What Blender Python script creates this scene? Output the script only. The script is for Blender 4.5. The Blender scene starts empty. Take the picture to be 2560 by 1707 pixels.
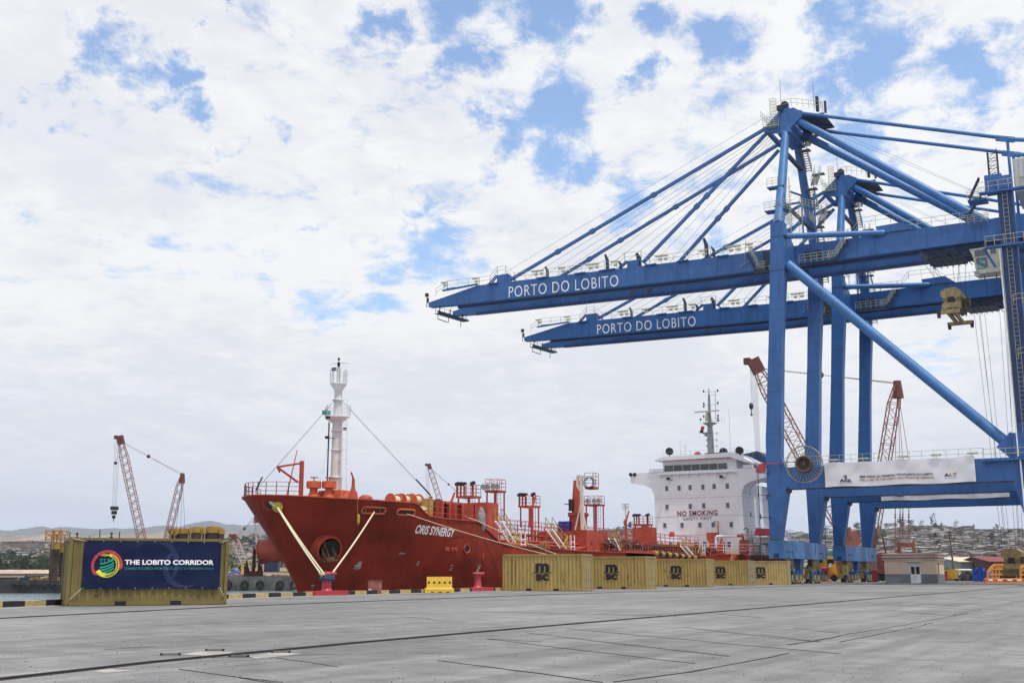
import bpy, math, random
from mathutils import Vector, Matrix
R=math.radians
scene=bpy.context.scene
# ---------------------------------------------------------------- camera
F,HZ,YAW,CAMH=2880.0,1433.0,R(29.5),1.22      # focal length in photo pixels, horizon row, heading, eye height
PCX,PCY=1280.0,853.5
TH=math.atan((HZ-PCY)/F)
cam=bpy.data.cameras.new("camera"); camo=bpy.data.objects.new("camera",cam)
scene.collection.objects.link(camo); scene.camera=camo
camo.location=(0,0,CAMH); camo.rotation_euler=(math.pi/2+TH,0,YAW)
cam.sensor_width=36; cam.lens=F*36/2560; cam.clip_start=.2; cam.clip_end=30000
scene.render.resolution_x=1024; scene.render.resolution_y=682
FW=Vector((-math.sin(YAW)*math.cos(TH),math.cos(YAW)*math.cos(TH),math.sin(TH)))
RT=Vector((math.cos(YAW),math.sin(YAW),0)); UP=RT.cross(FW)
def ray(px,py): return FW+RT*((px-PCX)/F)-UP*((py-PCY)/F)
def hit(px,py,ax,c):
    r=ray(px,py); o=Vector((0,0,CAMH)); return o+r*((c-o[ax])/r[ax])
def hx(px,py,x): return hit(px,py,0,x)
def hy(px,py,y): return hit(px,py,1,y)
def hz(px,py,z=0.0): return hit(px,py,2,z)
def hd(px,py,d):                                  # point at horizontal forward distance d
    r=ray(px,py); return Vector((0,0,CAMH))+r*(d/math.hypot(r.x,r.y))
# ---------------------------------------------------------------- world, sun, exposure
SUN=Vector((.32,-.10,.94)).normalized()
world=bpy.data.worlds.new("World"); scene.world=world; world.use_nodes=True
wn=world.node_tree.nodes; wl=world.node_tree.links; wn.clear()
def N(nt,t,**k):
    n=nt.nodes.new(t)
    for a,b in k.items(): setattr(n,a,b)
    return n
def math_(nt,op,a,b=None,c=None,clamp=False):
    n=N(nt,'ShaderNodeMath',operation=op); n.use_clamp=clamp
    for i,v in enumerate((a,b,c)):
        if v is None: continue
        if isinstance(v,(int,float)): n.inputs[i].default_value=v
        else: nt.links.new(v,n.inputs[i])
    return n.outputs[0]
def mrange(nt,v,a,b,c,d,smooth=False):
    n=N(nt,'ShaderNodeMapRange'); n.interpolation_type='SMOOTHSTEP' if smooth else 'LINEAR'
    nt.links.new(v,n.inputs[0])
    for i,x in enumerate((a,b,c,d)): n.inputs[i+1].default_value=x
    return n.outputs[0]
W=world.node_tree
sky=N(W,'ShaderNodeTexSky',sky_type='NISHITA'); sky.sun_disc=False
sky.sun_elevation=math.asin(SUN.z); sky.sun_rotation=math.atan2(SUN.x,SUN.y)
sky.air_density=1.0; sky.dust_density=.4; sky.ozone_density=1.0
bgs=N(W,'ShaderNodeBackground'); bgs.inputs[1].default_value=.21; skh=N(W,'ShaderNodeHueSaturation'); skh.inputs['Saturation'].default_value=1.15; W.links.new(sky.outputs[0],skh.inputs['Color']); W.links.new(skh.outputs[0],bgs.inputs[0])
tc=N(W,'ShaderNodeTexCoord'); sep=N(W,'ShaderNodeSeparateXYZ'); W.links.new(tc.outputs['Generated'],sep.inputs[0])
zz=math_(W,'MAXIMUM',sep.outputs[2],0.0)
den=math_(W,'ADD',zz,.16)
cx=math_(W,'DIVIDE',sep.outputs[0],den); cy=math_(W,'DIVIDE',sep.outputs[1],den)
comb=N(W,'ShaderNodeCombineXYZ'); W.links.new(cx,comb.inputs[0]); W.links.new(cy,comb.inputs[1])
mp=N(W,'ShaderNodeMapping'); mp.inputs['Rotation'].default_value=(0,0,R(20)); mp.inputs['Scale'].default_value=(1,.62,1)
W.links.new(comb.outputs[0],mp.inputs[0])
def noise(nt,vec,scale,detail=6,rough=.55,dist=0.0):
    n=N(nt,'ShaderNodeTexNoise'); n.inputs['Scale'].default_value=scale; n.inputs['Detail'].default_value=detail
    n.inputs['Roughness'].default_value=rough; n.inputs['Distortion'].default_value=dist
    if vec is not None: nt.links.new(vec,n.inputs['Vector'])
    return n
n1=noise(W,mp.outputs[0],3.4,10,.6,.5)
n2=noise(W,mp.outputs[0],1.5,8,.55,.3)
nf=noise(W,comb.outputs[0],9.0,12,.67,.35)
ns=noise(W,mp.outputs[0],32.0,6,.7,.4)
dn=noise(W,tc.outputs['Generated'],8,9,.66,0)
sub=N(W,'ShaderNodeVectorMath',operation='SUBTRACT'); W.links.new(dn.outputs['Color'],sub.inputs[0]); sub.inputs[1].default_value=(.5,.5,.5)
scl=N(W,'ShaderNodeVectorMath',operation='SCALE'); W.links.new(sub.outputs[0],scl.inputs[0]); scl.inputs['Scale'].default_value=.15
dd=N(W,'ShaderNodeVectorMath',operation='ADD'); W.links.new(tc.outputs['Generated'],dd.inputs[0]); W.links.new(scl.outputs[0],dd.inputs[1])
GAPS=[(300,135,78,1),(425,201,40,.9),(462,262,48,.9),(500,320,36,.8),(540,367,34,.7),(390,264,38,.7),(574,189,42,.8),(511,140,26,.8),(344,49,34,.7),
(172,324,34,.6),(92,270,26,.5),(574,60,24,.7),(960,80,60,.9),(1137,30,105,1),(1225,95,66,.9),(1125,195,62,.9),(1142,339,42,.8),(1275,370,58,.9),(220,200,26,.5),
(637,321,30,.5),(930,453,36,.55),(1005,468,30,.5),(1050,540,34,.6),(803,574,26,.5),(402,649,100,.38),(631,690,100,.4),(760,763,80,.45),(940,740,60,.5),
(1120,640,100,.5),(1345,34,100,1),(1647,57,50,.8),(1780,136,80,1),(2084,66,70,.8),(2227,150,76,.9),(2474,185,84,1),(1366,316,84,1),(1410,405,70,.95),
(1573,212,40,.8),(1728,190,36,.7),(2141,236,50,.8),(2187,367,52,.7),(1810,590,80,.5),(2330,870,150,.38),(1600,470,56,.4),(2060,800,90,.3),(1000,660,60,.4)]
acc=None
for gx,gy,gr,gs in GAPS:
    g=ray(gx,gy).normalized()
    v=N(W,'ShaderNodeVectorMath',operation='DISTANCE'); W.links.new(dd.outputs[0],v.inputs[0]); v.inputs[1].default_value=g
    m=mrange(W,v.outputs['Value'],gr*.2/F,gr*1.6/F,gs,0,False)
    acc=m if acc is None else math_(W,'MAXIMUM',acc,m)
# density of cloud: broad banks, lumps and wisps, opened up where the blue shows
lowb=mrange(W,sep.outputs[2],.05,.40,.33,0,True)
def cen(o,k,base): return math_(W,'MULTIPLY_ADD',math_(W,'SUBTRACT',o,.5),k,base)
d0=cen(n1.outputs[0],1.25,.60)
d0=cen(nf.outputs[0],1.15,d0); d0=cen(n2.outputs[0],.45,d0); d0=cen(ns.outputs[0],.22,d0)
d0=math_(W,'ADD',d0,lowb)
d0=math_(W,'MULTIPLY_ADD',acc,-.56,d0)
cf=mrange(W,d0,.22,.60,.10,1,True)
sh=cen(nf.outputs[0],.9,0.0); sh=cen(n2.outputs[0],-1.0,sh); sh=cen(ns.outputs[0],.25,sh); sh=math_(W,'MULTIPLY_ADD',d0,-.22,sh)
shf=mrange(W,sh,-.34,-.02,0,1,True)
cr=N(W,'ShaderNodeMix',data_type='RGBA'); W.links.new(shf,cr.inputs[0])
cr.inputs[6].default_value=(.85,.865,.915,1); cr.inputs[7].default_value=(1.0,1.0,1.0,1)
hzf=mrange(W,sep.outputs[2],0.0,.20,1,0,True)
cr2=N(W,'ShaderNodeMix',data_type='RGBA'); W.links.new(math_(W,'MULTIPLY',hzf,.65),cr2.inputs[0]); W.links.new(cr.outputs[2],cr2.inputs[6]); cr2.inputs[7].default_value=(.76,.81,.90,1)
bgc=N(W,'ShaderNodeBackground'); W.links.new(cr2.outputs[2],bgc.inputs[0]); bgc.inputs[1].default_value=.98
mx=N(W,'ShaderNodeMixShader'); W.links.new(cf,mx.inputs[0]); W.links.new(bgs.outputs[0],mx.inputs[1]); W.links.new(bgc.outputs[0],mx.inputs[2])
wo=N(W,'ShaderNodeOutputWorld'); W.links.new(mx.outputs[0],wo.inputs[0])
sl=bpy.data.lights.new("sun",'SUN'); sl.energy=3.5; sl.angle=R(.6); sl.color=(1,.96,.9)
so=bpy.data.objects.new("sun",sl); scene.collection.objects.link(so); so.rotation_euler=SUN.to_track_quat('Z','Y').to_euler(); so.location=(0,0,200)
vs=scene.view_settings; vs.view_transform='Standard'; vs.look='None'; vs.exposure=0; vs.gamma=1
# ---------------------------------------------------------------- materials
MATS={}
def mat(name,col,rough=.6,metal=0,var=.15,scale=3.0,dirt=None,streak=0.0,bump=0.0,col2=None,spec=.4,vs_=None,rust=0.0,rcol=(.13,.045,.018)):
    if name in MATS: return MATS[name]
    m=bpy.data.materials.new(name); m.use_nodes=True; nt=m.node_tree; b=nt.nodes['Principled BSDF']
    b.inputs['Roughness'].default_value=rough; b.inputs['Metallic'].default_value=metal
    b.inputs['Specular IOR Level'].default_value=spec
    t0=N(nt,'ShaderNodeTexCoord'); oi=N(nt,'ShaderNodeObjectInfo'); ad=N(nt,'ShaderNodeVectorMath',operation='ADD'); nt.links.new(t0.outputs['Object'],ad.inputs[0]); nt.links.new(oi.outputs['Location'],ad.inputs[1])
    class t: outputs={'Object':ad.outputs[0]}
    n=noise(nt,t.outputs['Object'],scale,6,.6,.1)
    f=mrange(nt,n.outputs[0],.3,.7,0,1)
    a=N(nt,'ShaderNodeMix',data_type='RGBA'); nt.links.new(f,a.inputs[0])
    c2=col2 or tuple(c*(1-var*2) for c in col)
    a.inputs[6].default_value=(*c2,1); a.inputs[7].default_value=(*[min(1,c*(1+var*.4)) for c in col],1)
    out=a.outputs[2]
    ln=noise(nt,oi.outputs['Location'],.45,2,.5,0); hs_=N(nt,'ShaderNodeHueSaturation'); nt.links.new(mrange(nt,ln.outputs[0],.35,.65,.86,1.10),hs_.inputs['Value']); nt.links.new(mrange(nt,ln.outputs[0],.35,.65,1.04,.92),hs_.inputs['Saturation']); nt.links.new(out,hs_.inputs['Color']); out=hs_.outputs[0]
    if streak>0:
        mpn=N(nt,'ShaderNodeMapping'); mpn.inputs['Scale'].default_value=vs_ or (2.2,2.2,.10); nt.links.new(t.outputs['Object'],mpn.inputs[0])
        s=noise(nt,mpn.outputs[0],1.6,7,.68,0); sf=mrange(nt,s.outputs[0],.54,.72,0,streak)
        k=N(nt,'ShaderNodeMix',data_type='RGBA'); nt.links.new(sf,k.inputs[0]); nt.links.new(out,k.inputs[6]); k.inputs[7].default_value=(*(dirt or (.1,.05,.03)),1); out=k.outputs[2]
        rr=math_(nt,'MULTIPLY_ADD',s.outputs[0],.25,rough-.1); nt.links.new(rr,b.inputs['Roughness'])
    if rust>0:
        mr=N(nt,'ShaderNodeMapping'); mr.inputs['Scale'].default_value=(1.6,1.6,.55); nt.links.new(t.outputs['Object'],mr.inputs[0])
        rn=noise(nt,mr.outputs[0],1.1,9,.74,.3); rf=mrange(nt,rn.outputs[0],.66-.06*rust,.74,0,.85)
        k=N(nt,'ShaderNodeMix',data_type='RGBA'); nt.links.new(rf,k.inputs[0]); nt.links.new(out,k.inputs[6]); k.inputs[7].default_value=(*rcol,1); out=k.outputs[2]
    nt.links.new(out,b.inputs['Base Color'])
    if bump>0:
        bn=N(nt,'ShaderNodeBump'); bn.inputs['Strength'].default_value=bump; bn.inputs['Distance'].default_value=.05
        n3=noise(nt,t.outputs['Object'],scale*4,5,.6,0); nt.links.new(n3.outputs[0],bn.inputs['Height']); nt.links.new(bn.outputs[0],b.inputs['Normal'])
    MATS[name]=m; return m
BLUE=mat('crane_blue_paint',(.008,.106,.35),.45,var=.12,scale=.5,dirt=(.005,.050,.19),streak=.7,rust=.35,rcol=(.010,.045,.15))
BLUE2=mat('crane_blue_sunlit_weathered',(.015,.140,.40),.45,var=.15,scale=.6,dirt=(.10,.26,.55),streak=.6,vs_=(3,3,.1))  # lighter base paints sun on the tubes and sill; pale streaks are weathering
NAVY=mat('crane_dark_steel',(.012,.030,.075),.5,var=.2)
DARK=mat('dark_steel',(.03,.03,.033),.55,var=.3)
GALV=mat('galvanised_steel',(.42,.42,.38),.5,metal=.2,var=.2)
RAILY=mat('pale_yellow_rail',(.50,.47,.28),.5,var=.15)
BYEL=mat('bogie_yellow',(.42,.33,.10),.6,var=.3,scale=4,dirt=(.08,.06,.04),streak=.6)
ROPE=mat('wire_rope',(.12,.12,.13),.6)
WHITE=mat('white_paint',(.77,.79,.83),.45,var=.04,scale=1.2,dirt=(.50,.43,.36),streak=.3,rust=.1,rcol=(.45,.33,.22))
LETW=mat('white_lettering',(.85,.85,.87),.5,var=.03)
HULL=mat('hull_red',(.31,.025,.007),.6,spec=.22,var=.28,scale=.35,dirt=(.17,.018,.007),streak=.7,vs_=(.6,.6,.12),rust=.8,rcol=(.14,.022,.010),bump=.25)
DECK=mat('deck_red',(.46,.060,.026),.5,var=.2,scale=1.5,dirt=(.16,.03,.02),streak=.4)
ORANGE=mat('orange_primer',(.62,.12,.035),.5,var=.2)
RUST=mat('rusty_iron',(.12,.05,.025),.85,var=.4,scale=5,bump=.3)
CYEL=mat('container_yellow',(.41,.295,.088),.55,var=.10,scale=1.1,dirt=(.26,.13,.035),streak=.45,vs_=(3,3,.35),rust=1.5,rcol=(.19,.085,.025))
CYELD=mat('container_yellow_shaded',(.18,.138,.036),.55,var=.12,scale=1.1,dirt=(.2,.13,.04),streak=.3,vs_=(3,3,.3))  # container yellow darkened: shade on the left container put into its colour
BLACK=mat('black_paint',(.012,.012,.02),.5)
RED=mat('bollard_red',(.42,.018,.035),.40,var=.15,scale=4,dirt=(.2,.03,.03),streak=.3)
YEL=mat('plastic_yellow',(.75,.46,.03),.5,var=.12,scale=3,dirt=(.3,.2,.05),streak=.3)
ROPEW=mat('mooring_rope',(.72,.66,.45),.8,var=.2,scale=12)
NAVYB=mat('banner_navy',(.007,.014,.055),.75,var=.08,scale=2,spec=.15)
CREAM=mat('building_cream',(.80,.61,.46),.8,var=.06,scale=1.5,dirt=(.4,.3,.22),streak=.2)
GREYW=mat('building_grey',(.20,.215,.245),.8,var=.1,scale=1.5)
TRIM=mat('building_trim',(.66,.63,.58),.8,var=.08)
PINKB=mat('building_pink_band',(.46,.27,.21),.8,var=.08)
GLASS=mat('dark_glass',(.015,.022,.028),.08,spec=.8,var=.05)
GREENISH=mat('mast_grey_green',(.36,.41,.40),.5,var=.3,scale=4)
CABG=mat('cab_grey',(.50,.48,.43),.55,var=.12,dirt=(.2,.17,.12),streak=.4)
SPREAD=mat('spreader_ochre',(.40,.30,.13),.6,var=.25,scale=3,dirt=(.06,.05,.03),streak=.6)
RCRANE=mat('lattice_red',(.30,.095,.06),.6,var=.2)
RDARK=mat('lattice_dark_red',(.15,.035,.028),.6,var=.25)
LADY=mat('ladder_yellow',(.45,.31,.07),.6,var=.2)
COLLAR=mat('collar_ochre',(.48,.28,.04),.6,var=.25,scale=2,dirt=(.2,.1,.03),streak=.5)
SAFO=mat('safety_orange',(.85,.33,.02),.5,var=.12)
TARPB=mat('tarp_blue',(.02,.08,.48),.5,var=.3,scale=2)
BRICKR=mat('wagon_red',(.26,.06,.05),.6,var=.2,dirt=(.1,.04,.03),streak=.4)
TEAL=mat('teal_paint',(.03,.30,.26),.5)
# ---------------------------------------------------------------- mesh builder
COL=scene.collection
class MB:
    def __init__(s): s.v=[];s.f=[];s.mi=[];s.m=0
    def add(s,vs,fs):
        o=len(s.v); s.v+= [tuple(v) for v in vs]; s.f+=[tuple(i+o for i in f) for f in fs]; s.mi+=[s.m]*len(fs); return s
    def box(s,a,b):
        x0,y0,z0=a;x1,y1,z1=b
        return s.add([(x0,y0,z0),(x1,y0,z0),(x1,y1,z0),(x0,y1,z0),(x0,y0,z1),(x1,y0,z1),(x1,y1,z1),(x0,y1,z1)],
          [(0,3,2,1),(4,5,6,7),(0,1,5,4),(1,2,6,5),(2,3,7,6),(3,0,4,7)])
    def cut(s): s.__dict__.setdefault('cuts',[]).append((len(s.v),len(s.f))); return s
    def cbox(s,c,d): return s.box([c[i]-d[i]/2 for i in range(3)],[c[i]+d[i]/2 for i in range(3)])
    def beam(s,p,q,w,h,w2=None,h2=None,up=(0,0,1)):
        p=Vector(p);q=Vector(q);d=(q-p).normalized();u=Vector(up)
        if abs(d.dot(u))>.98: u=Vector((0,1,0))
        r=d.cross(u).normalized();u=r.cross(d); w2=w if w2 is None else w2;h2=h if h2 is None else h2
        vs=[p+r*a*w/2+u*b*h/2 for a,b in((-1,-1),(1,-1),(1,1),(-1,1))]+[q+r*a*w2/2+u*b*h2/2 for a,b in((-1,-1),(1,-1),(1,1),(-1,1))]
        return s.add(vs,[(0,1,2,3),(7,6,5,4),(0,4,5,1),(1,5,6,2),(2,6,7,3),(3,7,4,0)])
    def tube(s,p,q,r,n=8,r2=None,cap=True):
        p=Vector(p);q=Vector(q);d=(q-p)
        if d.length<1e-6: return s
        d.normalize(); a=d.orthogonal().normalized();b=d.cross(a); r2=r if r2 is None else r2
        vs=[p+(a*math.cos(t)+b*math.sin(t))*r for t in(2*math.pi*i/n for i in range(n))]+[q+(a*math.cos(t)+b*math.sin(t))*r2 for t in(2*math.pi*i/n for i in range(n))]
        fs=[(i,(i+1)%n,n+(i+1)%n,n+i) for i in range(n)]
        if cap: fs+=[tuple(range(n-1,-1,-1)),tuple(range(n,2*n))]
        return s.add(vs,fs)
    def path(s,pts,r,n=6):
        for a,b in zip(pts,pts[1:]): s.tube(a,b,r,n)
        return s
    def prism(s,poly,ax,a,b):
        # poly: 2D points in the other two axes, extruded along ax from a to b
        def mk(u,v,w):
            c=[0,0,0]; o=[i for i in range(3) if i!=ax]; c[o[0]]=u;c[o[1]]=v;c[ax]=w; return tuple(c)
        n=len(poly); vs=[mk(u,v,a) for u,v in poly]+[mk(u,v,b) for u,v in poly]
        return s.add(vs,[tuple(range(n-1,-1,-1)),tuple(range(n,2*n))]+[(i,(i+1)%n,n+(i+1)%n,n+i) for i in range(n)])
    def lathe(s,c,prof,n=16,ax=2):
        vs=[];k=len(prof)
        for i in range(n):
            t=2*math.pi*i/n
            for r,h in prof:
                p=[0,0,0]; o=[j for j in range(3) if j!=ax]; p[o[0]]=r*math.cos(t);p[o[1]]=r*math.sin(t);p[ax]=h
                vs.append((p[0]+c[0],p[1]+c[1],p[2]+c[2]))
        fs=[]
        for i in range(n):
            j=(i+1)%n
            for q in range(k-1): fs.append((i*k+q,j*k+q,j*k+q+1,i*k+q+1))
        fs.append(tuple(i*k for i in range(n-1,-1,-1))); fs.append(tuple(i*k+k-1 for i in range(n)))
        return s.add(vs,fs)
    def ring(s,c,R_,r,ax=(0,1,0),n=24,m=6):
        d=Vector(ax).normalized();a=d.orthogonal().normalized();b=d.cross(a);c=Vector(c);vs=[]
        for i in range(n):
            t=2*math.pi*i/n;e=a*math.cos(t)+b*math.sin(t)
            for j in range(m):
                u=2*math.pi*j/m; vs.append(c+e*(R_+r*math.cos(u))+d*r*math.sin(u))
        return s.add(vs,[(i*m+j,((i+1)%n)*m+j,((i+1)%n)*m+(j+1)%m,i*m+(j+1)%m) for i in range(n) for j in range(m)])
    def ball(s,c,r,n=10,sc=(1,1,1)):
        vs=[];k=n//2+1
        for i in range(k):
            p=math.pi*i/(k-1)
            for j in range(n):
                t=2*math.pi*j/n; vs.append((c[0]+r*sc[0]*math.sin(p)*math.cos(t),c[1]+r*sc[1]*math.sin(p)*math.sin(t),c[2]+r*sc[2]*math.cos(p)))
        return s.add(vs,[(i*n+j,(i+1)*n+j,(i+1)*n+(j+1)%n,i*n+(j+1)%n) for i in range(k-1) for j in range(n)])
    def rail(s,pts,h=1.1,post=1.8,r=.035,mid=1,n=4):
        pts=[Vector(p) for p in pts]
        for a,b in zip(pts,pts[1:]):
            for k in range(mid+1):
                z=h*(k+1)/(mid+1); s.tube(a+Vector((0,0,z)),b+Vector((0,0,z)),r,n)
            L=(b-a).length; m=max(1,int(round(L/post)))
            for i in range(m+1):
                p=a.lerp(b,i/m); s.tube(p,p+Vector((0,0,h)),r,n)
        return s
    def stairs(s,p,q,w=.8,side=(0,1,0),n=None,rail=True):
        p=Vector(p);q=Vector(q);sd=Vector(side).normalized()*w/2; n=n or max(3,int(abs(q.z-p.z)/.25))
        for e in(-1,1): s.beam(p+sd*e,q+sd*e,.06,.2)
        for i in range(n):
            c=p.lerp(q,(i+.5)/n); s.beam(c-sd,c+sd,.22,.05)
        if rail:
            for e in(-1,1):
                for h in(.5,1.0): s.tube(p+sd*e+Vector((0,0,h)),q+sd*e+Vector((0,0,h)),.03,4)
                for i in range(4):
                    c=p.lerp(q,i/3)+sd*e; s.tube(c,c+Vector((0,0,1)),.03,4)
        return s
    def ladder(s,p,q,w=.45,side=(1,0,0),r=.03,step=.35):
        p=Vector(p);q=Vector(q);sd=Vector(side)*w/2
        s.tube(p-sd,q-sd,r,4);s.tube(p+sd,q+sd,r,4); n=int((q-p).length/step)
        for i in range(n+1):
            c=p.lerp(q,i/n); s.tube(c-sd,c+sd,r*.8,4)
        return s
    def truss(s,p,q,w0,w1,w2,r,rd,nb,frac=(.1,.12)):
        # four-chord lattice boom from p to q with tapered ends
        p=Vector(p);q=Vector(q);d=(q-p).normalized();a=d.cross(Vector((0,0,1))).normalized();b=d.cross(a)
        def wid(t):
            if t<frac[0]: return w0+(w1-w0)*t/frac[0]
            if t>1-frac[1]: return w1+(w2-w1)*(t-1+frac[1])/frac[1]
            return w1
        P=[]
        for i in range(nb+1):
            t=i/nb;c=p.lerp(q,t);w=wid(t)/2
            P.append([c+a*w*u+b*w*v for u,v in((-1,-1),(1,-1),(1,1),(-1,1))])
        for i in range(nb):
            for k in range(4):
                s.tube(P[i][k],P[i+1][k],r,5,cap=False)
                k2=(k+1)%4
                s.tube(P[i][k if i%2 else k2],P[i+1][k2 if i%2 else k],rd,4,cap=False)
                if i%2==0: s.tube(P[i][k],P[i][k2],rd,4,cap=False)
        return s
    def build(s,name,m,parent=None,smooth=False,**kw):
        off=Vector((0,0,0))
        if parent is not None:
            off=WLOC.get(parent.name,Vector((0,0,0)))
        me=bpy.data.meshes.new(name)
        me.from_pydata([(x-off.x,y-off.y,z-off.z) for x,y,z in s.v],[],s.f)
        for mm in (m if isinstance(m,(list,tuple)) else [m]): me.materials.append(mm)
        if any(s.mi): me.polygons.foreach_set('material_index',s.mi)
        me.update()
        if smooth:
            me.polygons.foreach_set('use_smooth',[True]*len(me.polygons)); me.set_sharp_from_angle(angle=R(38))
        o=bpy.data.objects.new(name,me); COL.objects.link(o)
        if parent is not None: o.parent=parent; WLOC[o.name]=off.copy()
        else: WLOC[o.name]=Vector((0,0,0))
        for k,v in kw.items(): o[k]=v
        return o
def each(mb,name,m,parent,smooth=False):
    cuts=mb.__dict__.get('cuts',[])+[(len(mb.v),len(mb.f))]; a=(0,0); out=[]
    for c in cuts:
        if c[1]>a[1]:
            q=MB(); q.v=mb.v[a[0]:c[0]]; q.f=[tuple(i-a[0] for i in f) for f in mb.f[a[1]:c[1]]]; q.mi=mb.mi[a[1]:c[1]]; out.append(q.build(name,m,parent,smooth))
        a=c
    return out
WLOC={}
def thing(name,label,cat,loc=(0,0,0),group=None,rot=None):
    o=bpy.data.objects.new(name,None); COL.objects.link(o); o.location=loc; o.empty_display_size=.5
    o['label']=label;o['category']=cat
    if group:o['group']=group
    WLOC[o.name]=Vector(loc) if rot is None else Vector((0,0,0))   # rotated things are built in local coordinates
    if rot is not None: o.rotation_euler=(0,0,rot)
    return o
def tag(o,label,cat,group=None,kind=None):
    if label:o['label']=label
    if cat:o['category']=cat
    if group:o['group']=group
    if kind:o['kind']=kind
    return o
def copy_tree(o,parent=None,skip=()):
    c=o.copy();COL.objects.link(c);c.parent=parent; WLOC[c.name]=WLOC.get(o.name,Vector((0,0,0)))
    for ch in list(o.children):
        if ch.name.split('.')[0] in skip: continue
        copy_tree(ch,c,skip)
    return c
_tc={}
def text_polys(s,size=1.0,bold=0.0,spacing=1.0,shear=0.0,extr=0.0,align='LEFT'):
    cu=bpy.data.curves.new('t','FONT'); cu.body=s; cu.size=size; cu.offset=bold; cu.space_character=spacing; cu.shear=shear; cu.extrude=extr; cu.align_x=align
    cu.resolution_u=4
    o=bpy.data.objects.new('t',cu); COL.objects.link(o); bpy.context.view_layer.update()
    me=bpy.data.meshes.new_from_object(o.evaluated_get(bpy.context.evaluated_depsgraph_get()))
    vs=[tuple(v.co) for v in me.vertices]; fs=[tuple(p.vertices) for p in me.polygons]
    bpy.data.objects.remove(o); bpy.data.curves.remove(cu); bpy.data.meshes.remove(me)
    return vs,fs
def text_fit(mb,s,fn,w,h,bold=0.0,spacing=1.0,shear=0.0,th=0.012):
    """write s into a w x h box; fn(u,v,t) places a point (u along, v up, t outwards)"""
    vs,fs=text_polys(s,1.0,bold,spacing,shear)
    if not vs: return
    x0=min(v[0] for v in vs);x1=max(v[0] for v in vs);y0=min(v[1] for v in vs);y1=max(v[1] for v in vs)
    sx=w/(x1-x0); sy=h/(y1-y0)
    mb.add([fn((v[0]-x0)*sx,(v[1]-y0)*sy,th) for v in vs],fs)
HAZE_D=0.0001
# ================================================================ SETTING
rng=random.Random(7)
# quay edge follows the kerb line
KERB=[(-33.5,8),(-36.6,25),(-38.6,33),(-40.6,42),(-41.9,50),(-42.4,58),(-42.7,75),(-42.9,100),(-43.2,180),(-43.6,420)]
def kx(y):
    for (a,b),(c,d) in zip(KERB,KERB[1:]):
        if b<=y<=d: return a+(c-a)*(y-b)/(d-b)
    return KERB[0][0] if y<KERB[0][1] else KERB[-1][0]
# concrete: broad stains, fine grain, tyre scuffs along the quay
def concrete():
    m=bpy.data.materials.new('quay_concrete'); m.use_nodes=True; nt=m.node_tree;b=nt.nodes['Principled BSDF']
    t=N(nt,'ShaderNodeTexCoord'); o=t.outputs['Object']
    a=noise(nt,o,.09,8,.62,.3); c=noise(nt,o,1.3,7,.68,.2)
    mp=N(nt,'ShaderNodeMapping'); mp.inputs['Rotation'].default_value=(0,0,R(-4)); mp.inputs['Scale'].default_value=(1.3,.07,1); nt.links.new(o,mp.inputs[0])
    s=noise(nt,mp.outputs[0],1.0,8,.66,.5)
    mp2=N(nt,'ShaderNodeMapping'); mp2.inputs['Rotation'].default_value=(0,0,R(52)); mp2.inputs['Scale'].default_value=(1.6,.12,1); nt.links.new(o,mp2.inputs[0])
    s2=noise(nt,mp2.outputs[0],.9,8,.66,.4)
    fine=noise(nt,o,26,5,.75,0)
    v=math_(nt,'MULTIPLY_ADD',a.outputs[0],.9,math_(nt,'MULTIPLY',c.outputs[0],.75))
    v=math_(nt,'MULTIPLY_ADD',s.outputs[0],.5,v); v=math_(nt,'MULTIPLY_ADD',s2.outputs[0],.5,v); v=math_(nt,'MULTIPLY_ADD',fine.outputs[0],.9,v)
    f=mrange(nt,v,1.50,2.10,0,1)
    r=N(nt,'ShaderNodeValToRGB'); nt.links.new(f,r.inputs[0]); e=r.color_ramp.elements
    e[0].position=0;e[0].color=(.095,.094,.096,1);e[1].position=1;e[1].color=(.295,.288,.28,1)
    k=e.new(.45);k.color=(.172,.170,.172,1)
    sp=noise(nt,o,7,4,.8,0); spf=mrange(nt,sp.outputs[0],.66,.76,0,.6)
    mxx=N(nt,'ShaderNodeMix',data_type='RGBA'); nt.links.new(spf,mxx.inputs[0]); nt.links.new(r.outputs[0],mxx.inputs[6]); mxx.inputs[7].default_value=(.07,.07,.075,1)
    nt.links.new(mxx.outputs[2],b.inputs['Base Color'])
    b.inputs['Roughness'].default_value=.85; b.inputs['Specular IOR Level'].default_value=.25
    bn=N(nt,'ShaderNodeBump'); bn.inputs['Strength'].default_value=.35; bn.inputs['Distance'].default_value=.02
    nt.links.new(math_(nt,'MULTIPLY_ADD',fine.outputs[0],.5,c.outputs[0]),bn.inputs['Height']); nt.links.new(bn.outputs[0],b.inputs['Normal'])
    return m
CONC=concrete()
QUAYW=mat('quay_wall',(.16,.155,.15),.9,var=.3,scale=1)
def G(x,y):
    # gentle rise of the paving towards the left foreground
    return 0.0
m=MB()
ys=[-40,8,25,33,42,50,58,75,100,140,180,300,420]
L=[(kx(y)-.55,y) for y in ys]; n=len(L)
m.add([(x,y,0) for x,y in L]+[(260,y,0) for x,y in L],[(i,n+i,n+i+1,i+1) for i in range(n-1)])
m.build('quay_ground',CONC,kind='structure')
m=MB(); m.add([(x,y,-.002) for x,y in L]+[(x,y,-4) for x,y in L],[(i,i+1,n+i+1,n+i) for i in range(n-1)]); m.build('quay_wall',QUAYW,kind='structure')
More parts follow.
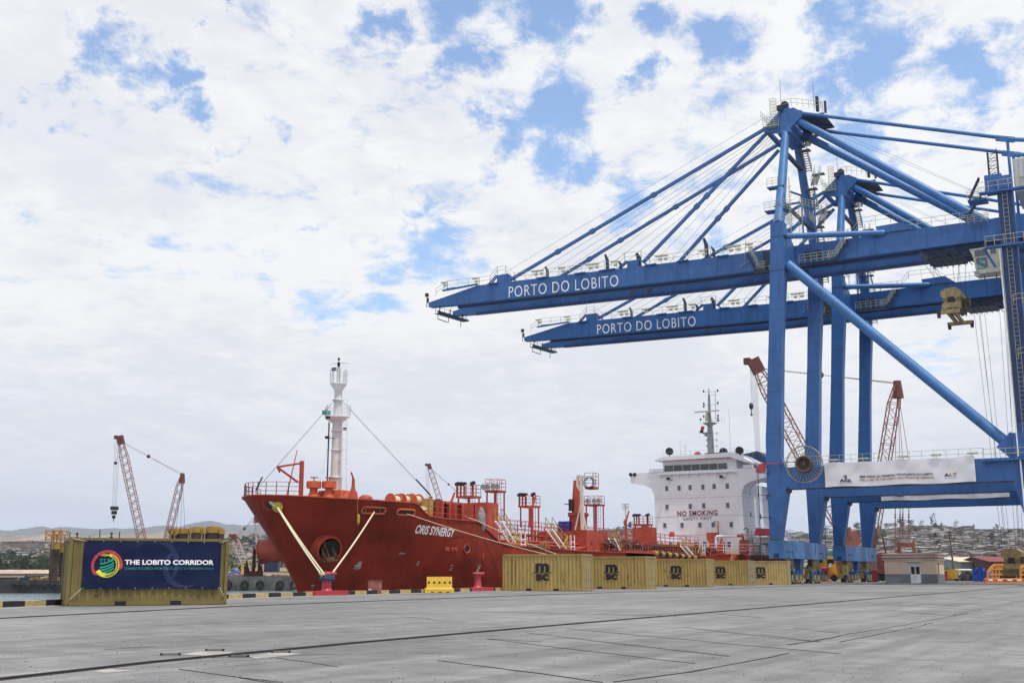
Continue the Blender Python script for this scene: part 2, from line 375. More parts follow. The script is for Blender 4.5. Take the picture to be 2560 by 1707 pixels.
# kerb of alternating painted blocks
KY=mat('kerb_yellow',(.52,.40,.17),.75,var=.2,scale=5,dirt=(.25,.2,.13),streak=.5,vs_=(3,3,3)); KB=mat('kerb_black',(.022,.022,.024),.75,var=.3,scale=5)
def along(poly,s):
    for (a,b),(c,d) in zip(poly,poly[1:]):
        l=math.hypot(c-a,d-b)
        if s<=l: return (a+(c-a)*s/l,b+(d-b)*s/l)
        s-=l
    return poly[-1]
m=MB(); s=0; bi=0; LB=1.22
while s<150:
    a=along(KERB,s); b=along(KERB,s+LB-.012); m.m=bi%2
    m.beam((a[0]-.2,a[1],.11),(b[0]-.2,b[1],.11),.4,.22+ .0*bi); s+=LB; bi+=1
kerb=m.build('kerb',[KY,KB],kind='structure')
# white dust line at the foot of the kerb, raised concrete lip
LIP=mat('lip_concrete',(.36,.35,.33),.9,var=.2,scale=2)
m=MB()
for i in range(40):
    a=along(KERB,i*4);b=along(KERB,i*4+4); m.beam((a[0]+.42,a[1],.0),(b[0]+.42,b[1],.0),.8,.016)
m.build('kerb_apron',LIP,kind='structure')
# crane rails: steel head in a dark groove
def rail_line(name,pts,w):
    m=MB(); g=MB()
    for (a,b),(c,d) in zip(pts,pts[1:]):
        m.m=0; m.beam((a,b,.002),(c,d,.002),w,.008)                 # dark groove
        m.m=1; m.beam((a-w*.62,b,.003),(c-w*.62,d,.003),w*.22,.02)      # bright worn steel edge
        m.m=2; m.beam((a,b,.012),(c,d,.012),w*.3,.03)
    return m.build(name,[mat('groove_dark',(.022,.02,.02),.9,var=.3),mat('groove_steel',(.34,.33,.31),.5,var=.2),mat('rail_head',(.06,.05,.045),.45,metal=.5)],kind='structure')
rail_line('landside_crane_rail',[(-11.8,-5),(-12.1,9),(-12.6,12),(-12.9,17),(-13.05,24),(-13.1,30),(-13.1,160),(-13.1,400)],.20)
rail_line('waterside_crane_rail',[(-26,10),(-28.3,21),(-29.6,27),(-31.0,33.3),(-31.5,43),(-32.2,58),(-32.2,99),(-32.2,170)],.13)
# slab joints
m=MB()
JD=mat('joint_dark',(.035,.033,.035),.95,var=.4,scale=3)
def joint(p,q,w,jit=.04):
    w*=.7; p=hz(*p);q=hz(*q);n_=max(2,int((q-p).length/.7)); d=(q-p).normalized(); nn=Vector((-d.y,d.x,0)); prev=p; pw=w
    for i in range(1,n_+1):
        c=p.lerp(q,i/n_)+nn*rng.uniform(-jit,jit); w2=w*rng.uniform(.35,1.3)
        m.beam((prev.x,prev.y,.003),(c.x,c.y,.003),pw,.006,w2,.006); prev=c; pw=w2
for p,q,w in [((1316,1581),(1822,1640),.05),((1219,1597),(1735,1658),.04),((1420,1571),(2100,1634),.03),((1200,1664),(1511,1705),.05),((1710,1568),(2030,1603),.03),((1800,1535),(1900,1543),.03),
  ((448,1672),(700,1706),.03),((600,1694),(690,1707),.03),((690,1644),(850,1666),.025),((1095,1650),(1300,1678),.035),((1215,1596),(1350,1604),.02),((2230,1525),(2375,1539),.035),((2320,1510),(2520,1526),.03),((1900,1585),(2050,1604),.05),((1985,1570),(2100,1582),.02),((2400,1489),(2560,1504),.03),((2180,1509),(2450,1524),.03),((1200,1528),(1690,1539),.02)]:
    joint(p,q,w)
for p,q,w in [((1535,1704),(1720,1680),.06),((1720,1680),(1862,1654),.10),((1862,1654),(1965,1632),.06),((1972,1611),(2030,1603),.10),((2030,1603),(2100,1588),.10),((2100,1588),(2210,1571),.04),((2100,1604),(2275,1570),.05),((2275,1570),(2330,1556),.03),((2210,1571),(2420,1532),.035),((2375,1539),(2450,1522),.03)]:
    joint(p,q,w,.05)
m.build('slab_joints',JD,kind='structure')
# wandering cracks and grit on the paving
m=MB()
for i in range(4):
    p=hz(rng.uniform(0,2560),rng.uniform(1500,1660)); a=rng.uniform(0,6.28); L_=rng.uniform(1.0,4.5); x,y=p.x,p.y
    if x>-12 and rng.random()<.0: continue
    for j in range(int(L_/.25)):
        a+=rng.uniform(-.5,.5); x2,y2=x+.25*math.cos(a),y+.25*math.sin(a); m.beam((x,y,.002),(x2,y2,.002),rng.uniform(.006,.018),.005); x,y=x2,y2
m.build('paving_cracks',JD,kind='structure')
m=MB()
for i in range(520):
    p=hz(rng.uniform(-20,2580),1478+230*rng.random()**.8); s_=rng.uniform(.003,.009)*(1+p.length/60); m.ball((p.x,p.y,s_*.3),s_,5,(1,1.3,.6))
tag(m.build('grit',JD),'dark grit and pebbles strewn over the quay paving','grit',kind='stuff')
# patch of fresh cement and anchor-bolt covers near the rail
m=MB()
for q in ([(450,1636),(500,1627),(588,1629),(545,1640)],[(620,1640),(690,1630),(756,1634),(640,1646)],[(235,1677),(275,1671),(330,1676),(260,1682)]):
    m.add([(*hz(*p).xy,.004) for p in q],[(0,1,2,3)])
m.build('cement_patches',LIP,kind='structure')
def cover(px,py):
    c=hz(px,py); a=Vector((.72,.55,0)).normalized()
    m=MB(); m.beam(c-a*.12+Vector((0,0,.02)),c+a*.12+Vector((0,0,.02)),.035,.025); o=m.build('tie_down_bar',mat('worn_bar',(.20,.19,.18),.5,metal=.3))
    m=MB()
    for e in(-1,1): m.cut(); m.beam(c+a*e*.12+Vector((0,0,.02)),c+a*e*.15+Vector((0,0,.02)),.05,.035)
    each(m,'end_block',DARK,o); return o
for i,(px,py,l) in enumerate([(426,1637.5,'steel tie down bar lying left of the crane rail'),(537,1626.5,'steel tie down bar on the pale patch beyond the crane rail'),(597,1642,'steel tie down bar on the near side of the crane rail, leftmost there'),(702,1631.5,'steel tie down bar on the near side of the crane rail, beside the pale patch')]):
    tag(cover(px,py),l,'tie down','tie down bars by the crane rail')
# water
wm=bpy.data.materials.new('harbour_water'); wm.use_nodes=True; nt=wm.node_tree; b=nt.nodes['Principled BSDF']
b.inputs['Base Color'].default_value=(.13,.20,.22,1); b.inputs['Roughness'].default_value=.12
t=N(nt,'ShaderNodeTexCoord'); mp=N(nt,'ShaderNodeMapping'); mp.inputs['Rotation'].default_value=(0,0,YAW); mp.inputs['Scale'].default_value=(.45,1,1); nt.links.new(t.outputs['Object'],mp.inputs[0])
w1=noise(nt,mp.outputs[0],1.1,6,.65,.3); bn=N(nt,'ShaderNodeBump'); bn.inputs['Strength'].default_value=1; bn.inputs['Distance'].default_value=.35
nt.links.new(w1.outputs[0],bn.inputs['Height']); nt.links.new(bn.outputs[0],b.inputs['Normal'])
m=MB(); m.add([(-1500,-100,-2.3),(-20,-100,-2.3),(-20,1500,-2.3),(-1500,1500,-2.3)],[(0,1,2,3)]); m.build('water',wm,kind='structure')
# ---- terrain: polar sheet round the camera, town hill in front, blue ridge behind
def interp(T,x):
    if x<=T[0][0]: return T[0][1]
    for (a,b),(c,d) in zip(T,T[1:]):
        if x<=c: return b+(d-b)*(x-a)/(c-a)
    return T[-1][1]
SKY_=[(-400,1350),(0,1347),(120,1345),(330,1350),(560,1352),(600,1345),(700,1342),(900,1345),(1300,1330),(1530,1322),(1600,1317),(1700,1322),(1950,1329),(2080,1326),(2200,1318),(2330,1312),(2400,1318),(2560,1325),(3000,1330)]
START=[(-400,420),(700,420),(1300,420),(1700,430),(3000,430)]
SHORE=[(-400,236),(150,236),(400,240),(480,264),(800,266),(1100,300),(1500,420),(3000,420)]
def azx(px): return math.atan((px-PCX)/(F*math.cos(TH)+(HZ-PCY)*math.sin(TH)))   # azimuth right of forward for a horizon column
def pxof(az): return PCX+math.tan(az)*(F*math.cos(TH)+(HZ-PCY)*math.sin(TH))
HF=F*math.cos(TH)+(HZ-PCY)*math.sin(TH)
from mathutils import noise as mn
def terr(px,D):
    """height of land for a horizon column px at forward distance D"""
    s=interp(START,px); sh_=interp(SHORE,px)
    bz=-1.4+2.0*min(1,max(0,(px-400)/200))
    if D<sh_: return -4.0
    if D<sh_+3: return -4+(bz+4)*(D-sh_)/3
    top=HZ-interp(SKY_,px)-6
    if D<s: return bz
    t=min(1,(D-s)/(1350-s)); e=top*(t**.72)
    z=e/HF*D+bz+ mn.fractal(Vector((px*.012,D*.006,0)),1,2,4)*3.2*min(1,t*4)
    if D>1350: z-=(D-1350)*.05
    return max(z,-2)
def pos(px,D,z=None):
    az=azx(px); f=Vector((-math.sin(YAW),math.cos(YAW),0)); r=Vector((math.cos(YAW),math.sin(YAW),0))
    p=f*D+r*(D*math.tan(az)); p.z=terr(px,D) if z is None else z; return p
Ds=[230,234,236,239,242,260,264,267,271,300,305,350,422,425,450,480,520,560,610,670,730,800,870,940,1010,1080,1150,1220,1290,1350,1400,1600,2200]
cols=[-300+i*24 for i in range(140)]
tm=bpy.data.materials.new('dry_hillside'); tm.use_nodes=True; nt=tm.node_tree; b=nt.nodes['Principled BSDF']; b.inputs['Roughness'].default_value=.95; b.inputs['Specular IOR Level'].default_value=.1
t=N(nt,'ShaderNodeTexCoord'); a=noise(nt,t.outputs['Object'],.02,8,.65,.4); c=noise(nt,t.outputs['Object'],.16,6,.7,0)
v=math_(nt,'MULTIPLY_ADD',c.outputs[0],.8,a.outputs[0]); r=N(nt,'ShaderNodeValToRGB'); nt.links.new(mrange(nt,v,.55,1.25,0,1),r.inputs[0]); e=r.color_ramp.elements
e[0].color=(.05,.062,.03,1);e[1].color=(.40,.33,.24,1);k=e.new(.35);k.color=(.16,.13,.085,1);k=e.new(.6);k.color=(.27,.21,.145,1)
nt.links.new(r.outputs[0],b.inputs['Base Color'])
vs=[];fs=[]
for D in Ds:
    for px in cols: vs.append(tuple(pos(px,D)))
nc=len(cols)
for i in range(len(Ds)-1):
    for j in range(nc-1): fs.append((i*nc+j,i*nc+j+1,(i+1)*nc+j+1,(i+1)*nc+j))
m=MB();m.add(vs,fs); hill=m.build('hillside',tm,smooth=True,kind='structure')
# distant ridges
def ridge(name,D,prof,colr,seed,base=40):
    m=MB();vs=[];K=[(0,1),(.35,.72),(.75,.3),(1.0,0)]
    c2=[-500+i*20 for i in range(180)]
    for dz,k in[(900,.8),(0,1),(-D*.03,.8),(-D*.07,.55),(-D*.12,.3),(-D*.2,0)]:
        for px in c2:
            e=HZ-interp(prof,px); az=azx(px); f=Vector((-math.sin(YAW),math.cos(YAW),0)); r=Vector((math.cos(YAW),math.sin(YAW),0))
            DD=D+dz; p=f*DD+r*(DD*math.tan(az)); p.z=e*k/HF*DD+mn.fractal(Vector((px*.011,dz*.002,seed)),1,2,5)*D*.0034
            if k==0: p.z=-5
            vs.append(tuple(p))
    n_=len(c2)
    m.add(vs,[(i*n_+j,i*n_+j+1,(i+1)*n_+j+1,(i+1)*n_+j) for i in range(5) for j in range(n_-1)])
    return m.build(name,colr,smooth=True,kind='structure')
RD=mat('ridge_scrub',(.10,.095,.075),.95,var=.25,scale=.004,col2=(.06,.065,.045))
ridge('distant_ridge',6500,[(-500,1325),(0,1326),(95,1315),(200,1320),(300,1321),(420,1315),(550,1307),(640,1310),(800,1316),(1100,1326),(1500,1345),(3000,1360)],RD,1)
TAN=mat('tan_mesa',(.30,.24,.18),.95,var=.3,scale=.01)
ridge('pale_mesa',3000,[(-500,1340),(0,1336),(90,1332),(150,1338),(260,1337),(300,1331),(410,1331),(430,1336),(620,1334),(900,1345),(1300,1360),(3000,1380)],TAN,4)
# ---- houses of the hillside town
HC={'white':((.55,.54,.52),(.38,.37,.365)),'grey':((.23,.22,.215),(.22,.215,.215)),'tan':((.32,.26,.20),(.27,.245,.22)),'brick':((.30,.21,.16),(.25,.19,.16)),'rust':((.36,.32,.28),(.28,.14,.10))}
WINM=mat('house_window_dark',(.03,.03,.035),.4)
def house_mb(m,c,w,d,h,rot,gab,mi=0,win=True):
    ca,sa=math.cos(rot),math.sin(rot)
    def T(x,y,z): return (c.x+x*ca-y*sa,c.y+x*sa+y*ca,c.z+z)
    z0=-3.0; m.m=mi
    b=[T(-w/2,-d/2,z0),T(w/2,-d/2,z0),T(w/2,d/2,z0),T(-w/2,d/2,z0)]; u=[T(-w/2,-d/2,h),T(w/2,-d/2,h),T(w/2,d/2,h),T(-w/2,d/2,h)]
    m.add(b+u,[(0,1,5,4),(1,2,6,5),(2,3,7,6),(3,0,4,7)])
    m.m=mi+1; e=.35
    q=[T(-w/2-e,-d/2-e,h+.003),T(w/2+e,-d/2-e,h+.003),T(w/2+e,d/2+e,h+.003),T(-w/2-e,d/2+e,h+.003)]
    r0=T(-w/2-e,0,h+gab);r1=T(w/2+e,0,h+gab)
    if gab>.1: m.add(q+[r0,r1],[(0,1,5,4),(2,3,4,5),(1,2,5),(3,0,4)])
    else: m.add(q,[(0,1,2,3)]); 
    if win:
        m.m=mi+2
        for i in range(max(1,int(w/3))):
            x=-w/2+ (i+.5)*w/max(1,int(w/3)); m.add([T(x-.4,-d/2-.03,.5),T(x+.4,-d/2-.03,.5),T(x+.4,-d/2-.03,1.4),T(x-.4,-d/2-.03,1.4)],[(0,1,2,3)])
HMAT={k:[mat('house_wall_'+k,v[0],.9,var=.25,scale=.3),mat('house_roof_'+k,v[1],.85,var=.3,scale=.4),WINM] for k,v in HC.items()}
allh=[]
def samp(n,x0,x1,d0,d1):
    for _ in range(n):
        px=rng.uniform(x0,x1); D=d0+(d1-d0)*rng.random()**.8
        if x1<800 and terr(px,D)>0 and mn.fractal(Vector((px*.02,D*.01,3)),1,2,3)<-.15: continue
        allh.append((px,D))
samp(8200,1480,2640,455,1330); samp(900,120,760,470,1330); samp(150,-20,130,620,1340); samp(500,1480,2640,1150,1345)
allh.sort(key=lambda t:t[1])
protos={}
for k in HC:
    for j in range(3):
        m=MB(); w=rng.uniform(4.5,7.5); d=rng.uniform(4,6); h=rng.choice([1.9,2.1,3.2]) if j else 2.0
        house_mb(m,Vector((0,0,0)),w,d,h,0,rng.choice([0,.6,.8]) if k!='rust' else .9)
        protos[(k,j)]=(m,HMAT[k])
first={}; cnt=0
HLAB={'white':'small whitewashed house in the dense town on the hillside','grey':'small bare grey block house in the town on the hillside','tan':'small tan rendered house in the town on the hillside','brick':'small brown brick house in the town on the hillside','rust':'small house with a rusty red gable roof in the hillside town'}
kinds=['white','white','grey','grey','grey','grey','tan','tan','tan','brick','rust']
# individuals: those whose pixel column is not behind the ship or containers
def vis(px,D): return (px<70) or (530<px<610) or (1500<px<1600) or px>1990
ind=[t for t in allh if vis(*t)][:300]; sset=set(ind)
for px,D in ind:
    k=rng.choice(kinds);j=rng.randrange(3);c=pos(px,D); rot=YAW-azx(px)+rng.choice([0,.2,-.25,.5,-.4]);s=rng.uniform(.75,1.15)
    if (k,j) not in first:
        mb,ms=protos[(k,j)]; o=mb.build('hillside_house',ms); first[(k,j)]=o
    else: o=first[(k,j)].copy();COL.objects.link(o)
    o.location=c;o.rotation_euler=(0,0,rot);o.scale=(s,s,s); tag(o,HLAB[k],'house','houses of the hillside town')
m=MB(); KL=list(HC)
for px,D in allh:
    if (px,D) in sset: continue
    k=KL.index(rng.choice(kinds)); house_mb(m,pos(px,D),rng.uniform(3.5,8),rng.uniform(3.5,5.5),rng.choice([1.7,2.0,2.2,3.3]),YAW-azx(px)+rng.choice([0,.2,-.25,.5,-.4]),rng.choice([0,0,0,.7]),k*3,win=D<900)
o=m.build('town_houses',sum((HMAT[k] for k in KL),[])); tag(o,'far mass of small tan grey and white houses covering the hillside','houses',kind='stuff')
# bigger blocks on the skyline
for px,D,w,h,lab,col in [(2428,1290,13,6.5,'grey apartment block on the hill skyline, left of the pair','grey'),(2472,1290,15,5.5,'grey apartment block on the hill skyline, right of the pair','grey'),(2385,1250,30,3.6,'long cream building just under the hill skyline','tan'),
    (2215,1280,15,3.2,'cream building with red roof high on the hill','tan'),(55,1180,18,4,'long pinkish building at the far left of the hill','brick'),(20,1200,16,5,'pinkish building at the left edge of the hill','brick'),
    (66,1100,14,5,'dark grey block on the left hill','grey'),(96,1150,8,7,'grey tower block on the left hill','grey')]:
    c=pos(px,D); t_=thing('hill_building',lab,'building',c); a=YAW-azx(px)
    m=MB(); house_mb(m,c,w,6,h,a,0,win=False); m.m=0
    b_=m.build('walls',HMAT[col],t_)
    ca,sa=math.cos(a),math.sin(a)
    for fl in range(max(1,int(h/1.6))):
        m=MB()
        for i in range(int(w/1.8)):
            x=-w/2+.9+i*1.8
            for e in(0,):
                P=[(x-.4,.5+fl*1.6),(x+.4,.5+fl*1.6),(x+.4,1.2+fl*1.6),(x-.4,1.2+fl*1.6)]
                m.add([(c.x+u*ca+3.05*sa,c.y+u*sa-3.05*ca,c.z+v) for u,v in P],[(0,1,2,3)])
        m.build('window_row',WINM,t_)
# ---- trees
def leafmat(n,c): return mat(n,c,.8,var=.45,scale=.5,spec=.1)
LG=[leafmat('foliage_dark',(.028,.050,.016)),leafmat('foliage_green',(.05,.085,.025)),leafmat('foliage_bright',(.10,.15,.035)),leafmat('foliage_dry',(.10,.09,.05))]
BARK=mat('bark',(.12,.09,.06),.9)
def crown_mb(m,c,rx,rz,n,leaf,rg,flat=False):
    cl=[]
    for i in range(max(5,n//26)):
        a=rg.uniform(0,6.28);q=rg.random()**.5;h=rg.uniform(-.8,.85)
        cl.append((c[0]+math.cos(a)*rx*q*math.sqrt(max(.1,1-h*h)),c[1]+math.sin(a)*rx*q*math.sqrt(max(.1,1-h*h)),c[2]+h*rz))
    for i in range(n):
        b=rg.choice(cl);s=rx*.30
        p=Vector((b[0]+rg.gauss(0,s),b[1]+rg.gauss(0,s),b[2]+rg.gauss(0,s*(.35 if flat else .7))))
        d=Vector((rg.gauss(0,1),rg.gauss(0,1),rg.gauss(0,1))).normalized();a=d.orthogonal().normalized();e=d.cross(a);l=leaf*rg.uniform(.6,1.4)
        m.add([p-a*l-e*l*.6,p+a*l-e*l*.5,p+e*l+a*l*.1],[(0,1,2)])
trees=[]
for k,(rx,rz,th) in enumerate([(3.2,2.4,3),(4.5,2.6,4),(2.2,3.6,3),(1.1,6,3)]):
    rg=random.Random(k+20)
    t_=thing('tree','tree','tree',(0,0,0)); m=MB(); m.tube((0,0,-1),(0,0,th),.3,6,.18)
    for i in range(4): a=i*1.57; m.tube((0,0,th*.7),(math.cos(a)*rx*.5,math.sin(a)*rx*.5,th+rz*.4),.14,5,.05)
    m.build('trunk',BARK,t_); m=MB(); crown_mb(m,(0,0,th+rz*.6),rx,rz,300,.42,rg,k==1); m.build('crown',LG[k%3],t_); trees.append(t_)
tl=['dark round tree among the hillside houses','broad flat topped green tree on the hillside','tall bright green tree among the hillside houses','narrow dark cypress on the hill skyline']
used=[0,0,0,0]
spots=[(2338,1300,3),(2444,1290,3),(2345,1320,2),(2180,1335,1),(2205,1338,1),(2225,1338,1),(2245,1335,1),(2262,1338,1),(2285,1330,1),(2150,1336,0),(2165,1335,1),(2100,1330,0),(2275,560,0),(2410,800,0),(2425,790,1),(2500,1290,2),(2515,1300,2),(2350,900,0),(2290,1000,0),(2380,1100,1),(2300,600,2),(2250,700,0),(2530,1200,0),(2060,1200,0),(2070,1320,1),(1548,1330,1),(1562,1335,1),(1576,1338,0),(1590,1335,1),(1622,1335,0),(1610,1330,1),(1950,1320,0)]
for i in range(34):
    spots.append((rng.uniform(-10,140),rng.uniform(560,900),rng.choice([0,1,0,2])))
for i in range(26): spots.append((rng.uniform(535,680),rng.uniform(1150,1340),rng.choice([0,1])))
for i in range(60): spots.append((rng.uniform(2000,2560),rng.uniform(480,1300),rng.choice([0,1,2,0])))
for px,D,k in spots:
    if not used[k]: o=trees[k]; used[k]=1
    else: o=copy_tree(trees[k])
    s=rng.uniform(.6,1.1)*(1.1 if D>1000 else .62 if D<900 else .8); o.location=pos(px,D);o.scale=(s*rng.uniform(.9,1.2),s,s*rng.uniform(.85,1.15)); o.rotation_euler=(0,0,rng.uniform(0,6)); tag(o,tl[k],'tree','trees on the hillside')
# scrub and shoreline greenery nobody could count
m=MB(); rg=random.Random(5)
for i in range(420):
    px=rg.uniform(-60,780);D=rg.uniform(430,1330)
    if rg.random()<.5: px=rg.uniform(-60,190);D=rg.uniform(520,880)
    c=pos(px,D); m.m=rg.randrange(2); crown_mb(m,(c.x,c.y,c.z+.8),rg.uniform(2,5),1.6,26,.95,rg)
for i in range(620):
    px=rg.uniform(1450,2640);D=rg.uniform(450,1330); c=pos(px,D); m.m=rg.choice([0,1,3]); crown_mb(m,(c.x,c.y,c.z+.6),rg.uniform(1.0,2.4),1.1,20,.55,rg)
o=m.build('hill_scrub',[LG[0],LG[1],LG[2],LG[3]]); tag(o,'scattered dark green scrub over the dry hillsides','scrub',kind='stuff')
m=MB()
for i in range(240):
    px=rg.uniform(-60,200);D=rg.uniform(241,268); c=pos(px,D); m.m=rg.choice([0,1,1]); crown_mb(m,(c.x,c.y,c.z+.5),rg.uniform(.8,1.6),.7,50,.22,rg)
o=m.build('shore_bushes',[LG[2],LG[1]]); tag(o,'bright green mangrove bushes along the far left shore','bushes',kind='stuff')
# ================================================================ CONTAINERS (built in local coordinates: x along the length, z up, near face at y=-1.22)
CL,CW,CH=6.06,2.44,2.59
def corr(m,p0,p1,z0,z1,nrm,n,dep=.036):
    """corrugated sheet from p0 to p1 (2D) bulging inwards against nrm"""
    p0=Vector((*p0,0));p1=Vector((*p1,0));nv=Vector((*nrm,0));d=p1-p0;vs=[];pr=[]
    for i in range(n):
        for f,k in((0,0),(.28,0),(.5,1),(.78,1)): pr.append(p0+d*((i+f)/n)-nv*dep*k)
    pr.append(p1)
    for p in pr: vs+=[(p.x,p.y,z0),(p.x,p.y,z1)]
    m.add(vs,[(2*i,2*i+2,2*i+3,2*i+1) for i in range(len(pr)-1)])
def container(name,label,loc,rot,body,frame,doors_end=1,group=None,logo=True,text=False,grey_door=False):
    t=thing(name,label,'container',loc,group,rot); hl=CL/2;hw=CW/2
    m=MB()
    corr(m,(-hl+.15,-hw+.03),(hl-.15,-hw+.03),.17,CH-.10,(0,-1),20)
    corr(m,(hl-.15,hw-.03),(-hl+.15,hw-.03),.17,CH-.10,(0,1),20)
    corr(m,(-hl*doors_end+.04*doors_end,hw-.12),(-hl*doors_end+.04*doors_end,-hw+.12),.17,CH-.1,(-doors_end,0),9)
    m.build('side_panels',body,t)
    m=MB(); 
    for i in range(22):
        a=-hl+.12+i*(CL-.24)/22; m.box((a,-hw+.06,CH-.05),(a+(CL-.24)/44,hw-.06,CH-.018))
    m.box((-hl+.1,-hw+.05,CH-.07),(hl-.1,hw-.05,CH-.05)); m.build('roof_panel',body,t)
    m=MB()
    for sx in(-1,1):
        for sy in(-1,1): m.box((sx*hl-(.13 if sx>0 else 0),sy*hw-(.13 if sy>0 else 0),.12),(sx*hl+(0 if sx>0 else .13),sy*hw+(0 if sy>0 else .13),CH-.12))
        m.box((sx*hl-(.08 if sx>0 else -.0),-hw+.13,CH-.13),(sx*hl+(.0 if sx>0 else .08),hw-.13,CH-.01))
        m.box((sx*hl-(.08 if sx>0 else -.0),-hw+.13,.03),(sx*hl+(.0 if sx>0 else .08),hw-.13,.19))
    for sy in(-1,1):
        y0=sy*hw-(.07 if sy>0 else 0); m.box((-hl+.13,y0,CH-.11),(hl-.13,y0+.07,CH-.01))
        for a,b in((-hl+.13,-1.25),(-.83,.83),(1.25,hl-.13)): m.box((a,y0,.02),(b,y0+.07,.17))
    m.build('frame',frame,t)
    m=MB()
    for sy in(-1,1):
        for a in(-1.04,1.04): m.cut(); m.box((a-.20,sy*(hw-.03)-.02,.02),(a+.20,sy*(hw-.03)+.02,.155))
    each(m,'fork_pocket',BLACK,t); m=MB(); m.box((-hl+.3,-hw+.2,.10),(hl-.3,hw-.2,.16)); m.build('underframe',BLACK,t)
    for sx in(-1,1):
        for sy in(-1,1):
            for z in(0,CH-.12):
                m=MB(); x0=sx*hl-(.17 if sx>0 else 0);y0=sy*hw-(.16 if sy>0 else 0)
                m.box((x0-.004*0+sx*.004,y0+sy*.004,z),(x0+.17+sx*.004,y0+.16+sy*.004,z+.12)); 
                m.m=1; m.cbox((x0+.085,y0+.08+sy*.083,z+.06),(.07,.01,.05)); m.build('corner_casting',[frame,BLACK],t)
    # doors with locking bars
    dx=doors_end*(hl-.03)
    for e in(-1,1):
        m=MB(); y0,y1=(.01,hw-.14) if e>0 else (-hw+.14,-.01)
        corr(m,(dx,y0 if doors_end>0 else y1),(dx,y1 if doors_end>0 else y0),.2,CH-.14,(doors_end,0),4,.03)
        d=m.build('door',GALV if grey_door and e>9 else body,t)
        m=MB()
        for q in(.28,.76):
            m.cut()
            yy=y0+(y1-y0)*q; m.tube((dx+doors_end*.05,yy,.1),(dx+doors_end*.05,yy,CH-.08),.022,6)
            for z in(.3,.9,1.5,2.2): m.cbox((dx+doors_end*.04,yy,z),(.06,.10,.06))
        each(m,'locking_bar',GALV,d)
    if grey_door:
        m=MB(); 
        for i in range(3): m.box((dx+doors_end*.075,-hw+.16,.5+i*.7),(dx+doors_end*.09,hw-.16,.58+i*.7))
        for i in range(6): m.box((dx+doors_end*.075,-hw+.2+i*.38,.2),(dx+doors_end*.085,-hw+.28+i*.38,CH-.2))
        m.build('door_strapping',GALV,t)
    yf=-hw+.022
    if logo:
        m=MB(); fn=lambda u,v,th:(-.50+u,yf-th,v)
        text_fit(m,'m',lambda u,v,th:(-.51+u,yf-th,1.33+v),1.02,.62,.05)
        text_fit(m,'sc',lambda u,v,th:(-.50+u,yf-th,.72+v),1.0,.48,.045)
        for sx in(-1,1):      # wave under the m
            pr=[(0,1.30),(.35,1.30),(.50,1.31),(.60,1.35),(.68,1.31),(.70,1.28),(.62,1.265),(.35,1.25),(0,1.25)]
            m.prism([(sx*a-.0,b) for a,b in pr],1,yf-.012,yf-.006)
        m.build('logo',BLACK,t)
    if text:
        m=MB()
        for s,x,z0,st in(('MEDITERRANEAN',-2.35,2.22,.137),('SHIPPING CO',-2.07,2.09,.142)):
            for i,ch in enumerate(s):
                if ch!=' ': text_fit(m,ch,lambda u,v,th,x=x,z=z0-i*st:(x+u,yf-th,z-.09+v),.03 if ch=='I' else .09,.10,.02)
        m.build('lettering',BLACK,t)
    # sheet marks: id number rows, decals, rust scars
    rg=random.Random(hash(label)%1000 if False else len(label)*7)
    m=MB()
    for i in range(9 if logo else 3):
        x=rg.uniform(-2.7,2.7);z=rg.uniform(.3,2.2);w=rg.uniform(.02,.06);h=rg.uniform(.08,.5); 
        if abs(x)<.6 and logo: continue
        m.add([(x,yf-.004,z),(x+w,yf-.004,z+.02),(x+w*.7,yf-.004,z+h),(x+w*.1,yf-.004,z+h*.9)],[(0,1,2,3)])
    m.add([(2.0,yf-.004,1.2),(2.015,yf-.004,1.2),(2.015,yf-.004,2.3),(2.0,yf-.004,2.3)],[(0,1,2,3)])
    m.build('rust_marks',RUST,t)
    return t
def placed(px,py,px2,py2,ang):
    """centre of a container whose near right bottom corner shows at px,py, turned by ang"""
    c=hz(px,py); ca,sa=math.cos(ang),math.sin(ang)
    return (c.x-ca*CL/2-sa*CW/2, c.y-sa*CL/2+ca*CW/2,0)
grp='yellow containers in a row along the quay edge'
CC=[((-36.55,74.75),9,'nearest yellow container of the row, lettered with a company name down its left end',dict(text=True)),
    ((-37.0,87.3),3,'rust scarred yellow container, second of the row from the near end',{}),
    ((-38.1,104.3),4,'yellow container in the middle of the row of five along the quay',{}),
    ((-38.9,119.0),4,'yellow container with a grey strapped door end, second from the far end of the row',dict(grey_door=True)),
    ((-37.2,127.6),11,'farthest yellow container of the row, standing beside the blue crane leg',{})]
for (cx_,cy_),ang,lab,kw in CC:
    a=R(ang);ca,sa=math.cos(a),math.sin(a)
    container('shipping_container',lab,(cx_-ca*CL/2-sa*CW/2,cy_-sa*CL/2+ca*CW/2,0),a,CYEL,CYEL,1,grp,**kw)
# banner container on the left, long side towards the camera
A=Vector((-36.75,30.6,0));B=Vector((-33.27,35.56,0)); d=(B-A).normalized(); rot=math.atan2(d.y,d.x); nrm=Vector((-d.y,d.x,0))
cc=(A+B)/2+nrm*CW/2
bc=container('shipping_container','olive yellow container standing alone at the left with a blue banner tied over its side',tuple(cc),rot,CYELD,CYELD,1,None,logo=False)
m=MB()
for s,x,z in(('A',-2.0,.50),('N',-2.0,.33),('O',-1.62,.49)): text_fit(m,s,lambda u,v,th,x=x,z=z:(x+u,-CW/2+.022-th,z+v),.11,.13,.02)
m.build('lettering',BLACK,bc)
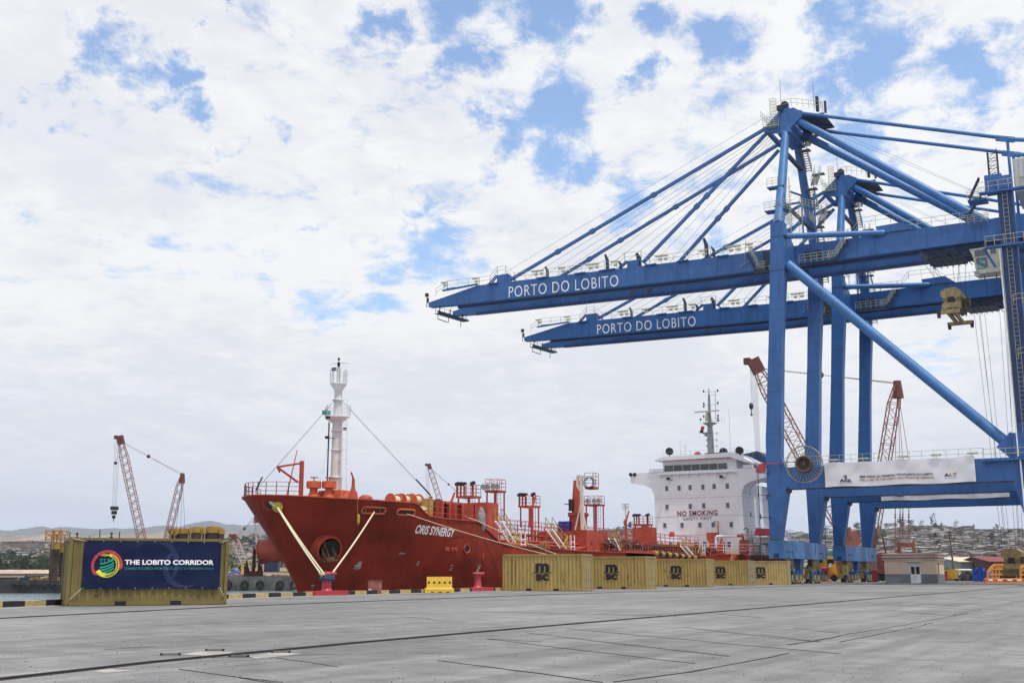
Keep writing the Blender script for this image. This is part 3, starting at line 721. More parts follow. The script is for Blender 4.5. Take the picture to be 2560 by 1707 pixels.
# the banner itself
bt=thing('banner','dark blue vinyl banner with a round emblem and white lettering on the container side','banner',tuple(cc),None,rot)
YB=-CW/2-.03; BX0,BX1,BZ0,BZ1=-2.5,2.72,.64,2.47
def wav(u,v): return YB+.012*math.sin(u*2.1+v*1.3)+.008*math.sin(u*7+v*5)+.012*math.sin(u*1.1-v*6)
nx,nz=120,40;vs=[]
for j in range(nz+1):
    for i in range(nx+1):
        x=BX0+(BX1-BX0)*i/nx; z=BZ0+(BZ1-BZ0)*j/nz+.012*math.sin(x*2.3)*(1-j/nz)
        vs.append((x,wav(x,z),z))
m=MB();m.add(vs,[(j*(nx+1)+i,j*(nx+1)+i+1,(j+1)*(nx+1)+i+1,(j+1)*(nx+1)+i) for j in range(nz) for i in range(nx)])
m.build('cloth',NAVYB,bt,smooth=True)
def bfn(x0,z0):
    return lambda u,v,th:(x0+u,wav(x0+u,z0+v)-th,z0+v)
m=MB(); text_fit(m,'THE LOBITO CORRIDOR',bfn(-.98,1.56),3.42,.19,.035,th=.010); m.build('title_lettering',LETW,bt)
m=MB(); text_fit(m,'CONNECTING AFRICA FROM THE ATLANTIC TO THE INDIAN OCEAN',bfn(-.98,1.375),3.42,.085,.004,th=.010); m.build('subtitle_lettering',TEAL,bt)
em=MB(); ECX,ECZ=-1.63,1.53
def arc(m,r0,r1,a0,a1,n,th,jag=0):
    vs=[]
    for i in range(n+1):
        a=R(a0+(a1-a0)*i/n)
        for r in(r0,r1): X_=ECX+r*math.cos(a);Z_=ECZ+r*math.sin(a); vs.append((X_,wav(X_,Z_)-th,Z_))
    m.add(vs,[(2*i,2*i+1,2*i+3,2*i+2) for i in range(n)])
def poly(m,pts,th): m.add([(ECX+x,wav(ECX+x,ECZ+z)-th,ECZ+z) for x,z in pts],[tuple(range(len(pts)))])
arc(em,.47,.58,-8,215,50,.022); 
for q in range(4): arc(em,.47+q*.028,.49+q*.028,-22+q*3,-8,4,.022); arc(em,.47+q*.028,.49+q*.028,215,232-q*4,4,.022)
emo=em.build('emblem_red_arc',mat('emblem_red',(.55,.03,.05),.6),bt)
k_=MB()
for i in range(13):
    a=R(12+i*15); c=Vector((math.cos(a),math.sin(a))); s=Vector((-c.y,c.x)); p=c*.515
    poly(k_,[tuple(p-s*.024-c*.012),tuple(p+s*.024-c*.012),tuple(p+c*.03)],.026)
k_.build('triangles',BLACK,emo)
em=MB(); arc(em,.34,.46,-150,80,50,.022); arc(em,.36,.42,80,100,8,.022); arc(em,.30,.34,-150,-60,16,.022)
for q in range(3): arc(em,.36+q*.035,.38+q*.035,100,112+q*6,4,.022)
emo=em.build('emblem_yellow_ring',mat('emblem_yellow',(.75,.68,.03),.6),bt)
k_=MB(); pv=None
for i in range(25):
    a=R(-95+i*6.6); r=.365 if i%2 else .43; p=(r*math.cos(a),r*math.sin(a))
    if pv:
        dx_,dz_=p[0]-pv[0],p[1]-pv[1];l=math.hypot(dx_,dz_);nx_,nz_=-dz_/l*.013,dx_/l*.013
        poly(k_,[(pv[0]-nx_,pv[1]-nz_),(p[0]-nx_,p[1]-nz_),(p[0]+nx_,p[1]+nz_),(pv[0]+nx_,pv[1]+nz_)],.026)
    pv=p
k_.build('zigzag',BLACK,emo)
em=MB()
def inside(x,z,r=.30): return x*x+z*z<r*r
for k in range(6):       # curved field furrows
    pts=[]
    for i in range(15):
        t=i/14; x=-.30+.6*t; z=.06-.10*k+ .20*t*t*(1-k*.02)-.02*(1-t)+ (.04 if k==0 else 0)
        pts.append((x,z))
    for a,b in zip(pts,pts[1:]):
        if inside(*a) and inside(*b): poly(em,[a,b,(b[0],b[1]-.055),(a[0],a[1]-.055)],.022)
for x in(-.22,-.10): poly(em,[(x-.012,.06),(x+.012,.06),(x+.012,.26),(x-.012,.26)],.022); poly(em,[(x-.07,.20),(x+.06,.24),(x+.06,.26),(x-.07,.22)],.023)
for x in(.05,.18):
    poly(em,[(x+.04*math.cos(R(i*45)),.21+.055*math.sin(R(i*45))) for i in range(8)],.024); poly(em,[(x-.008,.1),(x+.008,.1),(x+.008,.2),(x-.008,.2)],.023)
em.build('emblem_fields',mat('emblem_green',(.02,.38,.25),.6),bt)
# faint swirl watermark of the emblem, part of the print
em=MB(); 
for cx2,cz2,r in((.1,1.6,.95),(1.3,1.45,.78)):
    vs=[]
    for i in range(41):
        a=R(-60+i*5 if cx2<1 else 100+i*5.2); w_=.16*math.sin(math.pi*i/40)+.01
        for rr in(r-w_,r+w_*.3):
            x=cx2+rr*math.cos(a);z=cz2+rr*math.sin(a); x=min(max(x,BX0+.04),BX1-.04);z=min(max(z,BZ0+.05),BZ1-.04)
            vs.append((x,wav(x,z)-.006,z))
    em.add(vs,[(2*i,2*i+1,2*i+3,2*i+2) for i in range(40)])
em.build('printed_swirl',mat('banner_swirl',(.011,.026,.10),.75),bt)
m=MB()
for i in range(9):
    x=BX0+.05+i*(BX1-BX0-.1)/8
    for z in(BZ0+.03,BZ1-.03): m.cut(); m.cbox((x,wav(x,z)-.012,z),(.035,.012,.035))
each(m,'eyelet',GALV,bt)
m=MB(); 
for a,b in (((BX1,YB,2.45),(2.98,YB+.02,2.55)),((BX0,YB,2.45),(-2.95,YB+.02,2.54)),((BX0,YB,.66),(-2.9,YB+.02,.25)),((BX1,YB,.7),(2.9,YB+.02,.35))): m.cut(); m.tube(a,b,.007,5)
each(m,'tie_cord',LETW,bt)
# ================================================================ BOLLARDS, BARRIER, BOX
def bollard(loc,rot,label,foul):
    t=thing('bollard',label,'bollard',loc,'red mooring bollards on the kerb',rot)
    m=MB(); m.box((-1.35,-.42,0),(1.35,.42,.27)); m.build('plinth',RED,t)
    m=MB(); m.lathe((0,0,.27),[(.36,0),(.30,.06),(.27,.12),(.26,.75),(.30,.85)],20)
    m.lathe((.0,0,1.12),[(.26,-.03),(.36,.0),(.40,.08),(.36,.17),(.2,.21)],20); m.build('post',RED,t,smooth=True)
    m=MB(); m.lathe((.35,0,1.14),[(.2,0),(.30,.03),(.31,.1),(.24,.17),(.1,.18)],16); m.build('head_lip',RED,t,smooth=True)
    return t
b1=bollard((-42.15,53.1,0),R(84),'red mooring bollard with three ropes looped round it','a')
b2=bollard((-42.9,70.9,0),R(84),'empty red mooring bollard beside the nearest container','b')
m=MB()
for k in range(4): m.ring((-42.15,53.1,.86+k*.09),.37+.03*(k%2),.06,(0.1*(k-1),.08,1),20,6)
tag(m.build('rope_coil',mat('rope_blue_green',(.03,.10,.16),.85,var=.6,scale=9,col2=(.02,.05,.12))),'dark blue and green rope coils wound round the near bollard','rope')
# yellow water-filled barrier
bp=hz(1098,1481); t=thing('traffic_barrier','yellow plastic road barrier with round holes standing before the ship','barrier',tuple(bp),None,YAW+R(4)+R(2))
m=MB(); w=.93
m.prism([(-.30,0),(.30,0),(.30,.22),(.24,.34),(.13,1.02),(-.13,1.02),(-.24,.34),(-.30,.22)],0,-w*.88,w*.88)
for sx in(-1,1):
    m.add([(sx*w*.88,-.30,0),(sx*w*1.02,-.27,.02),(sx*w*1.02,-.25,.3),(sx*w*.88,-.26,.34),(sx*w*.88,.30,0),(sx*w*1.02,.27,.02),(sx*w*1.02,.25,.3),(sx*w*.88,.26,.34)],[(0,1,2,3),(7,6,5,4),(1,5,6,2),(3,2,6,7),(0,4,5,1)])
m.build('body',YEL,t)
m=MB()
for i in range(5):
    x=-.68+i*.34; m.cut()
    m.lathe((x,-.195,.66),[(.075,-.02),(.075,.02)],14,1)
for x in(-.45,0.05,.55): m.cut(); m.box((x-.1,-.312,0),(x+.1,-.29,.07))
each(m,'hole',mat('hole_dark',(.10,.06,.02),.8),t)
bp=hz(937,1484); t=thing('electrical_box','faded pink metal box with white letters standing on the kerb line','box',tuple(bp),None,YAW)
m=MB();m.box((-.40,-.2,0),(.40,.2,.78)); m.box((-.42,-.22,.76),(.42,.22,.80)); m.build('cabinet',mat('faded_pink',(.36,.10,.09),.7,var=.3,scale=3),t)
m=MB(); text_fit(m,'SI',lambda u,v,th:(-.36+u,-.2-th,.12+v),.17,.2,.02); m.build('lettering',LETW,t)
# ================================================================ SHIP
SX=-52.3; HB=6.7; YT=56.6; YE=160.0
def HBy(y): t=min(1,max(0,(y-66)/29)); return 5.4+1.3*t*t*(3-2*t)
def CY_(y): return SX+HB-HBy(y)
ship=thing('tanker_ship','red chemical tanker with a white wheelhouse block moored bow towards the camera','ship',(SX,100,0))
STEM=[(-4,62.6),(0,61.3),(2.6,59.4),(4.6,57.7),(6.1,YT),(9,YT-1.6)]
SHEER=[(56.6,6.15),(60,6.05),(67.1,6.02),(67.9,5.30),(68.6,5.12),(74.8,5.08),(75.6,4.6),(77.2,3.55),(78.2,3.42),(84,3.30),(92,3.15),(101,3.2),(133,3.1),(134.5,3.3),(160,3.4)]
def shp(z,y):
    ys=interp(STEM,z); t=max(0,(y-ys)); f=min(1,max(0,(z+3)/9.0))
    Le=32-19*f; p=1.9+.5*f; q=.86-.25*f
    if t>=Le: return HBy(y)
    return HBy(y)*(1-(1-t/Le)**p)**q
ynoms=[YT+(YE-YT)*v for v in [0,.001,.003,.006,.01,.016,.024,.034,.045,.058,.072,.085,.0955,.0985,.102,.107,.1125,.128,.15,.1725,.177,.182,.19,.197,.205,.23,.26,.3,.36,.44,.55,.65,.735,.75,.85,1]]
NZ=16
def hullpt(yn,v,side):
    zt=interp(SHEER,yn); z=-4+(zt+4)*v; ys=interp(STEM,z); y=ys+(yn-YT)*(YE-ys)/(YE-YT)
    return Vector((CY_(y)+side*shp(z,y),y,z))
def hs(y,z,out=.02): return Vector((CY_(y)+shp(z,y)+out,y,z))        # point on the quay side plating
m=MB()
for side in(1,-1):
    vs=[hullpt(yn,j/NZ,side) for yn in ynoms for j in range(NZ+1)]; k=NZ+1
    fs=[(i*k+j,(i+1)*k+j,(i+1)*k+j+1,i*k+j+1) for i in range(len(ynoms)-1) for j in range(NZ)]
    if side<0: fs=[f[::-1] for f in fs]
    m.add(vs,fs)
m.prism([(SX-HB+.01,-4),(SX+HB-.01,-4),(SX+HB-.01,3.39),(SX-HB+.01,3.39)],1,YE-.3,YE)
hull=m.build('hull',HULL,ship,smooth=True)
# inner bulwark + decks
m=MB()
fy=[(yn,interp(SHEER,yn)) for yn in ynoms if yn<=75.5]
ring_=[57.6,57.8,58.2,59,60.2,62,64,66,68,71,76]
P=[(CY_(y)+max(.05,shp(4.95,y)-.06),y,4.95) for y in ring_]
P2=[(2*CY_(y)-x,y,z) for x,y,z in P][::-1]
m.add(P+P2,[tuple(range(len(P)+len(P2)))[::-1]])
m.box((SX-HB+.06,76.25,2.3),(SX+HB-.06,76.4,4.95)); m.build('forecastle_deck',DECK,ship)
m=MB(); m.box((SX-HB+.9,76.4,2.1),(SX+HB-1.2,81.5,2.3)); m.box((SX-HB+.03,81.5,2.1),(SX+HB-.03,133.4,2.3)); m.build('main_deck',DECK,ship)
m=MB(); m.box((SX-HB+.02,133.4,2.1),(SX+HB-.02,159.5,3.35)); m.box((SX-HB-.0,133.1,3.35),(SX+HB+.02,160.0,3.5)); m.build('poop_deck',DECK,ship)
# bulwark cap rail
m=MB()
for side in(1,-1):
    pv=None
    for yn in ynoms:
        p=hullpt(yn,1,side)
        if pv is not None and p.y<133: m.beam(pv,p,.18,.07)
        pv=p
m.build('cap_rail',DECK,ship)
# bulwark stays on the main deck
m=MB()
for i in range(22):
    m.cut(); y=79.5+i*2.4; z=interp(SHEER,y); m.beam((SX+HB-.1,y,z-.05),(SX+HB-1.0,y-.0,2.35),.07,.07); m.beam((SX+HB-.35,y,z-.04),(SX+HB-.35,y+1.0,z-1.0),.05,.05)
each(m,'bulwark_stay',mat('pale_primer',(.62,.22,.17),.6),ship)
def bowpt(px,py,out=0.0):
    # march the camera ray onto the quay side of the bow
    o=Vector((0,0,CAMH)); r=ray(px,py); t=50.0
    while t<150:
        p=o+r*t
        if p.y>interp(STEM,p.z) and p.x<=CY_(p.y)+shp(p.z,p.y)+out: return p
        t+=.04
    return p
# lettering and draught marks on the plating
WEAR=mat('worn_white',(.55,.52,.50),.7,var=.3,scale=10)
def hulltext(s,pa,pb,h,bold,shear,m_,zb=None):
    """pa,pb: photo pixels of the lower left and lower right corners of the word"""
    a=bowpt(*pa);b=bowpt(*pb)
    mb=MB(); L=b.y-a.y
    text_fit(mb,s,lambda u,v,th:hs(a.y+u,a.z+(b.z-a.z)*u/L+v,.03),L,h,bold,1.0,shear)
    return mb.build('name_lettering' if h>.5 else 'plating_mark',m_,ship)
hulltext('ORIS SYNERGY',(1034.5,1333),(1134,1343),.62,.03,.2,LETW)
hulltext('TUG',(1193,1416),(1201,1417),.16,.02,.3,WEAR)
hulltext('159',(1123,1415),(1131,1416),.15,.02,.3,WEAR); hulltext('/IC',(1120,1425),(1129,1426),.2,.02,.3,WEAR)
hulltext('FPT7',(996,1385),(1011,1387),.14,.02,.3,WEAR); hulltext('X',(1037,1413),(1046,1413),.3,.03,.3,WEAR)
hulltext('6.6M',(882,1422),(898,1423),.17,.02,.2,WEAR); hulltext('8M',(775,1465),(783,1465),.12,.01,.2,WEAR); hulltext('0',(777,1472),(780,1472),.10,.01,.2,WEAR)
m=MB()
def quad(px):
    m.cut(); ps=[bowpt(a,b) for a,b in px]; m.add([hs(p.y,p.z,.03) for p in ps],[tuple(range(len(px)))])
quad([(1194,1417),(1199,1417),(1189,1442),(1184,1444),(1182,1441)]); quad([(895,1404),(904,1403),(900,1417),(886,1417),(886,1412),(892,1410)])
each(m,'plating_mark',WEAR,ship)
PS=mat('plate_seam_red',(.16,.018,.008),.6)
for z in(.9,2.4,3.9):
    m=MB(); ys_=[interp(STEM,z)+1.5+i*1.2 for i in range(60)]; P_=[hs(y,z+.0,.0) for y in ys_ if z<interp(SHEER,y)-.2]; m.path(P_,.014,4); m.build('plate_seam',PS,ship)
for i in range(12):
    y=66+i*5.2; zt_=min(interp(SHEER,y)-.1,5.9); m=MB(); m.path([hs(y,-1+(zt_+1)*k/8,.0) for k in range(9)],.013,4); m.build('plate_seam',PS,ship)
# small hull openings
def hole(px,py,r,name='hull_port'):
    p=bowpt(px,py); o=hs(p.y,p.z,0); m=MB(); m.ring(o+Vector((.03,0,0)),r,.05,(1,-.15,0),20,6)
    q=m.build(name,DECK,ship); m=MB(); m.lathe((o.x-.0,o.y,o.z),[(r,-.02),(r,.03)],18,0); m.build('opening',BLACK,q); return q
hole(1166,1371,.32); 
for x in(1115,1120,1131,1139): hole(x,1372.5,.10)
# fairleads in the bulwark
def chock(px,py,w,h):
    yy_=hx(px,py,SX+HB).y; p=hx(px,py,CY_(yy_)+shp(5.6,yy_)); o=hs(p.y,p.z,.02); m=MB(); pts=[]
    for i in range(24):
        a=2*math.pi*i/24; c,s=math.cos(a),math.sin(a)
        y=o.y+ (w-h)/2*(1 if c>0 else -1)+h/2*c; z=o.z+h/2*s; pts.append(hs(y,z,.05))
    m.path(pts+[pts[0]],.075,6); q=m.build('panama_chock',ORANGE,ship)
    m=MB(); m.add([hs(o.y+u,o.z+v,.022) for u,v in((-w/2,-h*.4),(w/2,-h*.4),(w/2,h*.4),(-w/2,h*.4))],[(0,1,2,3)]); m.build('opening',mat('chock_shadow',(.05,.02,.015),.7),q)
    m=MB()
    for e in(-.3,.3): m.cut(); m.tube(hs(o.y+e*w,o.z-h*.35,-.12),hs(o.y+e*w,o.z+h*.35,-.12),.12,8)
    each(m,'roller',ORANGE,q); return o
ck1=chock(917,1276,1.9,.40); ck2=chock(1014,1280,1.75,.38)
# bow fairlead: round eye in the plating near the stem
bp=bowpt(675,1259); BOWP=bp; BNV=n_=Vector((.62,-.72,.05)).normalized()
m=MB(); m.ring(bp+n_*.02,.42,.10,n_,22,8); q=m.build('bow_fairlead',HULL,ship,smooth=True)
m=MB(); m.tube(bp-n_*.1,bp+n_*.05,.40,20); m.build('opening',BLACK,q)
m=MB(); m.tube(bp+n_*.05+Vector((.12,.02,.12)),bp+n_*.06+Vector((.12,.02,.12)),.17,12); m.build('daylight_disc',mat('pale_daylight',(.6,.62,.66),.8),q)  # solid pale disc, coloured as daylight showing through the eye
rg_=bowpt(694,1265)
# anchor housings: big drums on both bows, with the anchors stowed in them
def housing(c,n,r,L):
    n=n.normalized(); m=MB(); m.tube(c-n*1.2,c+n*L*.45,r*1.02,28,r*1.0); m.tube(c+n*L*.45,c+n*L,r*.93,28,r*.86,cap=False)
    m.ring(c+n*L,r*.84,.07,n,28,6)
    q=m.build('anchor_housing',DECK,ship,smooth=True); m=MB(); m.tube(c+n*(L*.3),c+n*(L*.98),r*.62,20); m.build('hawse_mouth',BLACK,q); return c+n*L
ac=bowpt(832,1378); hn=Vector((.88,-.38,-.28)); ac=bowpt(812,1366); hc=housing(ac+Vector((-.1,.1,0)),hn,1.0,.75)
def anchor(c,dn,side,s=1.0):
    m=MB(); dn=dn.normalized(); sd=Vector(side).normalized(); fo=dn.cross(sd)
    m.beam(c-dn*1.1*s,c+dn*.35*s,.16*s,.16*s); m.beam(c+dn*.35*s-sd*.62*s,c+dn*.35*s+sd*.62*s,.36*s,.26*s,up=fo)
    for e in(-1,1):
        a=c+dn*.35*s+sd*e*.42*s; m.beam(a,a-dn*.95*s+fo*.30*s,.30*s,.16*s,.05*s,.05*s); m.beam(a,a-dn*.5*s+fo*.22*s+sd*e*.1*s,.42*s,.10*s,.2*s,.06*s)
    m.ring(c-dn*1.15*s,.14*s,.05*s,sd,12,5)
    return m.build('anchor',RUST,ship)
anchor(hc+Vector((.12,-.25,-.35)),Vector((.35,.25,-1)),(.5,.85,.1),.85)
fx=hx(652,1378,SX-3.3); fc=Vector((SX-3.55,61.2,3.0))
fc=hy(706,1368,61.2); housing(fc,Vector((-.93,-.20,-.18)),.92,1.5)
ah=hy(634,1420,60.3); anchor(ah,Vector((0,0,-1)),(.9,.45,0),1.0)
# ---- forecastle equipment
def on_c(px,py,x=SX): return hx(px,py,x)
def bx_(name,m_,a,b,mt,parent=ship): mb=MB();mb.box(a,b);return mb.build(name,mt,parent)
# pulpit rail round the bow
m=MB(); pts=[]
for s_ in(-1,1):
    seq=[56.65,56.85,57.2,57.7,58.3] if s_>0 else [56.65,56.9,57.4,58.2,59.2,60.5,62][::-1]
    for y in seq: pts.append(Vector((CY_(y)+s_*max(.1,shp(6.1,y)-.1),y,6.14)))
m.rail(pts,.85,.8,.024,2); m.build('bow_rail',DECK,ship)
# davit crane with stay
dp=on_c(752,1236,SX-.5); m=MB(); m.tube(dp+Vector((0,0,-1)),dp+Vector((0,0,2.35)),.16,10); q=m.build('davit_post',DECK,ship,smooth=True)
t1=hx(693,1167,dp.x);t0=dp+Vector((0,0,2.2)); m=MB(); m.beam(t0,t1,.08,.14); m.beam(hx(745,1205,dp.x),t1,.10,.12); m.beam(t1,t1+Vector((0,.3,-.35)),.08,.08)
m.build('davit_arm',DECK,ship)
m=MB(); a=hx(717,1237,dp.x); b=hx(743,1125,dp.x); m.tube(a,b,.05,6,.03); m.build('jack_staff',DECK,ship)
MFX=-51.1
# mast
mc=Vector((MFX,65.0,0)); zb=hx(840,1236,MFX).z
def mz(py): return hx(840,py,MFX).z
m=MB(); prof=[(.44,4.95),(.44,mz(1196)),(.37,mz(1195)),(.33,mz(1050)),(.29,mz(1049)),(.27,mz(965)),(.27,mz(964)),(.25,mz(958))]
m.lathe((MFX,65.0,0),prof,20); MASTW=mat('mast_white',(.66,.62,.60),.5,var=.08,scale=2,dirt=(.42,.20,.08),streak=.65,vs_=(4,4,.25))
m.lathe((MFX,65.0,0),[(.16,mz(958)),(.12,mz(915))],10); mast=m.build('foremast',MASTW,ship,smooth=True)
def platform(z,w,name):
    m=MB(); m.lathe((MFX,65.0,0),[(.30,z-.5),(w,z-.06),(w,z)],4 if w>1 else 8); a=[Vector((MFX+w*.98*math.cos(t),65.0+w*.98*math.sin(t),z)) for t in([R(90*i) for i in range(5)] if w>1 else [R(45*i) for i in range(9)])]
    o=m.build(name,WHITE,mast); m=MB(); m.rail(a,.95 if w<1 else .75,.45,.015,2); m.build('mast_rail',WHITE,mast); return o
platform(mz(1041),1.14,'mast_platform'); platform(mz(957),.60,'mast_platform')
m=MB(); m.lathe((MFX+.05,64.9,mz(915)),[(.08,0),(.10,.08),(.10,.3),(.04,.34)],10); m.lathe((MFX+.05,64.9,mz(915)+.42),[(.05,0),(.08,.06),(.07,.2),(.03,.24)],10); m.cbox((MFX-.2,64.7,mz(922)),(.3,.2,.2)); m.tube((MFX-.5,64.9,mz(906)),(MFX+.9,64.9,mz(909)),.015,4); m.build('navigation_light',BLACK,mast)
m=MB(); m.box((MFX-.85,64.3,mz(1036)),(MFX-.40,64.7,mz(1026))); m.build('horn_light',TEAL,mast)
for px,py in((818,1093),(847,1090),(862,1072),(820,1043)):
    p=hx(px,py,MFX+.0); m=MB(); m.cbox(p,(.24,.22,.18)); m.tube(p,(MFX,65.0,p.z),.03,4); m.build('flood_lamp',BLACK,mast)
m=MB(); m.ladder((MFX+.95,64.8,5.4),(MFX+.80,64.8,mz(1000)),.34,(.9,.4,0),.03,.3)
for py in(1200,1150,1125,1100,1060): m.tube((MFX+.4,64.8,mz(py)),(MFX+.95,64.8,mz(py)),.025,4)
m.build('mast_ladder',WHITE,mast)
m=MB(); m.tube((MFX-.42,64.6,5.3),(MFX-.42,64.6,mz(1055)),.05,6); m.build('cable_run',BLACK,mast)
m=MB()
for py in(1195,1126,1078,1000): m.cut(); m.lathe((MFX,65.0,mz(py)),[(.52 if py>1180 else .44,0),(.52 if py>1180 else .44,.04)],16)
each(m,'mast_band',WHITE,mast)
m=MB(); m.prism([(MFX-1.1,4.9),(MFX+1.5,4.9),(MFX+1.2,6.9),(MFX-.7,6.9)],1,64.0,66.0); m.build('mast_house',ORANGE,ship)
for px in(802,840):
    p=hx(px,1236,MFX-(.6 if px<820 else -.3)); p.y-=.8; m=MB(); m.lathe((p.x,p.y,0),[(.42,4.9),(.42,6.5),(.28,6.75),(.28,7.0),(.52,7.05),(.52,7.5),(.1,7.55)],14); m.tube((p.x,p.y,7.55),(p.x,p.y,7.75),.04,5); m.lathe((p.x,p.y,7.75),[(.3,0),(.3,.05)],10)
    m.build('mushroom_vent',ORANGE,ship,smooth=True)
# stays of the foremast
def wire(name,pts,r=.02,mt=ROPE,parent=ship): m=MB(); m.path(pts,r,5); return m.build(name,mt,parent)
tp=Vector((MFX,65.0,mz(990))); bs=hx(640,1225,SX); wire('mast_stay',[tp,bs],.02); wire('stay_turnbuckle',[hx(656,1192,SX),bs],.055,BLACK)
be=hx(1077,1240,SX+1.5); wire('mast_stay',[tp,be],.02); wire('stay_turnbuckle',[hx(1040,1198,SX+1.4),hx(1076,1237,SX+1.5)],.06,BLACK)
wire('mast_stay',[Vector((MFX,65.1,mz(1000))),hx(793,1230,SX-1)],.01,LETW)
p=hx(1077,1240,SX+1.5); m=MB(); m.tube((p.x,p.y,4.9),p,.14,8); m.build('stay_post',DECK,ship)
p=hx(883,1215,SX+3.5); m=MB(); m.lathe((p.x,p.y,0),[(.6,5.0),(.12,p.z),(.10,p.z+.5)],8); m.tube((p.x,p.y,p.z+.5),hx(878,1180,SX+3.5),.06,6); m.build('roller_post',DECK,ship)
# winches with rope drums behind the bulwark
for px,x in((985,SX+3),(1012,SX+3),(1038,SX+3.4)):
    p=hx(px,1248,x); m=MB(); 
    q=m.lathe((p.x,p.y,p.z-.05),[(.12,-.5),(.12,.5)],8,1).build('winch_drum',ORANGE,ship); m=MB()
    for e in(-.45,.45): m.cut(); m.lathe((p.x,p.y+e,p.z-.05),[(.48,-.04),(.48,.04)],18,1)
    each(m,'drum_flange',ORANGE,q); m=MB(); m.lathe((p.x,p.y,p.z-.05),[(.32,-.42),(.32,.42)],16,1); m.build('rope_wind',ROPEW,q)
p=hx(914,1243,SX+4); m=MB(); m.ball((p.x,p.y,p.z-.1),.5,12,(1,1,.6)); m.build('deck_dome',DECK,ship)
m=MB(); p=hx(1068,1265,SX+5); m.box((p.x-.3,p.y-.3,5),(p.x+.3,p.y+.35,p.z+.55)); m.build('locker',LADY,ship)
m=MB(); p=hx(1094,1284,SX+5.2); m.ring((p.x,p.y,p.z+.35),.55,.22,(1,-.3,0),18,8); m.build('fender_ring',BLACK,ship)
m=MB()
for i in range(9): m.ring((SX+4.6,70.9+ (i%3)*.15,5.15+i*.10),.62+.05*math.sin(i*2),.055,(0,.05,1),16,5)
for i in range(6): m.ring((SX+4.8,72.4+(i%2)*.1,5.1+i*.09),.45,.05,(0,.05,1),16,5)
m.build('rope_pile',ROPEW,ship)
m=MB(); 
for y0 in(71.6,73.4):
    m.cut(); m.box((SX+4.9,y0,5),(SX+5.9,y0+.25,6.25)); m.box((SX+4.9,y0+1.0,5),(SX+5.9,y0+1.25,6.25)); m.box((SX+4.9,y0-.0,6.25),(SX+5.9,y0+1.3,6.4))
each(m,'roller_box',DECK,ship)
m=MB(); m.rail([(SX+HB-.1,y,5.05) for y in(68.8,71,73,75)]+[(SX+4,76.2,5)],1.3,.95,.03,2); m.rail([(SX+4,76.2,5),(SX-6,76.2,5)],1.2,1.2,.03,2); m.build('forecastle_rail',DECK,ship)
m=MB(); p=hx(1200,1290,SX+HB-.2); m.lathe((p.x,p.y+.2,0),[(.1,4.2),(.36,4.6),(.30,5.7),(.08,6.2)],10); m.build('fender_cover',mat('grey_tarp',(.30,.32,.34),.8,var=.3,scale=5),ship,smooth=True)
# ---- deck houses, light towers, pipes
def zc(px,py,x=SX): return hx(px,py,x)
p=zc(1215,1300,SX+1.5); y0=p.y
m=MB(); a=hx(1196,1256,SX+2.2); m.box((a.x-1.5,a.y-.2,3.6),(a.x+1.0,a.y+1.6,a.z)); m.build('deck_house',DECK,ship)
m=MB(); m.box((SX-3.0,76.6,4.5),(SX+3.3,80.5,4.7)); m.build('foremost_platform',DECK,ship)
def light_tower(pxl,pxr,ytop,yplat,ybase,x,cage,posts=2,crown=False):
    a=hx(pxl,yplat,x); b=hx(pxr,yplat,x); D_=(a+b)/2; w=(b-a).length*0+abs((pxr-pxl))/HF*D_.y*1.02; zt=hx((pxl+pxr)/2,ytop,x).z; zb=hx((pxl+pxr)/2,ybase,x).z; z=D_.z
    h=w/2; cx_=D_.x;cy_=D_.y; t=MB()
    L=[(cx_-h*.8,cy_-.5),(cx_-h*.45,cy_+.7),(cx_+h*.5,cy_-.5),(cx_+h*.85,cy_+.7)]
    for i,(x_,y_) in enumerate(L): t.tube((x_,y_,zb),(x_,y_,z),.13 if i==2 else .075,8)
    t.box((cx_-h,cy_-.7,z-.05),(cx_+h,cy_+.9,z+.12))
    o=t.build('light_tower',DECK,ship)
    r=MB(); r.rail([(cx_-h*.95,cy_-.65,z+.1),(cx_+h*.95,cy_-.65,z+.1),(cx_+h*.95,cy_+.85,z+.1),(cx_-h*.95,cy_+.85,z+.1),(cx_-h*.95,cy_-.65,z+.1)],(zt-z)*(.85 if not crown else 1.0),.6,.022,2); r.build('cage_rail',DECK,o)
    if crown:
        for i,(x_) in enumerate((-h*1.05,-h*.4,h*.5,h*1.1)):
            l=MB(); l.lathe((cx_+x_,cy_-.75,z+.40),[(.12,.2),(.24,0),(.24,-.06)],10,1); l.ring((cx_+x_,cy_-.85,z+.4),.25,.03,(0,1,0),12,5); l.build('floodlight',GALV,o)
    else:
        for s in(-1,1):
            for k in range(3):
                x_=cx_+s*h*(.95-.2*k); y_=cy_-.5+.3*k; l=MB(); l.tube((x_,y_,z),(x_,y_,zt-.15),.085,6); l.build('lamp_post',DECK,o)
                l=MB(); l.cbox((x_-.10,y_,zt),(.2,.22,.26)); l.cbox((x_+.14,y_-.1,zt+.08),(.2,.2,.22)); l.build('floodlight',BLACK,o)
    l=MB(); l.ladder((cx_+h*.7,cy_,zb),(cx_+h*.7,cy_,z),.3,(1,0,0),.02,.3); l.build('tower_ladder',DECK,o)
    return o
light_tower(1142,1197,1210,1243,1296,SX,1)
light_tower(1216,1258,1201,1229,1300,SX,1,crown=True)
light_tower(1299,1345,1237,1267,1318,SX,1)
light_tower(1463,1507,1242,1263,1328,SX,1,crown=True)
light_tower(1586,1628,1288,1312,1340,SX-1,1)
for yy,pl,pr in ((124,0,0),): 
    m=MB(); a=hx(1588,1318,SX-1); b=hx(1617,1330,SX-1); m.box((a.x-.3,a.y,3),(a.x+2.0,a.y+1.5,a.z)); m.build('deck_house',DECK,ship)
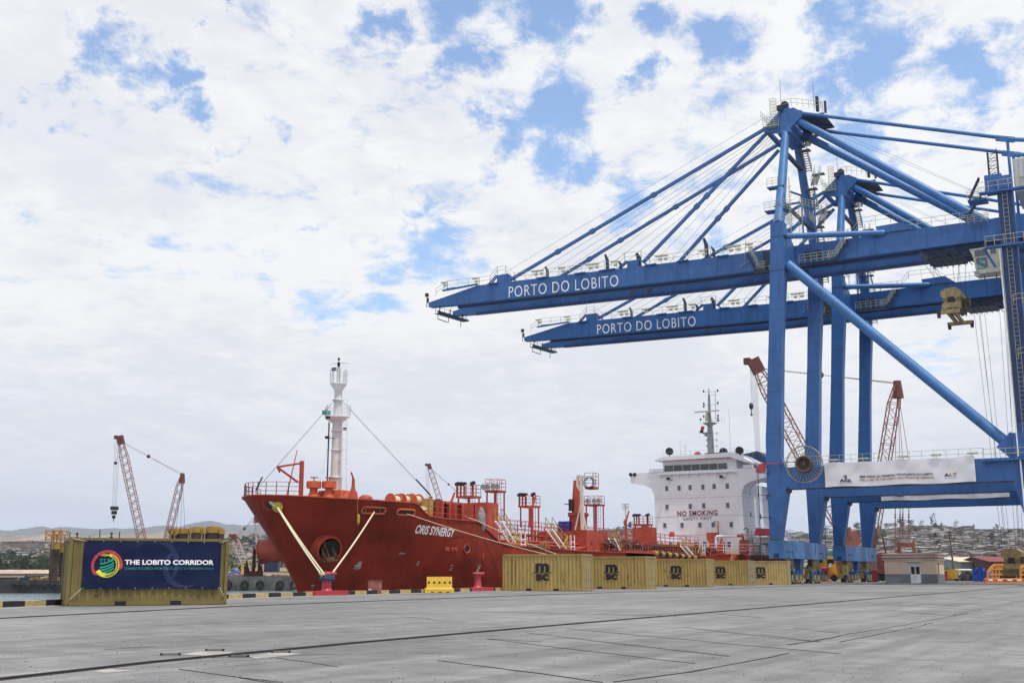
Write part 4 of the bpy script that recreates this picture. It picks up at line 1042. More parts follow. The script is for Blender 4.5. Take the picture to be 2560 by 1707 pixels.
# central catwalk with rails
cw=[(1230,1300),(1290,1316),(1360,1325),(1480,1331),(1560,1345),(1620,1352),(1700,1360)]
cwp=[Vector((SX+2.2,y,z)) for y,z in((76.4,4.6),(90,4.55),(100,4.5),(133,4.3))]
m=MB()
for a,b in zip(cwp,cwp[1:]):
    m.beam(a,b,1.1,.12)
    n_=int((b-a).length/2.5)
    for i in range(n_):
        c=a.lerp(b,i/n_)
        for e in(-.5,.5): m.tube((c.x+e,c.y,2.3),(c.x+e,c.y,c.z),.06,5)
m.build('catwalk',DECK,ship)
m=MB()
for e in(-.52,.52): m.rail([p+Vector((e,0,.05)) for p in cwp],1.15,1.3,.028,2)
m.rail([(SX-1.6,y,4.6) for y in(77,88,99,112)],1.15,1.4,.028,2); m.build('catwalk_rail',DECK,ship)
# pipes along the deck
m=MB(); rg=random.Random(3)
for k,(dx_,z,r) in enumerate([(5.1,3.25,.12),(4.6,3.55,.16),(4.1,3.9,.13),(3.6,3.6,.2),(3.1,3.9,.13),(1.2,3.7,.2),(.5,3.9,.15),(-.5,3.6,.2),(-1.5,3.8,.16),(-3,3.6,.2)]):
    m.cut(); ya=77+rg.uniform(0,3); m.path([Vector((SX+dx_,ya,2.4)),Vector((SX+dx_,ya,z)),Vector((SX+dx_,104,z-.05)),Vector((SX+dx_,131,z-.1))],r,8)
each(m,'deck_pipe',DECK,ship,True)
m=MB()
for i in range(34):
    m.cut(); y=78.5+i*1.55; m.box((SX-3.4,y,3.25),(SX+5.3,y+.1,3.4)); 
    for e in(-3.2,1.0,3.2,5.2): m.box((SX+e,y,2.3),(SX+e+.1,y+.1,3.3))
each(m,'pipe_rack',DECK,ship)
m=MB()
for i in range(60):
    m.cut(); y=98+rg.uniform(0,34);x=SX+rg.choice([1.2,3.1,3.6,4.1,4.6,5.1])+rg.uniform(-.2,.2);z=3.6+rg.uniform(-.2,.5); m.tube((x,y,z),(x+.5,y,z),.16,8); m.tube((x+.25,y,z),(x+.25,y,z+.45),.04,5); m.ring((x+.25,y,z+.48),.16,.025,(0,0,1),10,4)
each(m,'valve',mat('valve_brown',(.22,.06,.035),.6,var=.4,scale=6),ship)
m=MB()
for i in range(46):
    m.cut(); y=101+i*.68; m.tube((SX+5.3,y,3.1),(SX+5.3,y,3.95+rg.uniform(-.1,.25)),.09,7); m.lathe((SX+5.3,y,4.0),[(.16,-.05),(.17,.05),(.06,.12)],8)
each(m,'manifold_flange',RUST,ship)
rg=random.Random(31); m=MB()
for i in range(100):
    y=80+rg.random()*52; x=SX+rg.uniform(.5,5.2); h=rg.uniform(1.1,2.7); k=rg.randrange(4); m.cut()
    if k==0: m.tube((x,y,2.3),(x,y,2.3+h),.10,7); m.lathe((x,y,2.3+h),[(.2,0),(.2,.08),(.06,.2)],8)
    elif k==1: m.tube((x,y,2.6+h*.5),(x-2.5*rg.random()-.6,y,2.6+h*.5),.11,7); m.tube((x,y,2.6+h*.5),(x,y,2.3),.11,7)
    elif k==2: m.box((x-.25,y-.2,2.3),(x+.25,y+.25,2.3+h*.7))
    else: m.tube((x,y,3.2),(x,y+rg.uniform(2,5),3.2+rg.uniform(-.2,.5)),.09,7)
each(m,'deck_fitting',DECK,ship)
m=MB()
for x,z0 in((5.6,2.3),(3.9,3.6)): m.rail([(SX+x,y,z0) for y in(99,104,112,121,131)],1.1,1.1,.025,2)
m.build('manifold_rail',DECK,ship)
# hoses draped over the manifold
for y0 in(101.5,104.5,107.5):
    m=MB(); pts=[Vector((SX+4.8-.0*i,y0+1.4*math.sin(i*.3)*.5,3.9+1.1*math.sin(math.pi*i/12)-.12*i)) +Vector((i*.16,0,0)) for i in range(13)]; m.path(pts,.07,6); m.build('cargo_hose',BLACK,ship)
for px in(1232,1362): 
    p=hx(px,1370,SX+5.6); m=MB(); m.lathe((p.x,p.y,0),[(.22,2.3),(.22,hx(px,1342 if px<1300 else 1357,SX+5.6).z),(.12,hx(px,1340 if px<1300 else 1354,SX+5.6).z)],12); m.build('vent_post',DECK,ship,smooth=True)
# big red crane house with white gate and stores
h0=hx(1468,1326,SX+5.0); hl_=hx(1400,1326,SX+5.0)
m=MB(); m.box((SX-.2,h0.y-.2,2.3),(SX+5.0,h0.y+4.6,h0.z)); m.build('crane_house',DECK,ship)
for px in((1425),):
    p=hy(1411,1322,h0.y+.8); m=MB()
    for e in(-.32,.34): m.cut(); m.lathe((p.x+e,p.y,h0.z),[(.30,0),(.31,.3),(.30,.62),(.31,.9),(.29,.95)],14)
    each(m,'blue_drum',mat('drum_blue',(.01,.03,.28),.4),ship,True)
hcx=hy(1446,1320,h0.y+1.6); zt=lambda py:hy(1446,py,h0.y+1.6).z
m=MB(); m.lathe((hcx.x,hcx.y,0),[(.85,h0.z),(.80,zt(1292)),(1.0,zt(1290)),(1.0,zt(1283)),(.6,zt(1281))],16); m.lathe((hcx.x-.15,hcx.y,0),[(.5,zt(1282)),(.42,zt(1235)),(.3,zt(1200))],8); q=m.build('crane_pedestal',DECK,ship)
m=MB(); a=hy(1457,1324,h0.y+.4);b=hy(1453,1192,h0.y+.4); m.beam(a,b,.30,.30,.24,.24); m.beam(hy(1438,1324,h0.y+.4),hy(1452,1262,h0.y+.4),.13,.13); m.beam(hy(1466,1324,h0.y+.5),hy(1457,1280,h0.y+.5),.13,.13)
m.beam(hy(1444,1192,h0.y+.4),hy(1444,1212,h0.y+.4),.2,.2); m.beam(hy(1444,1212,h0.y+.4),hy(1453,1226,h0.y+.4),.25,.25); m.beam(hy(1443,1190,h0.y+.4),hy(1462,1192,h0.y+.4),.2,.25)
m.build('cargo_crane_jib',mat('crane_cream',(.72,.66,.58),.55,var=.12,scale=3,dirt=(.35,.12,.04),streak=.8),q)
m=MB(); a=hy(1462,1222,h0.y+.6);b=hy(1483,1222,h0.y+.6); m.box((a.x,a.y,a.z),(b.x,a.y+1.2,a.z+.22)); m.rail([(a.x,a.y,a.z+.2),(b.x,a.y,a.z+.2),(b.x,a.y+1.2,a.z+.2)],1.3,.6,.03,3); m.build('crane_basket',DECK,q)
m=MB()
for k in range(3): m.cut(); m.ring(hy(1470+k*3,1206,h0.y+.5),.5,.03,(0,1,0),14,4)
each(m,'hose_loop',BLACK,q)
m=MB(); a=hy(1425,1283,h0.y+1); m.box((a.x-.2,a.y,a.z-.1),(a.x+1.3,a.y+.3,a.z+.1)); m.beam((a.x,a.y,a.z),(a.x-.05,a.y,h0.z+.3),.08,.08); m.cbox(hy(1428,1262,h0.y+1),(.4,.35,1.1)); m.tube(hy(1412,1260,h0.y+1),hy(1434,1260,h0.y+1),.05,5); m.build('searchlight_bracket',DARK,q)
# accommodation ladders: white stringers, yellow rails
def deck_stair(a,b,x,rails=LADY):
    p=hx(*a,x);q=hx(*b,x); m=MB()
    for e in(-.3,.3): m.beam(p+Vector((e,0,0)),q+Vector((e,0,0)),.09,.16)
    for i in range(9): c=p.lerp(q,(i+.5)/9); m.cbox(c,(.6,.2,.04))
    o=m.build('deck_ladder',LETW,ship); m=MB()
    for e in(-.32,.32):
        for h in(.5,1.0): m.tube(p+Vector((e,0,h)),q+Vector((e,0,h)),.035,5)
        for i in range(4): c=p.lerp(q,i/3)+Vector((e,0,0)); m.tube(c,c+Vector((0,0,1)),.035,5)
    m.build('hand_rail',rails,o)
deck_stair((1246,1302),(1280,1357),SX+5.2); deck_stair((1372,1322),(1408,1371),SX+5.4); deck_stair((1528,1345),(1547,1384),SX+5.6); deck_stair((1707,1364),(1733,1394),SX+6,LADY)
for px in(1308,1432,1760):
    p=hx(px,1368 if px<1400 else 1374,SX+6); 
    if px>1700: p=hx(px,1388,SX+6)
    m=MB()
    for e in(-.35,.35): m.tube((p.x,p.y+e,2.3),(p.x,p.y+e,p.z+1.3),.045,5)
    for k in range(4): m.tube((p.x,p.y-.35,2.7+k*.42),(p.x,p.y+.35,2.7+k*.42),.04,5)
    m.build('step_gate',LETW,ship)
    m=MB()
    for e in(-1.3,-.9): m.tube((p.x,p.y+e,2.3),(p.x,p.y+e+.3,p.z+1.2),.045,5)
    m.tube((p.x,p.y-1,p.z+1.2),(p.x,p.y-2,p.z+.2),.045,5); m.build('hand_rail',LADY,ship)
m=MB(); p=hx(1358,1377,SX+6); m.rail([(p.x,p.y,2.6),(p.x,p.y+1.0,2.6)],1.3,.5,.05,1); m.build('yellow_guard',LADY,ship)
m=MB()
for i,(px,py) in enumerate([(1325,1370),(1333,1374),(1345,1374),(1351,1370)]): m.cut(); p=hx(px,py,SX+6.1); m.ball(p,.42,8,(1,1,.8)); m.cbox(p+Vector((0,.3,0)),(.3,.5,.3))
each(m,'mooring_winch',mat('winch_dark_green',(.02,.05,.04),.6),ship)
# yellow and black boom over the side
a=hx(1633,1382,SX+HB-.1); b=hx(1745,1394,SX+HB-.1); m=MB()
for i in range(14): m.m=i%2; m.tube(a.lerp(b,i/14),a.lerp(b,(i+1)/14),.26,10)
m.build('striped_boom',[COLLAR,BLACK],ship)
a=hx(1560,1375,SX+HB-.2);b=hx(1633,1382,SX+HB-.2); m=MB(); m.box((SX+4.6,a.y,2.6),(SX+HB,b.y,a.z-.0)); m.build('drip_tray',DECK,ship)
# hose crane (small red davits)
for px in(1124,1330,1565):
    p=hx(px,1300 if px<1400 else 1330,SX+3); m=MB(); m.tube((p.x,p.y,3),(p.x,p.y,p.z+1.2),.14,8); m.beam((p.x,p.y,p.z+1.1),(p.x+.2,p.y+.4,p.z+2.2),.16,.2,.1,.12); m.ring((p.x,p.y-.2,p.z+1.0),.28,.06,(1,0,0),12,5); m.build('hose_davit',DECK,ship)
# ---- superstructure of the ship
SY=139.0
def sp(px,py,y=SY): return hy(px,py,y)
XL=sp(1636,1250).x; XR=sp(1855,1250).x; ZT=sp(1700,1192).z; Z1=sp(1650,1228).z
m=MB(); m.box((XL,SY,3.5),(XR,SY+15,Z1+.8)); ss=m.build('superstructure',WHITE,ship)
m=MB()   # wing deck with curved brackets either side
ztop=sp(1700,1184).z; zw0=sp(1580,1209).z
prof=[(XL-3.45,ztop+.0)]
wl=sp(1576,1190).x; wr=XR+2.9
zt_=sp(1600,1182).z; zb_=sp(1580,1207).z; zr_=sp(1636,1222).z
pl=[(wl,zt_),(wl,zb_),(XL-1.1,zb_-.45),(XL-.35,zb_-.85),(XL,zr_-.9),(XR,zr_-.9),(XR+.35,zb_-.85),(XR+1.1,zb_-.45),(wr,zb_),(wr,zt_)]
m.prism(pl,1,SY-.02,SY+3.2); m.build('bridge_wing',WHITE,ss)
m=MB(); 
for s in(-1,1):
    m.cut(); x=XL-.6 if s<0 else XR+.3; m.box((x-.0,SY-.12,zt_),(x+ (2.0 if s<0 else 1.2),SY+.4,zt_+.42))
each(m,'wing_bulwark',WHITE,ss)
# wheelhouse with raked windows
wx0=sp(1655,1165).x; wx1=sp(1822,1160).x; wz0=zt_-.1; wz1=sp(1700,1150).z
m=MB(); m.box((wx0,SY+.3,zt_),(wx1+.9,SY+6,wz1)); wh=m.build('wheelhouse',WHITE,ss)
m=MB(); ez=wz1; m.prism([(wx0-.9,ez),(wx1+.3,ez+.05),(wx1+2.6,ez-.8),(wx1+2.9,ez-.62),(wx1+.8,ez+.62),(wx0+.1,ez+.45)],1,SY-.6,SY+6.5); m.build('wheelhouse_roof',WHITE,wh)
wins=[(1662.5,1682),(1685.5,1704.5),(1708,1727),(1730,1748.5),(1752,1771),(1774,1793),(1797,1816.5)]
for i,(a,b) in enumerate(wins):
    p=sp(a,1178-i*.8,SY+.28);q=sp(b,1163-i*.9,SY+.28); m=MB(); m.box((p.x-.05,SY+.22,p.z-.05),(q.x+.05,SY+.26,q.z+.05)); f=m.build('bridge_window_frame',GALV,wh)
    m=MB(); m.box((p.x,SY+.2,p.z),(q.x,SY+.215,q.z)); m.build('window_pane',GLASS,f)
    if i in(0,6): m=MB(); m.ring(((p.x+q.x)/2,SY+.18,(p.z+q.z)/2),.26,.025,(0,1,0),16,5); m.build('clear_view_screen',GALV,f)
def window(px,py,w=.42,h=.62,parent=ss):
    c=sp(px,py); m=MB(); m.box((c.x-w/2-.06,SY-.04,c.z-h/2-.06),(c.x+w/2+.06,SY-.004,c.z+h/2+.06)); f=m.build('window',WHITE,parent)
    m=MB(); m.box((c.x-w/2,SY-.055,c.z-h/2),(c.x+w/2,SY-.042,c.z+h/2)); m.build('window_pane',mat('porthole_glass',(.06,.09,.13),.15,spec=.8),f)
for px,py in [(1667,1220.5),(1698,1219.5),(1725.5,1218),(1757.5,1217),(1785.5,1215.5),(1818.5,1214.5),(1668,1266.5),(1726,1265),(1759.5,1263.5),(1819.5,1262.5),(1662.5,1313),(1705.5,1312),(1750,1311.5),(1783,1311),(1828.5,1310.5),(1740,1360),(1762,1360),(1823,1360)]: window(px,py)
m=MB(); fn0=sp(1693.5,1290)
def sstext(s,pa,pb,ytop_,mt,bold,name,shear=0):
    a=sp(*pa);b=sp(*pb);h=sp(pa[0],ytop_).z-a.z; mb=MB(); L=b.x-a.x
    text_fit(mb,s,lambda u,v,th:(a.x+u,SY-.012,a.z+(b.z-a.z)*u/L+v),L,h,bold,1.15,shear); mb.build(name,mt,ss)
sstext('NO SMOKING',(1693.5,1290.5),(1794,1287.5),1277,mat('letter_maroon',(.16,.02,.05),.6),.035,'warning_lettering')
sstext('SAFETY FIRST',(1708,1300.5),(1779.5,1298.5),1293,mat('letter_green_black',(.03,.05,.04),.6),.012,'warning_lettering')
m=MB()
for py in(1245,1291,1338): m.cut(); z=sp(1745,py-1).z; m.box((XL-.01,SY-.012,z),(XR+.012,SY+15.01,z+.045))
each(m,'weld_seam',mat('seam_grey',(.45,.43,.46),.6),ss)
m=MB()
for i in range(9): x=XL+1+i*1.25; m.box((x,SY-.35,zt_-.75),(x+.07,SY,zt_-.4))
m.box((XL+.6,SY-.36,zt_-.4),(XR-.6,SY,zt_-.33)); m.build('gutter_bracket',WHITE,ss)
for px,py in((1670,1196),(1802.5,1191)): c=sp(px,py,SY-.5); m=MB(); m.cbox(c,(.34,.3,.34)); m.tube(c,c+Vector((.4,.4,-.2)),.04,5); m.build('flood_lamp',BLACK,ss)
for px,py in((1577,1186),(1587,1186),(1895,1173)): c=sp(px,py,SY); m=MB(); m.lathe((c.x,c.y,c.z),[(.24,-.12),(.25,0),(.12,.3)],12,1); m.tube(c,(c.x,c.y,zt_),.05,5); m.build('search_lamp',BLACK,ss)
m=MB() # side windows + stern house on the quay side
for (y,z) in [(142,Z1-.6),(145.5,Z1-.7),(149,Z1-.8),(142,8.2),(146,8.1),(150,8),(142.2,5.9)]: m.cut(); m.box((XR+.0,y,z),(XR+.02,y+.42,z+.62))
each(m,'window',GLASS,ss)
m=MB(); m.box((XR,SY+6,3.5),(XR+.25,SY+15,sp(1890,1350,SY+6).z)); m.build('side_casing',WHITE,ss)
# roof gear
zr=wz1+.5
for px,py,r in((1674,1128,.48),(1809,1129,.5),(1849,1126,.5)):
    c=sp(px,py,SY+1.5); m=MB(); m.lathe((c.x,c.y,c.z),[(r,-.25),(r*1.02,.1),(r*.5,.4)],16,1); m.tube(c-Vector((0,0,r)),(c.x,c.y,zr-.2),.06,5); m.ring((c.x,c.y-.2,c.z),r*.62,.03,(0,1,0),14,5); m.build('searchlight',BLACK,wh)
c=sp(1744,1134,SY+2); m=MB(); m.ball(c,.42,12,(1,1,.7)); m.build('life_raft_pod',RED,wh,smooth=True)
m=MB(); m.rail([(wx0+.2,SY+.6,zr-.1),(wx1+.6,SY+.6,zr-.1),(wx1+1.5,SY+5,zr-.1)],.8,1.2,.015,1); m.build('roof_rail',GALV,wh)
m=MB(); a=sp(1762,1136,SY+1.2); m.box((a.x,a.y,a.z),(a.x+2.2,a.y+.2,a.z+.2)); m.build('roof_beam',RUST,wh)
for px,pyt in((1657,1122),(1700,1100),(1822,1020),(1713,1113)):
    p=sp(px,pyt,SY+1); m=MB(); m.tube((p.x,p.y,zr-.2),p,.02,4); 
    if px==1713:
        for k in range(3): m.tube((p.x-.25,p.y,p.z-.2*k),(p.x+.25,p.y,p.z-.2*k),.02,4)
    m.build('whip_antenna',GALV,wh)
# funnel block behind
m=MB(); a=sp(1845,1137,SY+8); m.prism([(a.x-.4,zr-2.5),(a.x+5.2,zr-3.2),(a.x+5.2,a.z-1.6),(a.x+2.6,a.z+.4),(a.x-.4,a.z-.1)],1,SY+8,SY+12); fb=m.build('funnel',mat('funnel_blue',(.03,.07,.17),.5),ship)
m=MB(); 
for k in range(4): m.ring((a.x+k*.8,SY+7.6,zr-.1-.15*k),.42,.035,(1,-.3,0),14,5)
m.rail([(a.x-.5,SY+7.5,zr-.6),(a.x+3.5,SY+7.5,zr-1.6)],1.0,.8,.03,2); m.build('funnel_guard',LETW,fb)
m=MB(); p=sp(2024,1320,SY+14); m.tube((XR-2,SY+14,zr-.5),(XR-2,SY+14,zr+.9),.25,10); m.build('exhaust_pipe',BLACK,fb)
# main mast on the wheelhouse
MX=sp(1776,1100,SY+3).x; MY=SY+3
def mmz(py): return sp(1776,py,MY).z
m=MB(); m.lathe((MX,MY,0),[(.48,zr-.5),(.42,mmz(1090)),(.34,mmz(1062))],8); m.lathe((MX,MY,0),[(.30,mmz(1062)),(.14,mmz(1025)),(.07,mmz(985)),(.04,mmz(972))],6)
for e in(-.22,.12): m.tube((MX+e,MY+.1,mmz(1056)),(MX+e*.7,MY+.1,mmz(985)),.03,5)
mm=m.build('radar_mast',GREENISH,ship)
m=MB(); m.lathe((MX,MY,0),[(.3,mmz(1064)),(.95,mmz(1058)),(.95,mmz(1057))],8); m.cut(); m.lathe((MX-.35,MY-.1,0),[(.3,mmz(1090)),(.65,mmz(1082)),(.65,mmz(1081))],8); each(m,'mast_platform',GREENISH,mm)
m=MB(); m.cbox(sp(1767,1028,MY-.4),(3.35,.14,.16)); m.tube(sp(1767,1030,MY-.4),sp(1767,1052,MY-.4),.16,8,.25); m.build('radar_scanner',mat('scanner_cream',(.62,.58,.50),.5),mm)
m=MB()
for px,py in((1759,978),(1794,976),(1759.5,1009),(1759.5,1016),(1794.5,1007),(1759.5,1041),(1795,1039),(1751.5,1048)): m.cut(); m.cbox(sp(px,py,MY),(.16,.16,.28))
each(m,'mast_lamp',BLACK,mm)
m=MB()
for py,a,b in((980,1760,1793),(1012,1760,1793),(988,1775,1788)): m.tube(sp(a,py,MY),sp(b,py-1,MY),.025,4)
m.tube(sp(1789,1048,MY),sp(1788,978,MY),.035,5); m.tube(sp(1772,1052,MY),sp(1773,970,MY),.02,4)
m.lathe(tuple(sp(1795,1053,MY)),[(.22,0),(.05,.7)],8)
for py in(1083,1100,1115):
    for px in(1767,1792): m.ring(sp(px,py,MY-.3),.14,.03,(1,0,0),10,4); m.tube(sp(px,py,MY-.3),sp(1778,py,MY),.02,4)
m.rail([sp(1750,1061,MY-.6),sp(1812,1057,MY-.6)],.7,.4,.015,1)
m.build('yardarm',GALV,mm)
m=MB(); a=sp(1753,1065,MY-.8); 
m.m=0; m.add([a,a+Vector((.5,0,-.05)),a+Vector((.32,0,-.5)),a+Vector((-.15,.02,-.55))],[(0,1,2,3)]); m.m=1; m.add([a+Vector((-.15,.02,-.55)),a+Vector((.32,0,-.5)),a+Vector((.25,0,-.95)),a+Vector((-.32,.02,-.85))],[(0,1,2,3)])
m.build('signal_flag',[mat('flag_red',(.6,.02,.03),.7),BLACK],mm)
for q in((1700,1125),(1836,1128),(1808,1130)): wire('mast_guy',[Vector((MX,MY,mmz(1082))),sp(*q,SY+1)],.012,LETW,ship)
# aft deck fittings in front of the block
m=MB(); a=sp(1771,1331,SY-1.6);b=sp(1794,1372,SY-1.6)
m.prism([(a.x,a.z),(b.x,a.z),(b.x,a.z-.75),(b.x-.15,a.z-1.3),(b.x-.15,3.5),(a.x+.3,3.5),(a.x+.3,a.z-1.3),(a.x,a.z-.75)],1,SY-2.3,SY-1.3); m.build('vent_trunk',DECK,ship)
m=MB(); pts=[sp(x,y,SY-2.6) for x,y in((1748,1378),(1750,1374),(1790,1374),(1790,1343),(1793,1340),(1843,1339))]; m.path([Vector(p) for p in pts],.16,10)
for p in pts[1:-1]: m.ball(p,.16,8)
m.build('white_pipe',WHITE,ship,smooth=True)
m=MB(); m.path([sp(1843,1339,SY-2.6),sp(1857,1339,SY-2.6),sp(1858,1372,SY-2.6)],.17,10); m.build('red_pipe',DECK,ship)
m=MB(); a=sp(1850,1349,SY-2.2);b=sp(1869,1380,SY-2.2); m.box((a.x,a.y-.3,3.5),(b.x,a.y+.8,a.z)); m.build('deck_house',DECK,ship)
m=MB(); c=sp(1860,1333,SY-2.2); m.lathe((c.x,c.y,0),[(.22,c.z-1.2),(.24,c.z-.1),(.40,c.z),(.3,c.z+.35),(.05,c.z+.42)],12); m.build('vent_cowl',WHITE,ship,smooth=True)
m=MB(); c=sp(1865,1325,SY-2.3); m.ring(c,.27,.05,(0,1,0),14,5); m.build('life_ring',BLACK,ship)
m=MB(); c=sp(1876,1371,SY-3.5); m.ring(c,.36,.08,(0,1,0),16,6); m.build('life_ring',mat('ring_red',(.6,.08,.06),.6),ship)
m=MB(); m.beam(sp(1785,1303,SY-.8),sp(1795,1303,SY-.8),.1,.1); m.tube(sp(1795,1303,SY-.8),sp(1796,1337,SY-.8),.08,6); m.beam(sp(1786,1304,SY-.8),sp(1794,1320,SY-.8),.05,.05); m.build('small_davit',DECK,ship)
m=MB(); m.rail([sp(1733,1381,SY-3.4),sp(1790,1381,SY-3.4),sp(1848,1383,SY-3.4),sp(1900,1383,SY-3.4)],1.05,1.1,.035,2); m.rail([sp(1900,1383,SY-3.4),(XR+1,SY+8,3.5)],1.05,1.4,.035,2); m.build('poop_rail',LETW,ship)
m=MB(); c=sp(1803,1364,SY-2.8); m.box((c.x-.5,c.y,3.5),(c.x+.3,c.y+.5,c.z+.2)); m.beam(c,c+Vector((.5,0,.3)),.2,.3); m.beam(c+Vector((-.1,0,0)),c+Vector((.1,0,.9)),.15,.2); m.build('monitor_gun',DECK,ship)
m=MB()
for px in(1825,1838): a=sp(px,1396,SY-4.4);b=sp(px+3,1372,SY-4.4); m.tube(a,b,.05,5)
for k in range(5): m.tube(sp(1825+k*.6,1396-k*5,SY-4.4),sp(1838+k*.6,1396-k*5,SY-4.4),.035,4)
m.build('boarding_ladder',YEL,ship)
m=MB(); a=sp(1884,1319,SY+1); b=sp(1915,1337,SY+1); m.prism([(a.x,b.z),(b.x+1.6,b.z),(b.x+1.6,a.z-.25),(a.x+.3,a.z)],1,SY+1,SY+3.5); m.build('lifeboat_cradle',RED,ship)
m=MB(); m.box((XR+.26,SY+3.0,sp(1890,1345).z-.5),(XR+2.9,SY+14,sp(1890,1340).z)); m.rail([(XR+.4,SY+1.2,sp(1890,1340).z),(XR+2.8,SY+1.2,sp(1890,1340).z),(XR+2.8,SY+12,sp(1890,1340).z)],1.05,1.2,.04,2); m.build('boat_deck',WHITE,ship)
m=MB(); a=sp(1646,1353,SY-1.5); m.rail([(XL+.1,SY-1.2,a.z-.1),(XL+2.6,SY-1.2,a.z+.05)],1.1,1,.03,2); m.box((XL-.1,SY-1.4,a.z-.35),(XL+3.6,SY-.1,a.z-.1)); m.build('side_platform',WHITE,ship)
m=MB(); c=sp(1680,1335,SY-1.2); m.lathe((c.x,c.y,c.z),[(.3,-.3),(.33,0),(.3,.3)],12); m.build('red_drum',mat('drum_red',(.6,.05,.03),.5),ship)
m=MB(); m.prism([(133.4,3.5),(134.6,3.5),(132.2,1.0),(131.2,1.0)],0,SX+HB-.05,SX+HB+.08); m.build('fashion_plate',mat('fashion_pink',(.55,.13,.09),.6,var=.2,scale=2),ship)
# ---- mooring ropes (each runs from a fairlead to the near bollard or away down the quay)
def rope(pts,label,r=.055):
    m=MB(); P=[]
    for a,b in zip(pts,pts[1:]):
        a=Vector(a);b=Vector(b);L=(b-a).length
        for i in range(12):
            t=i/12; p=a.lerp(b,t); p.z-=.018*L*4*t*(1-t)*.5; P.append(p)
    P.append(Vector(pts[-1])); m.path(P,r,6); return tag(m.build('mooring_rope',ROPEW,None,smooth=True),label,'rope','mooring ropes of the tanker')
bh=Vector((-42.15,53.1,1.0)); fr=BOWP+BNV*.18
rg2=hz(0,1700); e=bowpt(692,1266,.35)
rope([fr+Vector((.15,0,-.1)),e,hx(801,1432,bh.x+.2),bh+Vector((-.1,-.3,0))],'pale mooring rope from the bow fairlead to the near bollard, left strand',.05)
rope([fr+Vector((.15,0,-.05)),e+Vector((.05,0,0)),hx(809,1432,bh.x+.1),bh+Vector((.2,-.3,0))],'pale mooring rope from the bow fairlead to the near bollard, right strand',.05)
rope([ck1+Vector((.05,0,-.1)),hx(829,1434,bh.x-.1),bh+Vector((0,.2,0))],'pale mooring rope from the first bulwark chock to the near bollard',.055)
rope([ck2+Vector((.05,.1,-.1)),hx(1370,1386,-43.2)],'thin tan mooring rope from the second bulwark chock past the ship name',.03)
rope([hx(1163,1290,SX+HB-.3),hx(1190,1300,SX+HB+.1),hx(1395,1386,-43.4)],'thin tan mooring rope from the roller box down behind the containers',.035)
m=MB()
for px in(803,811,829): m.cut(); c=hx(px,1434,bh.x); m.ring(c,.10,.07,(.3,.2,1),10,6)

for o,w_ in zip(each(m,'rope_knot',mat('knot_yellow',(.70,.55,.12),.8),None),('left','middle','right')): tag(o,'yellow eye splice on the %s one of the ropes at the near bollard'%w_,'rope splice','rope splices at the near bollard')
c=bowpt(694,1267,.45); m=MB(); m.tube(c,c+BNV*.05,.33,18); o=m.build('rat_guard',mat('guard_yellow',(.55,.45,.03),.6,var=.3,scale=6)); tag(o,'round yellow rat guard disc on the bow mooring ropes','rat guard')
m=MB(); m.tube(hx(894,1300,SX+HB),hx(894,1248,SX+HB),.012,4); c=hx(893,1298,SX+HB); m.lathe((c.x+.1,c.y,c.z),[(.02,-.35),(.09,-.2),(.09,.2),(.02,.35)],8); o=m.build('hanging_rag',mat('rag_yellow',(.42,.33,.02),.8)); tag(o,'yellow float hanging on a cord from the bulwark by the first chock','float')
# ================================================================ SHIP-TO-SHORE CRANES
YN,YF=134.0,151.0          # outer faces of the near and far side frames
XW,XS=-41.1,-13.5          # waterside / landside leg outer faces
cr=thing('gantry_crane','nearest blue quayside gantry crane, its boom lettered in white over the ship','crane',(-27,143,0),'blue gantry cranes on the quay')
# legs: polygon in x,z extruded along y
wl=[(-41.1,5.1),(-39.9,5.1),(-38.75,10.7),(-39.55,11.6),(-38.4,24),(-37.7,36.9),(-37.6,41.4),(-37.6,43.2),(-39.3,43.2),(-39.4,41),(-40.2,28.7),(-41.1,16.8),(-41.3,13)]
wl=[(-41.1,5.1),(-39.85,5.1),(-38.7,11.0),(-39.45,13.4),(-38.6,28.5),(-37.85,37.3),(-37.7,43.4),(-39.35,43.4),(-39.4,41.6),(-40.2,28.7),(-41.1,16.8),(-41.2,12)]
for y in(YN,YF): m=MB(); m.prism(wl,1,y,y+1.35); m.build('leg',BLUE,cr)
ll=[(-13.0,5.1),(-11.2,5.1),(-10.9,11),(-10.9,15),(-11.8,17),(-11.8,44.9),(-13.4,44.9),(-13.5,15),(-14.2,10.7)]
for y in(YN,YF): m=MB(); m.prism(ll,1,y,y+1.5); m.build('leg',BLUE,cr)
m=MB()
for y in(YN,YF):   # leg seams, shoulders
    m.cut(); m.box((-39.42,y-.015,41.55),(-37.66,y+1.365,41.64)); m.cut(); m.box((-39.5,y-.015,37.35),(-37.8,y+1.365,37.42)); m.cut(); m.box((-41.14,y-.015,5.06),(-39.82,y+1.365,5.14))
each(m,'leg_seam',NAVY,cr)
# portal beams
for y in(YN,YF):
    m=MB(); m.prism([(-38.95,10.95),(-14.05,10.95),(-13.4,10.95),(-13.45,13.45),(-38.9,13.45),(-39.35,14.6),(-39.4,12)],1,y+.03,y+1.30); m.build('portal_beam',BLUE,cr)
m=MB()
for y in(YN,YF): m.cut(); m.box((-38.8,y+.0,10.86),(-14.1,y+1.33,10.945)); m.tube((-38.6,y-.1,10.7),(-38.6,y+.5,10.7),.28,12); m.ring((-38.6,y-.1,10.75),.26,.09,(0,1,0),12,5)
each(m,'beam_flange',NAVY,cr)
